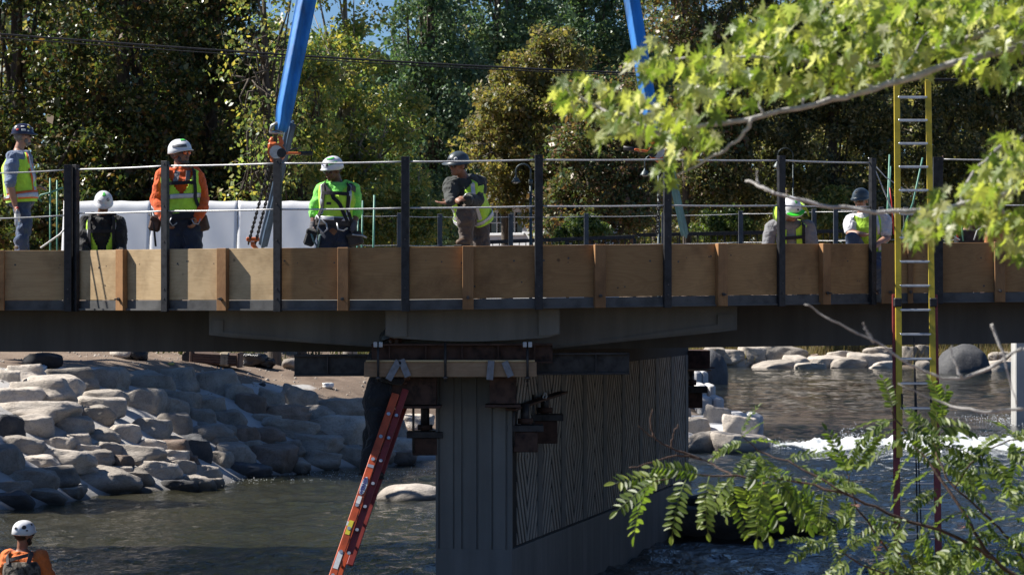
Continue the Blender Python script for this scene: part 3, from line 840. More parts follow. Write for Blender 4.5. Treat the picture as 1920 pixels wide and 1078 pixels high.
def ledger(a, b, z0=-0.07, z1=0.04, out=0.022):
    a = Vector(a); b = Vector(b); d = (b - a); nrm = Vector((d.y, -d.x, 0)).normalized()
    za, zb = dz(a.x), dz(b.x)
    mb = MB(); q = [a + Vector((0, 0, za + z0)), b + Vector((0, 0, zb + z0)), b + Vector((0, 0, zb + z1)), a + Vector((0, 0, za + z1))]
    mb.prism([p + nrm * 0.003 for p in q], nrm * out)
    lo = [a + Vector((0, 0, za + z0 - 0.002)), b + Vector((0, 0, zb + z0 - 0.002)), b + Vector((0, 0, zb + z0 + 0.018)), a + Vector((0, 0, za + z0 + 0.018))]
    mb.prism([p + nrm * (0.004 + out) for p in lo], nrm * 0.03)
    epart('edge_angle', mb, STEEL_EDGE, form)
def post(c, nrm, z0=-0.085, z1=1.60, w=0.086, dep=0.055, mat=None, name='post'):
    """channel section post bolted to the outside"""
    c = Vector(c); nrm = Vector(nrm).normalized(); t = Vector((-nrm.y, nrm.x, 0)); zz = dz(c.x)
    q = c + nrm * (0.03 + dep / 2); M = Matrix((t, nrm, Vector((0, 0, 1)))).transposed()
    mb = MB()
    mb.box(q + nrm * (dep / 2 - 0.005) + Vector((0, 0, zz + (z0 + z1) / 2)), (w, 0.010, z1 - z0), M, ch=0.002)
    for s in (-1, 1):
        mb.box(q + t * s * (w / 2 - 0.005) + Vector((0, 0, zz + (z0 + z1) / 2 - 0.001)), (0.010, dep - 0.012, z1 - z0 - 0.004), M, ch=0.002)
    o = epart(name, mb, mat or BLACK, rail)
    for zz2 in (0.06, 0.17, 0.70, 1.1, 1.57):
        m2 = MB(); e = q + nrm * (dep / 2) + Vector((0, 0, zz + zz2))
        m2.cyl(e - nrm * 0.002, e + nrm * 0.008, 0.009, 6); epart('bolt', m2, BOLT, o)
    return q
def cable(a, b, r=0.009, sag=0.0, mat=None, parent=None, name='wire_rope'):
    a = Vector(a); b = Vector(b); pts = []
    for i in range(9):
        t = i / 8; p = a.lerp(b, t); p.z -= sag * 4 * t * (1 - t) + 0.0; pts.append(p)
    mb = MB(); mb.tube(pts, r, 6)
    return epart(name, mb, mat or CABLE, parent or rail)
tops = []
for i in range(7):
    a, b = AV[i], AV[i + 1]
    d = b - a; nrm = Vector((d.y, -d.x, 0)).normalized()
    panel(a, b, mat=PLY_FRESH if i < 2 else PLY); ledger(a, b)
    stud((a + b) / 2 + d * (0.02 if i < 3 else -0.03), nrm)
for i in range(8):
    nrm = (AV[i] - Vector((XC, CY, 0))).normalized()
    tops.append(post(AV[i], nrm))
for i in range(7):
    for zc, rr in ((1.545, 0.0105), (1.04, 0.0105)):
        a, b = tops[i], tops[i + 1]
        cable(a + Vector((0, 0, dz(a.x) + zc)), b + Vector((0, 0, dz(b.x) + zc)), rr, sag=0.006)
# straight run, left of the bay
lp = [XL - 0.13 - 1.62 * k for k in range(6)]
prev = None
for k, x in enumerate(lp):
    q = post((x, YE, 0), (0, -1, 0))
    if k > 0:
        panel((x, YE, 0), (lp[k - 1], YE, 0), mat=PLY_MID); ledger((x, YE, 0), (lp[k - 1], YE, 0))
        stud(((x + lp[k - 1]) / 2 + 0.02, YE, 0), (0, -1, 0))
        for zc in (1.50, 0.98): cable((q.x, q.y, zc - 0.0), (prev.x, prev.y, zc + (0.04 if k == 1 else 0)), 0.009, sag=0.02)
    prev = q
panel((lp[0], YE, 0), (XL + 0.02, YE, 0), mat=STUD)
# straight run, right of the bay: a slit stays open beside the last bay post
def xat(px, Y=None): return (px - 960) / F * (Y or YE)
rp = [xat(1757), xat(1757) + 1.62, xat(1757) + 3.24, xat(1757) + 4.86]
ox = xat(1652)
panel((ox, YE, 0), (rp[0], YE, 0)); ledger((ox, YE, 0), (rp[0], YE, 0)); stud((xat(1668), YE, 0), (0, -1, 0), w=0.2, dep=0.04); stud((xat(1706), YE, 0), (0, -1, 0), w=0.06, dep=0.04)
prev = None
for k, x in enumerate(rp):
    q = post((x, YE, 0), (0, -1, 0), w=0.11, dep=0.07)
    if k > 0:
        panel((rp[k - 1], YE, 0), (x, YE, 0)); ledger((rp[k - 1], YE, 0), (x, YE, 0)); stud(((x + rp[k - 1]) / 2 - 0.1, YE, 0), (0, -1, 0))
        for zc in (1.56, 1.04): cable((prev.x, prev.y, dz(x) + zc), (q.x, q.y, dz(x) + zc), 0.009, sag=0.01)
    prev = q
cable((tops[-1].x, tops[-1].y, dz(3) + 1.55), (xat(1735), YE + .1, 0.22), 0.008)

# ------------------------------------------------------------------ far railing with white screen sheets
frail = empty('cable_railing', (0, YF, 0)); tag(frail, 'far railing of thin grey posts and wires across the deck', 'railing')
def fx_(px): return (px - 960) / F * YF
fposts = [(fx_(-60), YF), (fx_(100), YF), (fx_(275), YF), (fx_(440), YF), (fx_(586), YF), (fx_(702), YF + 0.15)]
fposts += [(FXC + RB * math.sin(R_(a)), FYC + RB * math.cos(R_(a))) for a in (-32.5, -19.5, -6.5, 6.5, 19.5, 32.5, 45.5)] + [(fx_(1700), YF), (fx_(1860), YF), (fx_(2020), YF)]
FARPOST = pm('painted_grey_post', (0.085, 0.088, 0.095), 0.6, 0.0, var=0.3, scale=8)
for (x, y) in fposts:
    mb = MB(); mb.box((x, y - 0.02, dz(x) + 0.83), (0.085, 0.07, 1.62), ch=0.004); epart('post', mb, FARPOST, frail)
for (a, b) in zip(fposts[:-1], fposts[1:]):
    for zc in (1.585, 1.06, 0.72):
        cable((a[0], a[1] - 0.04, dz(a[0]) + zc), (b[0], b[1] - 0.04, dz(b[0]) + zc), 0.007, sag=0.012, parent=frail)
def m_sheet():
    n = NT('white_sheeting'); v = n.coord('Object', rnd=False)
    f = n.noise(v, 1.5, 4); c = n.ramp(f, [(0.3, (0.84, 0.84, 0.85)), (0.7, (0.92, 0.92, 0.92))]); n.base(c); n.set(Roughness=0.5)
    n.bump(n.noise(v, 3.0, 3), 0.15, 0.02)
    t = n.N('BsdfTranslucent'); t.inputs[0].default_value = (0.88, 0.88, 0.9, 1); mx = n.N('MixShader'); mx.inputs[0].default_value = 0.4
    n.L(n.b.outputs[0], mx.inputs[1]); n.L(t.outputs[0], mx.inputs[2]); n.L(mx.outputs[0], n.out.inputs[0]); return n.m
SHEET = m_sheet()
for i, (x0, x1) in enumerate(((110, 275), (276, 440), (441, 592))):
    nxs, nzs = 26, 12; V = []; Fq = []
    for a in range(nxs + 1):
        for c in range(nzs + 1):
            u = a / nxs; w = c / nzs
            px = x0 + (x1 - x0) * u
            V.append((fx_(px), YF + 0.06 + 0.45 * w + 0.006 * math.sin(u * 7 + i) * math.sin(w * 3.1) + 0.004 * math.sin(u * 17 + w * 9), 0.1 + 1.44 * w - 0.012 * abs(math.sin(3 * math.pi * u)) * (w ** 6)))
    for a in range(nxs):
        for c in range(nzs):
            k = a * (nzs + 1) + c; Fq.append((k, k + nzs + 1, k + nzs + 2, k + 1))
    o = link('screen_sheet', np_mesh('screen_sheet', V, Fq, True, SHEET)); o.modifiers.new('thick', 'SOLIDIFY').thickness = 0.004
    tag(o, ['white screen sheet on the far railing behind the crouching worker', 'white screen sheet on the far railing behind the orange-sleeved worker', 'white screen sheet on the far railing behind the left chain hoist'][i], 'sheet', 'screen sheets on the far railing')
# ------------------------------------------------------------------ trees
def m_leaf(name, cols, trans=0.35, rough=0.45, hue=0.03):
    """leaf colour varies leaf by leaf; light passes through"""
    n = NT(name)
    g = n.N('NewGeometry')
    k = len(cols)
    c = n.ramp(g.outputs['Random Per Island'], [((i + 0.5) / k if k > 1 else 0.5, col) for i, col in enumerate(cols)])
    v = n.coord('Object', rnd=False)
    big = n.noise(v, 0.45, 3)
    c = n.mix(n.ramp(big, [(0.35, (0.35, 0.35, 0.35)), (0.65, (0, 0, 0))]), c, tuple(x * 0.6 for x in cols[0][:3]))
    n.base(c); n.set(Roughness=rough); n.b.inputs['Specular IOR Level'].default_value = 0.5
    t = n.N('BsdfTranslucent'); br = n.mix(1.0, c, (1.5, 1.6, 0.7, 1), 'MULTIPLY'); n.L(br, t.inputs['Color'])
    mx = n.N('MixShader'); mx.inputs[0].default_value = trans
    n.L(n.b.outputs[0], mx.inputs[1]); n.L(t.outputs[0], mx.inputs[2]); n.L(mx.outputs[0], n.out.inputs[0])
    return n.m
def m_bark(name, c):
    n = NT(name); v = n.coord('Object', (6, 6, 1.2), rnd=False)
    f = n.noise(v, 2.5, 6, 0.7, 0.5)
    n.base(n.ramp(f, [(0.3, tuple(x * 0.45 for x in c)), (0.55, c), (0.75, tuple(x * 1.4 for x in c))])); n.set(Roughness=0.9)
    n.bump(f, 0.7, 0.03); return n.m
BARK = m_bark('bark', (0.10, 0.08, 0.062))
BARK_PALE = m_bark('pale_bark', (0.30, 0.27, 0.24))
LEAF = {
 'oak': m_leaf('oak_leaf', [(0.031, 0.055, 0.025), (0.049, 0.080, 0.033), (0.075, 0.112, 0.041), (0.129, 0.159, 0.057), (0.230, 0.215, 0.084), (0.173, 0.094, 0.041)], 0.40, 0.33),
 'light': m_leaf('cottonwood_leaf', [(0.104, 0.165, 0.067), (0.174, 0.244, 0.097), (0.261, 0.313, 0.122), (0.365, 0.365, 0.139), (0.487, 0.383, 0.126)], 0.5, 0.35),
 'fir': m_leaf('elm_leaf', [(0.057, 0.111, 0.063), (0.087, 0.158, 0.087), (0.118, 0.199, 0.108), (0.168, 0.235, 0.122)], 0.28),
 'gold': m_leaf('golden_leaf', [(0.129, 0.144, 0.067), (0.215, 0.201, 0.087), (0.345, 0.273, 0.114), (0.288, 0.186, 0.087), (0.159, 0.173, 0.074)], 0.48),
 'rust': m_leaf('rusty_leaf', [(0.085, 0.129, 0.061), (0.129, 0.172, 0.074), (0.190, 0.206, 0.089), (0.240, 0.172, 0.085), (0.258, 0.129, 0.081)], 0.32),
 'olive': m_leaf('olive_leaf', [(0.055, 0.077, 0.043), (0.096, 0.118, 0.061), (0.157, 0.169, 0.079), (0.252, 0.233, 0.107), (0.359, 0.295, 0.153)], 0.45),
 'bush': m_leaf('shrub_leaf', [(0.066, 0.110, 0.032), (0.099, 0.154, 0.048), (0.143, 0.198, 0.064), (0.198, 0.220, 0.080)], 0.4),
}
def leaves(name, C, mat, size, out=None, up=0.35, aspect=0.62, jit=0.35):
    """one mesh of separate pointed leaves standing at the points C"""
    n = len(C)
    d = rng.normal(size=(n, 3)); d[:, 2] -= 0.45
    if out is not None: d = d * 0.8 + out * 0.7
    d /= np.linalg.norm(d, axis=1, keepdims=True) + 1e-9
    w = rng.normal(size=(n, 3)); w[:, 2] += up * 2
    s = np.cross(d, w); s /= np.linalg.norm(s, axis=1, keepdims=True) + 1e-9
    nn = np.cross(s, d)
    L = size * np.exp(rng.normal(0, 0.32, (n, 1))); W = L * aspect * 0.5
    a = C - d * L * 0.5; b = C + d * L * 0.5
    m = C - d * L * 0.08 + nn * L * 0.10 * rng.uniform(-1, 1, (n, 1))
    V = np.stack([a, m + s * W, b, m - s * W], 1).reshape(-1, 3)
    Fq = np.arange(n * 4).reshape(n, 4)
    return np_mesh(name, V, Fq, False, mat)
def crown_points(lobes, n, clump=0.7, hole=0.35, base=0.0):
    """lobes: (cx,cy,cz,rx,ry,rz). leaves gather in clumps near the lobe surfaces, with gaps"""
    A = np.array([l[3] * l[4] + l[4] * l[5] + l[3] * l[5] for l in lobes]); A = A / A.sum()
    out_p = []; out_d = []
    for l, a in zip(lobes, A):
        c = np.array(l[:3]); r = np.array(l[3:6]); m = int(n * a)
        ncl = max(6, int(3.4 * (r[0] * r[1] + r[1] * r[2] + r[0] * r[2]) / clump ** 2 * (1 - hole)))
        u = rng.normal(size=(ncl, 3)); u /= np.linalg.norm(u, axis=1, keepdims=True)
        rad = rng.uniform(0.35, 1.08, (ncl, 1)) ** 0.6
        cc = c + u * r * rad
        k = rng.integers(0, ncl, m)
        g = rng.normal(size=(m, 3)); g /= np.linalg.norm(g, axis=1, keepdims=True)
        csz = clump * rng.uniform(0.55, 1.25, (ncl, 1))
        p = cc[k] + g * csz[k] * (rng.random((m, 1)) ** 0.45) * np.array([1.0, 1.0, 0.75])
        out_p.append(p); out_d.append(g)
    p = np.concatenate(out_p); d = np.concatenate(out_d)
    ok = p[:, 2] > base
    return p[ok], d[ok]
def tree(name, label, px, Y, lobes_px, kind, n, size, clump=0.7, trunk_r=0.22, bark=None, group='trees behind the bridge', cat='tree', limbs=True, base_z=None, lean=0.0, hole=0.35, up=0.35):
    x = (px - 960) / F * Y; z = hgt(x, Y)
    k = Y / F
    root = empty(name, (x, Y, z)); tag(root, label, cat, group)
    lobes = []
    for (lx, ly, rx, ry, *dy) in lobes_px:
        lobes.append(((lx - 960) * k - x, (dy[0] if dy else 0.0), (570 - ly) * k - z, rx * k, max(rx, ry) * k * (dy[1] if len(dy) > 1 else 0.8), ry * k))
    n = int(n * 0.72); size *= 1.12
    p, d = crown_points(lobes, n, clump, hole, base=(0.25 if base_z is None else base_z - z))
    link('crown', leaves('crown', p, LEAF[kind], size, d, up), None, root)
    mb = MB()
    top = max(l[2] for l in lobes) ; cx = lobes[0][0] * 0.6
    pts = [Vector((0, 0, -0.3)), Vector((0.02, 0, 0.15)), Vector((cx * 0.25 + lean, 0.1, top * 0.35)), Vector((cx * 0.7 + lean, 0.0, top * 0.7)), Vector((cx, 0, top))]
    mb.tube(pts, [trunk_r * 1.35, trunk_r * 1.05, trunk_r * 0.85, trunk_r * 0.55, trunk_r * 0.2], 10)
    if limbs:
        for l in lobes:
            for q in range(3):
                e = Vector(l[:3]) + Vector((random.gauss(0, .4) * l[3], random.gauss(0, .3) * l[4], random.gauss(0, .4) * l[5]))
                t0 = random.uniform(0.3, 0.75); s0_ = pts[1].lerp(pts[4], t0)
                md = s0_.lerp(e, 0.5) + Vector((random.gauss(0, .2), random.gauss(0, .2), 0.25))
                mb.tube([s0_, md, e], [trunk_r * 0.34, trunk_r * 0.2, trunk_r * 0.06], 6)
    if limbs:
        for l in lobes:
            for q in range(9):
                u = Vector((random.gauss(0, 1), random.gauss(0, 1), random.gauss(0, 1))).normalized(); c0 = Vector(l[:3]); e = c0 + Vector((u.x * l[3], u.y * l[4], u.z * l[5])) * random.uniform(.7, 1.05)
                s0_ = c0 + Vector((random.gauss(0, .2) * l[3], random.gauss(0, .2) * l[4], -l[5] * 0.3)); md = s0_.lerp(e, 0.55) + Vector((random.gauss(0, .18), random.gauss(0, .18), 0.15))
                mb.tube([s0_, md, e], [0.035, 0.022, 0.006], 5)
                for w_ in range(2):
                    e2 = md.lerp(e, random.uniform(.1, .6)); e3 = e2 + Vector((random.gauss(0, .4), random.gauss(0, .4), random.gauss(.15, .35))); mb.tube([e2, e3], [0.014, 0.004], 4)
    mb.build('trunk', bark or BARK, root)
    return root
# near row on the left bank, dark and broad
tree('oak_tree', 'dark broad tree at the left edge behind the man with the water bottle', 40, 84, [(20, 120, 210, 190), (120, 300, 170, 170), (-60, 360, 150, 130), (60, -160, 260, 190)], 'oak', 60000, 0.115, 0.6, 0.30, hole=0.2)
tree('oak_tree', 'dark tree with glinting leaves behind the crouching worker', 225, 82, [(240, 110, 190, 180), (260, 310, 180, 150), (160, 400, 130, 90), (250, -160, 230, 180)], 'oak', 60000, 0.115, 0.6, 0.28, hole=0.2)
tree('oak_tree', 'dark tree left of the blue sling behind the orange-sleeved worker', 395, 83, [(400, 250, 130, 190), (420, 70, 110, 120), (370, 390, 140, 80), (390, -140, 150, 150)], 'oak', 46000, 0.11, 0.55, 0.24, hole=0.25)
tree('bare_tree', 'thin half-bare tree with pale twigs beside the blue sling', 513, 76, [(480, 110, 75, 130), (520, 250, 60, 120), (470, 330, 50, 90), (500, -60, 110, 90)], 'light', 3600, 0.10, 0.5, 0.17, bark=BARK, hole=0.4)
tree('cottonwood_tree', 'light green loose-leaved tree behind the worker in lime sleeves', 655, 86, [(640, 130, 110, 120), (690, 260, 120, 130), (600, 340, 110, 110), (720, 390, 120, 80), (650, -60, 110, 70)], 'light', 48000, 0.10, 0.5, 0.2, hole=0.5, bark=BARK_PALE)
tree('cottonwood_tree', 'small yellow-green tree between the blue sling and lime-sleeved worker', 565, 80, [(560, 350, 70, 110), (585, 200, 60, 100), (540, 420, 60, 50)], 'light', 15000, 0.095, 0.45, 0.12, hole=0.45)
tree('elm_tree', 'tall dark green tree with a pointed top at mid-picture', 815, 112, [(800, 60, 75, 130), (830, 180, 110, 120), (800, 290, 120, 110), (840, 380, 110, 90), (815, -110, 60, 120)], 'fir', 52000, 0.13, 0.7, 0.3, hole=0.2)
tree('elm_tree', 'dark green tree right of the pointed one above the kneeling man', 935, 122, [(930, 40, 110, 110), (960, 150, 110, 100), (900, 230, 90, 110), (940, -130, 120, 130)], 'fir', 42000, 0.14, 0.75, 0.3, hole=0.25)
tree('golden_tree', 'yellow-brown autumn tree beside the first gooseneck lamp', 950, 96, [(940, 290, 75, 100), (960, 190, 65, 90), (1010, 260, 70, 100), (1000, 370, 45, 50), (1045, 110, 60, 60)], 'gold', 36000, 0.11, 0.5, 0.18, hole=0.35)
tree('maple_tree', 'reddish green tree in mid-distance under the first maple leaves', 1110, 94, [(1100, 330, 100, 110), (1150, 230, 100, 100), (1060, 400, 80, 60), (1180, 380, 90, 80)], 'rust', 40000, 0.105, 0.5, 0.2, hole=0.3)
tree('elm_tree', 'far dark green tree at the top behind the right sling', 1100, 128, [(1080, 90, 130, 110), (1160, 140, 110, 100), (1110, -90, 130, 120)], 'fir', 34000, 0.15, 0.8, 0.3, hole=0.25)
tree('plum_tree', 'purplish brown tree top right of the right blue sling', 1290, 170, [(1270, 50, 110, 90), (1330, 150, 100, 110), (1290, 270, 110, 110), (1280, -90, 110, 90)], 'rust', 34000, 0.2, 1.0, 0.25, hole=0.3)
tree('olive_tree', 'dark tree with tan tips behind the bent worker', 1400, 172, [(1380, 300, 120, 120), (1440, 200, 110, 110), (1350, 390, 100, 70), (1420, 60, 130, 120), (1400, -110, 120, 110)], 'olive', 52000, 0.19, 0.9, 0.25, hole=0.35)
tree('olive_tree', 'dark tree with tan tips behind the squatting worker in white sleeves', 1560, 172, [(1560, 290, 110, 110), (1600, 160, 120, 120), (1540, 400, 110, 70), (1580, -20, 130, 120)], 'olive', 50000, 0.19, 0.9, 0.25, hole=0.35)
tree('olive_tree', 'dark tree behind the top of the yellow ladder', 1740, 174, [(1740, 240, 120, 130), (1720, 380, 120, 90), (1800, 120, 120, 120), (1740, -40, 130, 120)], 'olive', 50000, 0.19, 0.9, 0.25, hole=0.35)
tree('olive_tree', 'dark tree at the right edge behind the maple branch', 1900, 175, [(1890, 280, 120, 140), (1900, 110, 120, 130), (1880, 410, 110, 70), (1960, -40, 130, 120)], 'olive', 36000, 0.2, 0.9, 0.25, hole=0.35)
# shrubs
tree('shrub', 'bright green shrub left of the bent worker behind the black railing', 1360, 168, [(1355, 410, 38, 32), (1380, 425, 30, 22), (1330, 425, 28, 24)], 'bush', 9000, 0.15, 0.5, 0.04, limbs=False, group='shrubs behind the bridge', cat='shrub')
tree('shrub', 'yellow-green shrub between the bent and the squatting worker', 1545, 168, [(1540, 405, 40, 38), (1570, 420, 34, 28), (1560, 370, 26, 24)], 'light', 9000, 0.15, 0.5, 0.04, limbs=False, group='shrubs behind the bridge', cat='shrub')
tree('shrub', 'leafy shrub behind the lime-sleeved worker and green rebar', 740, 80, [(730, 400, 60, 60), (780, 410, 50, 50), (690, 420, 50, 40)], 'light', 14000, 0.09, 0.32, 0.05, limbs=False, group='shrubs behind the bridge', cat='shrub')
tree('shrub', 'low green shrub under the reddish tree at the black railing', 1105, 86, [(1100, 430, 36, 26), (1070, 440, 30, 20)], 'bush', 6000, 0.08, 0.26, 0.04, limbs=False, group='shrubs behind the bridge', cat='shrub')
tree('shrub', 'dark shrub beside the yellow ladder behind the rebar', 1650, 169, [(1640, 410, 50, 46), (1700, 420, 50, 40)], 'olive', 9000, 0.15, 0.5, 0.04, limbs=False, group='shrubs behind the bridge', cat='shrub')
tree('shrub', 'dark shrub below the oak at the left edge of the picture', 60, 78, [(40, 430, 90, 60), (130, 430, 60, 50)], 'oak', 12000, 0.10, 0.32, 0.05, limbs=False, group='shrubs behind the bridge', cat='shrub')
# second row and the shade tree left of the frame
for i, (px, Y, kind, lb) in enumerate(((180, 150, 'oak', 'far dark tree behind the leftmost oaks'), (520, 150, 'light', 'far pale green tree behind the thin half-bare one'), (640, 145, 'fir', 'far green tree behind the loose-leaved one, reaching the top edge'), (1010, 155, 'fir', 'farthest tree seen between the dark and golden crowns'), (1230, 195, 'olive', 'far tree seen between the right sling and maple leaves'), (1480, 200, 'olive', 'far dark tree behind the bent worker'), (1660, 200, 'olive', 'far dark tree behind the yellow ladder'), (1850, 200, 'olive', 'far dark tree behind the maple leaves at right'), (330, 150, 'oak', 'far dark tree left of the blue sling'))):
    hi = 150 if i in (1, 2) else 20
    tree('background_tree', lb, px, Y, [(px, 330, 130, 130), (px + 30, 170 + hi * 0.3, 130, 130), (px - 40, 440, 140, 70), (px, 20 + hi, 120, 110)], kind, 15000, 0.26, 1.1, 0.3, limbs=False, hole=0.1, group='second row of trees')
# the tree that shades the left bank stands left of the frame
Ys_ = 67.0
xs_ = -17.0
sh = empty('shade_tree', (xs_, Ys_, hgt(xs_, Ys_))); tag(sh, 'large bank tree left of the frame that shades the boulders', 'tree')
zg = hgt(xs_, Ys_)
pS, dS = crown_points([(1.4, 0.9, 10.4, 2.3, 3.6, 1.6), (-1.0, 1.6, 11.2, 2.5, 2.2, 1.8), (2.4, 4.0, 10.0, 2.0, 2.4, 1.4), (-0.9, -10.6, 8.6, 1.7, 1.5, 1.1)], 17000, 0.8, 0.2)
link('crown', leaves('crown', pS, LEAF['oak'], 0.30, dS), None, sh)
mb = MB(); mb.tube([(0, 0, -.3), (0.1, 0, 2), (-0.2, 0.2, 5), (0.3, 0.1, 10.5)], [.45, .36, .28, .12], 10); mb.tube([(-0.1, 0.1, 4.5), (-1.0, -5, 7), (-0.9, -10.4, 8.6)], [.2, .14, .05], 8)
mb.tube([(-0.1, 0.1, 4), (1.2, 2, 6), (2.4, 3.5, 7.4)], [.18, .12, .05], 8); mb.build('trunk', BARK, sh)

# a far wood closes the view behind everything; it reads as one mass
n_ = 40000
Xw = rng.uniform(-62, 75, n_); Yw = rng.uniform(225, 262, n_); ht = 19 + 5 * fbm(Xw * 0.11, Xw * 0 + 2, 3)
pw_ = Xw / Yw * F + 960
ht = np.where((pw_ > 420) & (pw_ < 500), 17.0, ht); ht = np.where((pw_ > 560) & (pw_ < 790), 13.5, ht)
Zw_ = rng.random(n_) ** 0.8 * ht + 1.0
tag(link('far_wood', leaves('far_wood', np.stack([Xw, Yw, Zw_], -1), LEAF['olive'], 0.95)), 'distant wood closing the view behind the trees', 'wood', kind='stuff')

for i, (x, y, r_) in enumerate(((-27.5, 72, 3.6), (-28.5, 60, 3.8), (-26.5, 48, 3.2))):  # unseen trees added to block sky light from the left
    t_ = empty('sky_block_tree', (x, y, hgt(x, y))); tag(t_, ['rearmost', 'middle', 'nearest'][i] + ' of three unseen trees added left to block sky light', 'tree', 'unseen trees added against sky light')
    p_, d_ = crown_points([(0, 0, 6.5, r_, r_, 3.2), (1.2, -1.5, 4.2, r_ * .8, r_ * .8, 2.2), (-1, 1.5, 9, r_ * .7, r_ * .7, 2.2)], 7000, 1.0, 0.2)
    link('crown', leaves('crown', p_, LEAF['oak'], 0.4, d_), None, t_)
    mb = MB(); mb.tube([(0, 0, -.3), (0.1, 0, 2), (-0.2, 0.2, 5), (0.3, 0.1, 8)], [.4, .32, .24, .1], 10); mb.build('trunk', BARK, t_)
# ------------------------------------------------------------------ falsework hung from the pier head
TIMBER = m_ply('sawn_timber', (0.30, 0.17, 0.09), (0.42, 0.26, 0.15), (0.5, 0.33, 0.2))
TIMBER_LT = m_ply('fresh_timber', (0.5, 0.36, 0.18), (0.62, 0.46, 0.25), (0.7, 0.54, 0.31))
WHITEPLATE = pm('white_bearing_plate', (0.55, 0.56, 0.58), 0.6, var=0.2, scale=20)
TAPE = pm('grey_tape_strap', (0.22, 0.23, 0.26), 0.5, 0.1, var=0.2, scale=20)
def thing(name, label, cat, loc, group=None):
    return tag(empty(name, loc), label, cat, group)
def ibeam(name, a, b, hgt__, wid, mat, label, cat='beam'):
    a = Vector(a); b = Vector(b); t = thing(name, label, cat, (a + b) / 2)
    d = b - a; x = Vector((0, 0, 1)); side = d.cross(x).normalized()
    L = d.length; ux = d.normalized(); M = Matrix((ux, side, x)).transposed(); tf = 0.022
    for nm, off, sz in (('flange', hgt__ / 2 - tf / 2, (L, wid, tf)), ('flange', -hgt__ / 2 + tf / 2, (L, wid, tf)), ('web', 0, (L, 0.016, hgt__ - 2 * tf - 0.001))):
        m = MB(); m.box((0, 0, off), sz, M, ch=0.003 if nm == 'flange' else 0); m.build(nm, mat, t)
    for k in range(5):
        m = MB(); p = ux * (-L / 2 + L * (k + 0.5) / 5)
        m.box(p, (0.014, wid - 0.03, hgt__ - 2 * tf - 0.004), M); m.build('stiffener', mat, t)
    return t
ibeam('steel_beam', P(552, 685, 35.0), P(1180, 681, 35.0), 0.245, 0.20, DARKST, 'long black steel beam clamped across the pier head')
ibeam('steel_beam', P(697, 663, 34.72), P(1036, 662, 34.72), 0.22, 0.22, RUST, 'shorter rust-brown steel beam under the cap block')
m = MB(); a = P(683, 692.5, 34.55); b = P(1006, 692.5, 34.55); me = MB().box((0, 0, 0), ((b - a).length, 0.10, 0.165), ch=0.004).mesh('timber_beam', TIMBER)
tb = tag(empty('timber_beam', (a + b) / 2), 'reddish timber beam strapped in front of the pier head', 'beam')
link('beam', me, None, tb)
link('top_batten', MB().box((0, -0.01, 0.094), ((b - a).length - 0.04, 0.12, 0.02), ch=0.003).mesh('top_batten', TIMBER_LT), None, tb)
TB0 = (a + b) / 2
for x0, y0, x1, y1 in ((728, 712, 748, 676), (765, 706, 752, 674), (918, 712, 921, 676), (958, 706, 946, 678)):
    mm = MB(TB0); mm.bar(P(x0, y0, 34.47), P(x1, y1, 34.47), 0.075, 0.008, hint=(0, 1, 0), ch=0.002); mm.build('strap', TAPE, tb)
for i, px in enumerate((709, 835, 989)):
    t = thing('threaded_rod', ['leftmost of three black hanger rods crossing the timber beam', 'middle hanger rod crossing the timber beam', 'rightmost of three black hanger rods crossing the timber beam'][i], 'rod', P(px, 712, 34.46), 'hanger rods at the timber beam')
    o0 = P(px, 712, 34.46)
    mm = MB(o0); mm.cyl(P(px, 716, 34.46), P(px, 641, 34.46), 0.014, 8); mm.build('rod', DARKST, t)
    mm = MB(o0); mm.cyl(P(px, 711, 34.46), P(px, 706, 34.46), 0.03, 6); mm.build('nut', BOLT, t)
    if i != 1:
        for dx in (-5, 5):
            mm = MB(o0); mm.box(P(px + dx, 646, 34.43), (0.042, 0.05, 0.06), ch=0.006); mm.build('bearing_plate', WHITEPLATE, t)
# shelves and screw jacks either side of the pier nose
def platform(name, label, pts, Y, dep, mat):
    t = thing(name, label, 'platform', P(pts[0], pts[2], Y))
    o0 = P(pts[0], pts[2], Y)
    x0, x1, y0, y1 = pts
    mm = MB(o0); c0 = P(x0, y1, Y); c1 = P(x1, y0, Y)
    mm.box(((c0.x + c1.x) / 2, Y + dep / 2, c0.z + 0.03), (c1.x - c0.x + 0.1, dep + 0.1, 0.03), ch=0.003); mm.build('board', mat, t)
    mm = MB(o0); mm.box(((c0.x + c1.x) / 2, Y + dep / 2, (c0.z + c1.z) / 2 + 0.03), (c1.x - c0.x, dep, c1.z - c0.z - 0.05), ch=0.004); mm.build('bracket_box', RUST, t)
    return t
platform('jack_bracket', 'dark steel bracket box left of the pier nose above the ladder', (733, 818, 708, 768), 34.75, 0.9, RUST)
platform('jack_bracket', 'dark steel bracket box right of the pier nose under the timber', (918, 968, 708, 766), 34.75, 0.5, RUST)
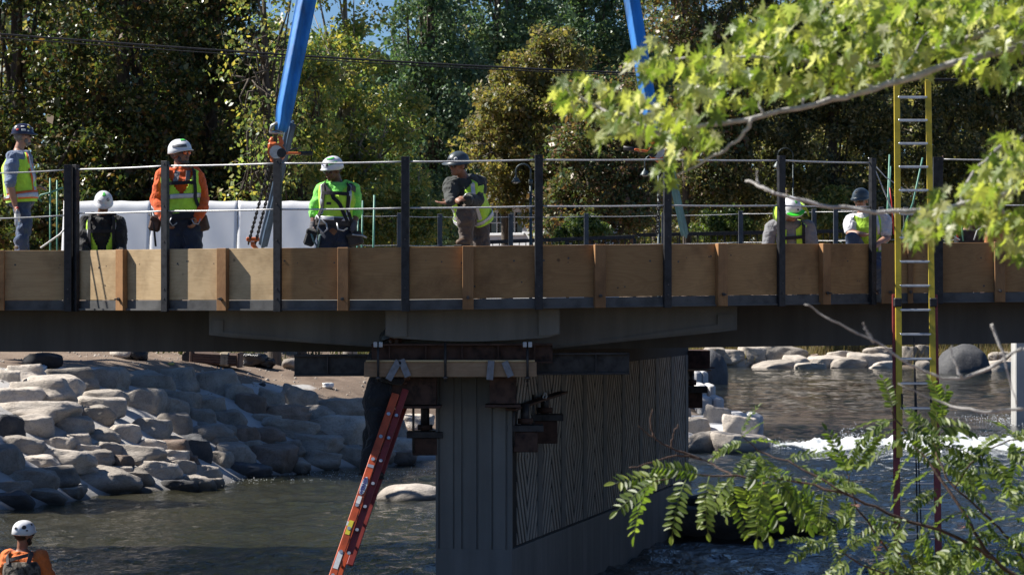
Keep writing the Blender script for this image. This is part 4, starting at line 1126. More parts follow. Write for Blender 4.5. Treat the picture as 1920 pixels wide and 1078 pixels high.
def jack(label, px, ytop, yplate, ybot, Y, w=0.24):
    o0 = P(px, ybot, Y); t = thing('screw_jack', label, 'jack', o0, 'screw jacks round the pier head')
    mm = MB(o0); mm.cyl(P(px, yplate, Y), P(px, ytop, Y), 0.05, 12); mm.build('screw', DARKST, t)
    mm = MB(o0); mm.cyl(P(px, yplate - 2, Y), P(px, yplate - 12, Y), 0.085, 12); mm.build('collar', RUST, t)
    mm = MB(o0); z0 = P(px, yplate + 12, Y).z; z1 = P(px, yplate, Y).z
    mm.box((o0.x, Y, (z0 + z1) / 2), (w * 1.7, 0.35, z1 - z0), ch=0.004); mm.build('head_plate', DARKST, t)
    mm = MB(o0); zb = P(px, ybot, Y).z
    mm.box((o0.x, Y, (zb + z0) / 2 - 0.002), (w * 1.15, 0.3, z0 - zb), ch=0.008); mm.build('hanger_block', RUST, t)
    mm = MB(o0); mm.cyl(P(px - 22, yplate + 40, Y - .16), P(px - 22, ytop, Y - .16), 0.014, 8); mm.build('tie_rod', BOLT, t)
    return t
jack('screw jack hanging left of the pier nose beside the orange ladder', 797, 740, 808, 852, 35.4)
jack('front screw jack hanging on the patterned side of the pier', 985, 756, 796, 846, 35.3)
jack('second screw jack hanging on the patterned side of the pier', 1022, 740, 776, 830, 36.6, 0.25)
mm = MB(P(960, 770, 35.2)); mm.bar(P(958, 768, 35.0), P(1056, 735, 37.5), 0.12, 0.025, ch=0.003)
ob = mm.build('walkway_plank', RUST); ob.location = P(960, 770, 35.2); tag(ob, 'thin brown plank slanting back over the pier side jacks', 'plank')
mm = MB(P(1022, 742, 36.4)); mm.tube([P(1022, 736, 36.4), P(1025, 742, 36.4), P(1022, 752, 36.4), P(1018, 744, 36.4), P(1022, 736, 36.4)], 0.012, 6)
ob = mm.build('shackle', WHITEPLATE); ob.location = P(1022, 742, 36.4); tag(ob, 'small bright shackle dangling over the pier side jacks', 'shackle')
# far end of the pier
t = thing('jack_bracket', 'dark steel bracket box at the far end of the pier', 'platform', P(1290, 712, 49.6)); o0 = P(1290, 712, 49.6)
for nm, (x0, x1, y0, y1), dpt in (('bracket_box', (1254, 1328, 656, 690), 0.9), ('board', (1254, 1330, 691, 694), 1.2), ('rail', (1262, 1340, 688, 690), 0.2)):
    mm = MB(o0); a = P(x0, y1, 49.6); b = P(x1, y0, 49.6); mm.box(((a.x + b.x) / 2, 49.6, (a.z + b.z) / 2), (b.x - a.x, dpt, b.z - a.z), ch=0.004); mm.build(nm, RUST if nm != 'board' else TIMBER, t)
jack('left screw jack hanging at the far end of the pier', 1268, 694, 724, 764, 49.4, 0.3)
jack('right screw jack hanging at the far end of the pier', 1296, 694, 724, 764, 50.0, 0.3)

# ------------------------------------------------------------------ ladders
LAD_OR = pm('orange_fibreglass', (0.52, 0.085, 0.025), 0.42, var=0.3, scale=6, bump=0.08, bscale=90)
LAD_RED = pm('red_fibreglass', (0.26, 0.035, 0.028), 0.45, var=0.3, scale=6, bump=0.08)
LAD_YEL = pm('yellow_fibreglass', (0.62, 0.46, 0.03), 0.45, var=0.25, scale=5, bump=0.08)
ALU = pm('aluminium', (0.62, 0.63, 0.64), 0.38, 0.75, var=0.2, scale=12, bump=0.1)
PAPER = pm('white_label', (0.72, 0.72, 0.70), 0.6, var=0.1, scale=20, bump=0)
YELLABEL = pm('yellow_label', (0.72, 0.60, 0.04), 0.6, var=0.1, scale=20, bump=0)
BLUEINK = pm('blue_ink', (0.02, 0.025, 0.16), 0.6, var=0.1, scale=20, bump=0)
def text_mesh(s, size, name='lettering', bold=0.0):
    cu = bpy.data.curves.new(name, 'FONT'); cu.body = s; cu.size = size; cu.align_x = 'CENTER'; cu.align_y = 'CENTER'; cu.extrude = 0.0012; cu.offset = bold
    o = bpy.data.objects.new(name, cu); COL.objects.link(o)
    dg = bpy.context.evaluated_depsgraph_get(); me = bpy.data.meshes.new_from_object(o.evaluated_get(dg))
    bpy.data.objects.remove(o); bpy.data.curves.remove(cu); return me
def place_text(s, size, pos, right, up, mat, parent, org, bold=0.0):
    me = text_mesh(s, size, 'lettering', bold); me.materials.append(mat)
    r = Vector(right).normalized(); u = Vector(up).normalized(); n_ = r.cross(u)
    o = link('lettering', me, None, parent)
    o.matrix_local = Matrix.Translation(Vector(pos) - Vector(org)) @ Matrix((r, u, n_)).transposed().to_4x4()
    return o
# orange extension ladder, seen nearly edge-on, leaning on the bracket
L0 = P(622, 1085, 33.6); L1 = P(742, 738, 34.6)
ld = (L1 - L0).normalized()
lad = thing('extension_ladder', 'orange fibreglass extension ladder leaning against the pier head bracket', 'ladder', L0 - ld * 1.2)
LO = L0 - ld * 1.2
lside = Vector((0.10, 1.0, 0)).normalized()              # rungs run back into the picture
lside = (lside - ld * lside.dot(ld)).normalized(); lface = ld.cross(lside).normalized()
if lface.x > 0: lface = -lface
def rail_(mb_, a, b, w, th, M_): mb_.box((a + b) / 2, (w, th, (b - a).length), M_, ch=0.006)
ML = Matrix((lface, lside, ld)).transposed()
Lbot = L0 - ld * 1.2; Ltop = L1
for nm, off, fo, a, b in (('near_rail', 0.0, 0.0, Lbot, Ltop), ('far_rail', 0.42, 0.0, Lbot, Ltop)):
    mm = MB(LO); rail_(mm, a + lside * off, b + lside * off, 0.085, 0.03, ML); r1 = mm.build('rail', LAD_OR, lad)
    if nm == 'near_rail': near_rail = r1
for off in (0.035, 0.385):
    mm = MB(LO); rail_(mm, L0 + ld * 0.35 - lface * 0.085 + lside * off, Ltop + ld * 0.1 - lface * 0.085 + lside * off, 0.075, 0.028, ML); mm.build('fly_rail', LAD_RED, lad)
k = 0.1
while k < (Ltop - Lbot).length - 0.05:
    p = Lbot + ld * k
    mm = MB(LO); mm.cyl(p + lside * 0.01, p + lside * 0.41, 0.016, 8); mm.build('rung', ALU, lad)
    mm = MB(LO); mm.cyl(p - lside * 0.022, p - lside * 0.014, 0.021, 10); mm.build('rung_cap', ALU, lad)
    if k > 1.5:
        mm = MB(LO); mm.cyl(p - lside * 0.021 - lface * 0.088 + ld * .01, p - lside * 0.0 - lface * 0.088 + ld * .01, 0.019, 10); mm.build('rung_cap', ALU, lad)
    k += 0.285
fs = -lside * 0.0165
def on_rail(px_len, w, h_, mat, name, off=0.0):
    p = L0 + ld * px_len + fs + lface * off
    mm = MB(LO); mm.box(p, (w, 0.003, h_), ML, ch=0.0); return mm.build(name, mat, near_rail)
on_rail(1.38, 0.07, 0.035, ALU, 'clamp_plate'); on_rail(0.96, 0.045, 0.09, PAPER, 'rating_label'); on_rail(0.62, 0.05, 0.17, YELLABEL, 'warning_label'); on_rail(0.66, 0.02, 0.05, PAPER, 'warning_label', 0.034)
on_rail(0.22, 0.055, 0.2, PAPER, 'rating_label')
pc = L0 + ld * 1.13 + fs - lside * 0.001
mm = MB(LO); mm.add([pc + lface * 0.034 * math.cos(q * math.pi / 8) + ld * 0.115 * math.sin(q * math.pi / 8) for q in range(16)] + [pc - lside * 0.002 + lface * 0.034 * math.cos(q * math.pi / 8) + ld * 0.115 * math.sin(q * math.pi / 8) for q in range(16)],
       [list(range(16)), list(range(31, 15, -1))] + [(i, (i + 1) % 16, (i + 1) % 16 + 16, i + 16) for i in range(16)])
mm.build('oval_label', PAPER, near_rail)
place_text('WERNER', 0.052, pc - lside * 0.004, ld, lface, BLUEINK, near_rail, LO, 0.002)

# yellow ladder in front of the right-hand formwork
RY = YE - 0.55
R0 = P(1716, 1120, RY - 0.9); R1 = P(1712, 150, RY + 0.35)
rdv = (R1 - R0); rd = rdv.normalized()
lad2 = thing('extension_ladder', 'tall yellow ladder with dark red base section standing in the river at right', 'ladder', R0)
ML2 = Matrix((Vector((1, 0, 0)), Vector((1, 0, 0)).cross(rd) * -1, rd)).transposed()
def at2(py, px): return P(px, py, R0.y + (R1.y - R0.y) * ((1120 - py) / 970.0))
topL, topR = (1681.5, 1740.0); botL, botR = (1688.0, 1755.0)
def lx(py): return topL + (botL - topL) * (py - 150) / 880
def rx(py): return topR + (botR - topR) * (py - 150) / 880
nrm2 = Vector((0, -1, 0))
for fx__, sgn in ((lx, -1), (rx, 1)):
    mm = MB(R0); mm.bar(at2(858, fx__(858)), at2(150, fx__(150)), 0.023, 0.07, hint=(1, 0, 0), ch=0.004); mm.build('fly_rail', LAD_YEL, lad2)
    mm = MB(R0); d_ = Vector((sgn * 0.031, 0.03, 0)); mm.bar(at2(1110, fx__(1110)) + d_, at2(552, fx__(552)) + d_, 0.026, 0.075, hint=(1, 0, 0), ch=0.004); mm.build('base_rail', LAD_RED, lad2)
    mm = MB(R0); mm.box(at2(567, fx__(567)) + Vector((sgn * 0.012, -0.0, 0)), (0.085, 0.10, 0.10), ch=0.01); mm.build('guide_bracket', DARKST, lad2)
    mm = MB(R0); mm.box(at2(752, fx__(752)) + Vector((-sgn * 0.03, -0.02, 0)), (0.02, 0.05, 0.17), ch=0.006); mm.build('rung_lock', DARKST, lad2)
py = 183.0
while py < 1060:
    mm = MB(R0); a = at2(py, lx(py) + 2); b = at2(py, rx(py) - 2)
    if py > 860: a += Vector((0, 0.03, 0)); b += Vector((0, 0.03, 0))
    mm.bar(a, b, 0.03, 0.036, hint=(0, 1, 0), ch=0.006); mm.build('rung', ALU, lad2)
    py += 43.2 + (py - 183) * 0.006
mm = MB(R0); mm.cyl(at2(1075, 1722) + Vector((0, 0.02, 0)), at2(632, 1714) + Vector((0, 0.02, 0)), 0.009, 6); mm.build('haul_rope', pm('dark_rope', (0.03, 0.03, 0.032), 0.9), lad2)
mm = MB(R0); mm.cyl(at2(1075, 1731) + Vector((0, 0.02, 0)), at2(690, 1716) + Vector((0, 0.02, 0)), 0.008, 6); mm.build('haul_rope', MATS['dark_rope'], lad2)

# ------------------------------------------------------------------ slings, lever hoists, chains
SLING = pm('blue_sling', (0.010, 0.20, 0.60), 0.55, var=0.45, scale=4, bump=0.35, bscale=7, bdist=0.03, stretch=(1, 1, 0.25), sheen=0.2)
SLING2 = pm('faded_blue_sling', (0.05, 0.09, 0.15), 0.7, var=0.3, scale=4, bump=0.35, bscale=9, bdist=0.03)
SLING3 = pm('teal_sling', (0.05, 0.15, 0.19), 0.7, var=0.3, scale=4, bump=0.35, bscale=9, bdist=0.03)
HOIST = pm('orange_hoist_paint', (0.55, 0.12, 0.025), 0.45, var=0.3, scale=14, bump=0.1)
CHAIN = pm('chain_steel', (0.03, 0.03, 0.034), 0.45, 0.6, var=0.3, scale=30)
GALV = pm('galvanised_steel', (0.42, 0.42, 0.43), 0.4, 0.7, var=0.25, scale=20)
def sling(name, label, pts, widths, mat, folds=3, th=0.05):
    """soft tubular sling, creased along its length"""
    pts = [Vector(p) for p in pts]; m = MB(pts[0]); n_ = 32; V = []; Fq = []
    K = len(pts)
    for i, p in enumerate(pts):
        d = (pts[min(i + 1, K - 1)] - pts[max(i - 1, 0)]).normalized(); s = Vector((0, 1, 0)).cross(d).normalized(); t_ = d.cross(s)
        for j in range(n_):
            a = 2 * math.pi * j / n_
            u = math.cos(a); v = math.sin(a)
            rip = 0.55 + 0.45 * math.cos(u * 5.2 + 0.9 * math.sin(i * 0.45) + 1.1) + 0.12 * math.sin(i * 1.9 + u * 3)
            V.append(p + s * u * widths[i] / 2 * (1 + 0.03 * math.sin(i * 1.3)) + t_ * v ** 3 * th * (0.35 + rip))
    for i in range(K - 1):
        for j in range(n_): Fq.append((i * n_ + j, i * n_ + (j + 1) % n_, (i + 1) * n_ + (j + 1) % n_, (i + 1) * n_ + j))
    Fq += [tuple(range(n_))[::-1], tuple(range((K - 1) * n_, K * n_))]
    m.add(V, Fq, True); o = m.build(name, mat); o.location = pts[0]; return tag(o, label, 'sling')
YH = 36.6
def lerp_pts(a, b, n_, bow=(0, 0, 0)):
    return [Vector(a).lerp(Vector(b), i / n_) + Vector(bow) * math.sin(math.pi * i / n_) for i in range(n_ + 1)]
apex = P(885, -1560, 40)
sling('lifting_sling', 'bright blue lifting sling above the left chain hoist', [P(526, 246, YH), P(530, 232, YH)] + lerp_pts(P(534, 205, YH), apex, 24)[0:], [0.14, 0.17] + [0.20, 0.22, 0.24] + [0.235] * 22, SLING)
sling('lifting_sling', 'darker blue lifting sling above the right chain hoist', [P(1222, 256, YH), P(1221, 240, YH)] + lerp_pts(P(1218, 205, YH), apex + Vector((.3, 0, 0)), 24)[0:], [0.12, 0.15] + [0.18, 0.19, 0.2] + [0.19] * 22, SLING)
sling('lifting_sling', 'faded grey-blue sling slanting down behind the left post', lerp_pts(P(546, 232, YH + .5), P(493, 460, YH + 2.5), 12), [0.12] * 13, SLING2)
sling('lifting_sling', 'teal sling slanting down behind the right chain hoist', lerp_pts(P(1243, 250, YH + .5), P(1284, 440, YH + 2.5), 12), [0.10] * 13, SLING3)
hk = thing('crane_hook', 'crane hook far above the bridge where the blue slings meet', 'hook', apex)
mm = MB(apex); mm.tube([apex + Vector((-0.2, 0, 0.3)), apex + Vector((-0.28, 0, 0)), apex + Vector((-0.1, 0, -0.22)), apex + Vector((0.15, 0, -0.2)), apex + Vector((0.28, 0, 0.05)), apex + Vector((0.1, 0, 0.5)), apex + Vector((0, 0, 0.9))], [0.05, 0.08, 0.1, 0.1, 0.09, 0.08, 0.07], 10); mm.build('hook', LAD_RED, hk)
mm = MB(apex); mm.cyl(apex + Vector((0, 0, 0.9)), apex + Vector((0, 0, 25)), 0.03, 8); mm.build('wire', CABLE, hk)
def chain(label, a, b, pitch=0.05, r=0.0085, sag=0.0):
    a = Vector(a); b = Vector(b); n_ = int((b - a).length / pitch)
    t = thing('hoist_chain', label, 'chain', a, 'hoist chains')
    d = (b - a).normalized(); x, y, z = frame_of(d)
    me = {}
    for i in range(n_):
        s = (x, y)[i % 2]
        if i % 2 not in me:
            q = [s * math.cos(k_ * math.pi / 4) * 0.014 + d * math.sin(k_ * math.pi / 4) * 0.036 for k_ in range(9)]
            me[i % 2] = MB().tube(q, r, 5, caps=False).mesh('chain_link', CHAIN)
        link('link', me[i % 2], None, t, loc=d * pitch * (i + 0.5))
    return t
def hoist(label, px, py, sgn, ang, hx, hy):
    """lever hoist: top hook with shackle, ratchet body, chain guide, lever with black grip"""
    c = P(px, py, YH); t = thing('lever_hoist', label, 'hoist', c, 'lever chain hoists')
    k = YH / F
    def q(dx, dy, dd=0.0): return c + Vector((sgn * dx * k, dd, -dy * k))
    mm = MB(c); mm.tube([q(-8, -28), q(-11, -22), q(-6, -12), q(3, -10), q(9, -18), q(6, -28), q(2, -30)], [0.02, 0.03, 0.036, 0.036, 0.03, 0.025, 0.018], 10); mm.build('top_hook', HOIST, t)
    mm = MB(c); mm.tube([q(-12, -38), q(-9, -50), q(0, -55), q(8, -50), q(9, -36)], 0.02, 8); mm.cyl(q(-14, -38), q(12, -36), 0.018, 8); mm.build('shackle', GALV, t)
    mm = MB(c); mm.cyl(q(0, 0, -0.07), q(0, 0, 0.07), 0.105, 18); mm.box(q(-7, -8), (0.12, 0.12, 0.14), ch=0.025); mm.build('ratchet_body', HOIST, t)
    mm = MB(c); mm.cyl(q(10, 2, -0.10), q(10, 2, -0.065), 0.055, 14); mm.build('ratchet_knob', CHAIN, t)
    mm = MB(c); mm.cyl(q(0, 0, -0.085), q(0, 0, -0.071), 0.08, 14); mm.build('gear_cover', GALV, t)
    mm = MB(c); mm.box(q(-4, 12), (0.10, 0.1, 0.10), ch=0.02); mm.build('chain_guide', HOIST, t)
    e = q(hx, hy, -0.05)
    mm = MB(c); mm.bar(q(6, 2, -0.055), e, 0.028, 0.07, hint=(0, 1, 0), ch=0.01); mm.build('lever', HOIST, t)
    mm = MB(c); dd = (e - q(6, 2, -0.055)).normalized(); mm.cyl(e - dd * 0.02, e + dd * 0.13, 0.026, 10); mm.build('grip', BLACK, t)
    return t
hoist('orange lever hoist hanging at the left blue sling', 519, 286, 1, 0, 46, 2)
hoist('orange lever hoist at the right, half behind maple leaves', 1233, 285, -1, 0, 44, -4)
chain('left strand of chain running down from the left hoist', P(508, 300, YH), P(465, 460, YH + 1.5))
chain('right strand of chain running down from the left hoist', P(519, 300, YH), P(478, 460, YH + 1.5))
chain('chain running down from the right hoist', P(1240, 300, YH), P(1232, 448, YH + 1.0))
t = thing('bottom_hook', 'orange bottom hook of the left chain at the deck', 'hook', P(474, 464, YH + 1.4)); c = P(474, 464, YH + 1.4)
mm = MB(c); mm.tube([c + Vector(v) for v in ((0, 0, 0.07), (0.0, 0, 0.03), (0.05, 0, -0.02), (0.03, 0, -0.08), (-0.03, 0, -0.08), (-0.05, 0, -0.03))], [0.03, 0.028, 0.026, 0.024, 0.02, 0.012], 8); mm.build('hook', HOIST, t)
mm = MB(c); mm.box(c + Vector((0, 0, 0.1)), (0.16, 0.05, 0.05), ch=0.01); mm.build('load_bar', HOIST, t)

# ------------------------------------------------------------------ rebar, wires, odd pieces on the deck
REBAR = pm('epoxy_rebar', (0.09, 0.26, 0.19), 0.5, var=0.2, scale=20, bump=0.4, bscale=120)
REDROD = pm('red_rod', (0.5, 0.03, 0.02), 0.5, var=0.2, scale=20)
WHITEW = pm('white_wire', (0.7, 0.7, 0.68), 0.5, var=0.1, scale=20)
def rod(label, pts, Y, r=0.011, mat=None, name='rebar', cat='rebar', group='green rebar standing on the deck'):
    q = [P(x, y, Y + (p[0] if p else 0)) for (x, y, *p) in pts]
    mm = MB(q[0]); mm.tube(q, r, 7); o = mm.build(name, mat or REBAR); o.location = q[0]; return tag(o, label, cat, group)
rod('left one of two green rebars beside the man with the water bottle', [(94, 575), (94, 334)], 38.5)
rod('right one of two green rebars beside the man with the water bottle', [(107, 575), (107, 338)], 38.6)
rod('green rebar with a hooked end tied across the two left rebars', [(118, 352), (92, 362), (76, 366), (72, 372), (78, 378)], 38.5)
rod('taller green rebar right of the lime-sleeved worker', [(698, 575), (702, 366)], 38.2, 0.013)
rod('shorter green rebar right of the lime-sleeved worker', [(676, 575), (680, 376)], 38.4)
rod('thin green rebar leaning behind the lime-sleeved worker', [(666, 575), (672, 400)], 39)
rod('tallest green rebar left of the yellow ladder', [(1654, 575), (1662, 450), (1668, 290)], 38)
rod('green rebar close beside the tallest one', [(1657, 575), (1670, 312)], 38.2)
rod('green rebar seen between the rails of the yellow ladder', [(1680, 575), (1687, 295)], 38.4)
rod('green rebar leaning right behind the yellow ladder', [(1685, 455), (1712, 380), (1730, 296)], 38.6, 0.012)
rod('short green rebar leaning low behind the yellow ladder', [(1700, 455), (1716, 410)], 38.8)
rod('bent green rebar looped low behind the maple leaves at right', [(1782, 452), (1780, 420), (1786, 412), (1800, 430), (1808, 452)], 38.5)
rod('straight green rebar in the loop of rebar at right', [(1806, 452), (1803, 418)], 38.4)
rod('thin red rod leaning beside the tallest rebar', [(1676, 440), (1672, 380), (1668, 352)], 38.1, 0.008, REDROD, 'marking_rod', 'rod', 'red rods on the deck')
rod('thin red rod low down right of the ladder', [(1796, 450), (1793, 418)], 38.1, 0.012, REDROD, 'marking_rod', 'rod', 'red rods on the deck')
rod('thin brown upright rod by the right railing post', [(1765, 350), (1768, 292)], YE + 0.3, 0.008, RUST, 'marking_rod', 'rod', None)
rod('silvery wire hooked at the top of the right railing post', [(1745, 345), (1748, 318), (1758, 302), (1766, 298)], YE + .2, 0.008, ALU, 'tie_wire', 'wire', 'loose wires at the right')
rod('slack grey wire drooping from the last bay post to the ladder', [(1628, 296), (1660, 332), (1690, 352), (1706, 362)], YE + .2, 0.006, ALU, 'tie_wire', 'wire', 'loose wires at the right')
rod('pale wire crossing low behind the maple leaves', [(1772, 430), (1790, 444), (1800, 450)], 38, 0.008, WHITEW, 'tie_wire', 'wire', 'loose wires at the right')
rod('pale curled wire beside the orange timber block', [(1826, 450), (1832, 432), (1846, 424)], 38, 0.008, WHITEW, 'tie_wire', 'wire', 'loose wires at the right')
rod('white pipe leaning on the deck left of the double posts', [(76, 465), (112, 440), (130, 420)], YE + 0.6, 0.011, WHITEW, 'pipe', 'pipe', None)
# orange block and cloth at the right edge
c = P(1864, 428, 38.2); t = thing('timber_block', 'stubby orange-brown timber block standing on the deck behind the maple', 'block', (c.x, c.y, 0.12))
o0 = Vector((c.x, c.y, 0.12))
mm = MB(o0); mm.box((c.x, c.y, (P(0, 456, 38.2).z + P(0, 424, 38.2).z) / 2), (0.22, 0.2, 0.24), ch=0.02); mm.build('lower_half', pm('orange_timber', (0.42, 0.16, 0.06), 0.7, var=0.3, scale=6, bump=0.3), t)
mm = MB(o0); mm.box((c.x - 0.01, c.y, P(0, 412, 38.2).z), (0.17, 0.16, 0.15), ch=0.02); mm.build('upper_half', MATS['orange_timber'], t)
mm = MB(o0); mm.box((c.x, c.y, 0.4), (0.3, 0.3, 0.62), ch=0.01); mm.build('stand', RUST, t)
c = P(1822, 416, 38.6)
V = []; 
for i in range(9):
    for j in range(7):
        u = i / 8 - .5; w = j / 6
        V.append((u * 0.34 * (0.35 + 0.65 * (1 - w)), 0.09 * math.sin(u * 9) * (1 - w) + 0.03 * math.sin(i * 2 + j), -0.28 + 0.32 * w))
fq_ = [(i * 7 + j, (i + 1) * 7 + j, (i + 1) * 7 + j + 1, i * 7 + j + 1) for i in range(8) for j in range(6)]
ob = link('cloth', np_mesh('cloth', V, fq_, True, pm('pinkish_canvas', (0.42, 0.26, 0.21), 0.9, var=0.3, scale=10, bump=0.4))); ob.location = c; ob.modifiers.new('t', 'SOLIDIFY').thickness = 0.006
tag(ob, 'crumpled pinkish canvas hung up beside the orange timber block', 'cloth')
c = P(1832, 450, 38.3); mm = MB(); mm.box((0, 0, 0), (0.44, 0.3, 0.26), ch=0.012); ob = mm.build('tool_box', BLACK); ob.location = c + Vector((0, 0.3, 0))
tag(ob, 'black tool box behind the formwork at the right edge', 'box')
# lumber stack under the bottle man, planks under the others (stand on the deck)
def lumber(label, px, Y, z0, z1, w=0.9, d=0.7):
    x = (px - 960) / F * Y; n_ = max(1, round((z1 - z0) / 0.09)); t = thing('lumber_stack', label, 'lumber', (x, Y, z0)); hh = (z1 - z0) / n_
    for i in range(n_):
        for j in range(3):
            link('plank', MB().box((0, 0, 0), (w, d / 3 - 0.012, hh - 0.004), ch=0.004).mesh('plank', TIMBER), None, t, loc=(0.02 * ((i * 7) % 3 - 1), (j - 1) * d / 3, hh * (i + 0.5)))
    return t

# ------------------------------------------------------------------ things beyond the bridge
LAMP = pm('lamp_green_paint', (0.05, 0.07, 0.075), 0.45, 0.2, var=0.2, scale=10)
LAMPG = pm('lamp_glass', (0.6, 0.6, 0.58), 0.3, var=0.05, scale=10, bump=0)
def lamp(label, px, Y, xs, ys, ytop):
    """gooseneck lamp: pole at px, bell shade centred at xs, ys"""
    k = Y / F; x = (px - 960) * k; z = hgt(x, Y); t = thing('street_lamp', label, 'lamp', (x, Y, z), 'gooseneck lamps along the path'); o0 = Vector((x, Y, z))
    zt = (570 - ytop) * k; zs = (570 - ys) * k; xsw = (xs - 960) * k; rad = abs(x - xsw) / 2; cx = (x + xsw) / 2
    mm = MB(o0); mm.tube([(x, Y, z), (x, Y, z + 1.0), (x, Y, zt - rad - 0.3)], [0.07, 0.05, 0.035], 10); mm.build('pole', LAMP, t)
    mm = MB(o0); mm.cyl((x, Y, zt - rad - 0.34), (x, Y, zt - rad - 0.2), 0.055, 10); mm.build('collar', LAMP, t)
    mm = MB(o0); s = 1 if x > xsw else -1
    mm.tube([(x, Y, zt - rad - 0.3)] + [(cx + s * rad * math.cos(a), Y, zt - rad + rad * math.sin(a)) for a in np.linspace(0, math.pi, 12)] + [(xsw, Y, zs + 0.05)], 0.022, 8); mm.build('gooseneck', LAMP, t)
    mm = MB(o0); sc_ = 9.0 * k / 0.30
    pr = [(a_ * sc_, b_ * sc_) for a_, b_ in [(0.05, 0.32), (0.07, 0.2), (0.16, 0.12), (0.24, 0.0), (0.29, -0.1), (0.30, -0.13)]]
    mm.tube([(xsw, Y, zs + h_) for r_, h_ in pr], [r_ for r_, h_ in pr], 16); mm.build('shade', LAMP, t)
    mm = MB(o0); mm.ball((xsw, Y, zs - 0.12 * sc_), (0.2 * sc_, 0.2 * sc_, 0.1 * sc_)); mm.build('globe', LAMPG, t)
lamp('gooseneck lamp in front of the golden tree', 995, 80, 967, 338, 308)
lamp('dim gooseneck lamp half hidden behind the right sling', 1235, 90, 1209, 325, 292)
lamp('gooseneck lamp above the bent worker', 1487, 166, 1458, 310, 278)
# white house
WSID = pm('white_siding', (0.70, 0.71, 0.73), 0.6, var=0.08, scale=3, bump=0.1)
ROOF = pm('grey_shingle', (0.09, 0.085, 0.085), 0.9, var=0.3, scale=8, bump=0.4)
GLASSD = pm('dark_window_glass', (0.035, 0.03, 0.025), 0.08, var=0.2, scale=2, bump=0)
hy = 98.5; hk = hy / F; hx0 = (893 - 960) * hk; hx1 = (1040 - 960) * hk; hz = hgt((hx0 + hx1) / 2, hy)
hs = thing('white_house', 'small white house behind the kneeling man and golden tree', 'house', ((hx0 + hx1) / 2, hy + 2, hz)); o0 = Vector(((hx0 + hx1) / 2, hy + 2, hz))
zt = 3.05; wx0, wx1 = (905 - 960) * hk, (986 - 960) * hk; wz0, wz1 = (570 - 437) * hk, (570 - 398) * hk
for (a0, a1, b0, b1) in ((hx0, wx0, hz - .3, zt), (wx1, hx1, hz - .3, zt), (wx0, wx1, hz - .3, wz0), (wx0, wx1, wz1, zt)):
    mm = MB(o0); mm.box(((a0 + a1) / 2, hy, (b0 + b1) / 2), (a1 - a0, 0.2, b1 - b0)); mm.build('wall', WSID, hs)
for a0 in (hx0 + 0.1, hx1 - 0.1):
    mm = MB(o0); mm.box((a0, hy + 2.1, (hz + zt) / 2), (0.2, 3.99, zt - hz)); mm.build('wall', WSID, hs)
win = MB(o0); win.box(((wx0 + wx1) / 2, hy - 0.01, wz0 - 0.04), (wx1 - wx0 + 0.2, 0.3, 0.08), ch=0.01); w_o = win.build('window_sill', WSID, hs)
mm = MB(o0); mm.box(((wx0 + wx1) / 2, hy + 0.03, (wz0 + wz1) / 2), (wx1 - wx0, 0.02, wz1 - wz0)); wno = mm.build('window', GLASSD, hs)
for i in range(5):
    mm = MB(o0); x = wx0 + (wx1 - wx0) * i / 4; mm.box((x, hy - 0.02, (wz0 + wz1) / 2), (0.05 if i in (0, 4) else 0.028, 0.06, wz1 - wz0)); mm.build('muntin', WSID, wno)
mm = MB(o0); mm.box(((wx0 + wx1) / 2, hy - 0.021, (wz0 + wz1) / 2), (wx1 - wx0, 0.05, 0.03)); mm.build('muntin', WSID, wno)
mm = MB(o0); mm.prism([(hx0 - .3, hy - .4, zt), (hx0 - .3, hy + 4.6, zt), (hx0 - .3, hy + 2.1, zt + 1.0)], (hx1 - hx0 + .6, 0, 0)); mm.build('roof', ROOF, hs)
hs.rotation_euler = (0, 0, R_(-35)); hs.location.x += 1.15; hs.location.y -= 0.4
# black park railing beyond the deck
RY2 = 62.0
def park_rail(label, x0, x1, y0, y1, Y):
    a = P(x0, y0, Y); b = P(x1, y1, Y); zg_ = -1.2; t = thing('park_railing', label, 'railing', (a.x, Y, zg_), 'black railings beyond the deck'); o0 = Vector((a.x, Y, zg_))
    mm = MB(o0); sr = Y / 66.0; mm.bar(a, b, 0.08 * sr, 0.07 * sr, hint=(0, 1, 0), ch=0.01); mm.build('top_rail', BLACK, t)
    lo = Vector((0, 0, -1.0 * sr)); mm = MB(o0); mm.bar(a + lo, b + lo, 0.05, 0.05, hint=(0, 1, 0)); mm.build('bottom_rail', BLACK, t)
    L_ = (b - a).length; me = MB().box((0, 0, -0.5 * sr), (0.02 * sr, 0.02 * sr, 0.93 * sr)).mesh('baluster', BLACK)
    for i in range(int(L_ / (0.14 * sr))): link('baluster', me, None, t, loc=a.lerp(b, (i + 0.5) * 0.14 * sr / L_) - o0)
    for i in range(int(L_ / 2.4) + 2):
        p = a.lerp(b, min(1, i * 2.4 / L_)); z_ = hgt(p.x, p.y) - 0.1
        mm = MB(o0); mm.box((p.x, p.y, (p.z - 0.05 + z_) / 2), (0.08, 0.08, p.z - 0.05 - z_)); mm.build('post', BLACK, t)
park_rail('low black railing seen above the mid formwork', 893, 1190, 455, 444, 82)
park_rail('thick black railing behind the bent and squatting workers', 1190, 1640, 441, 432, 166.5)
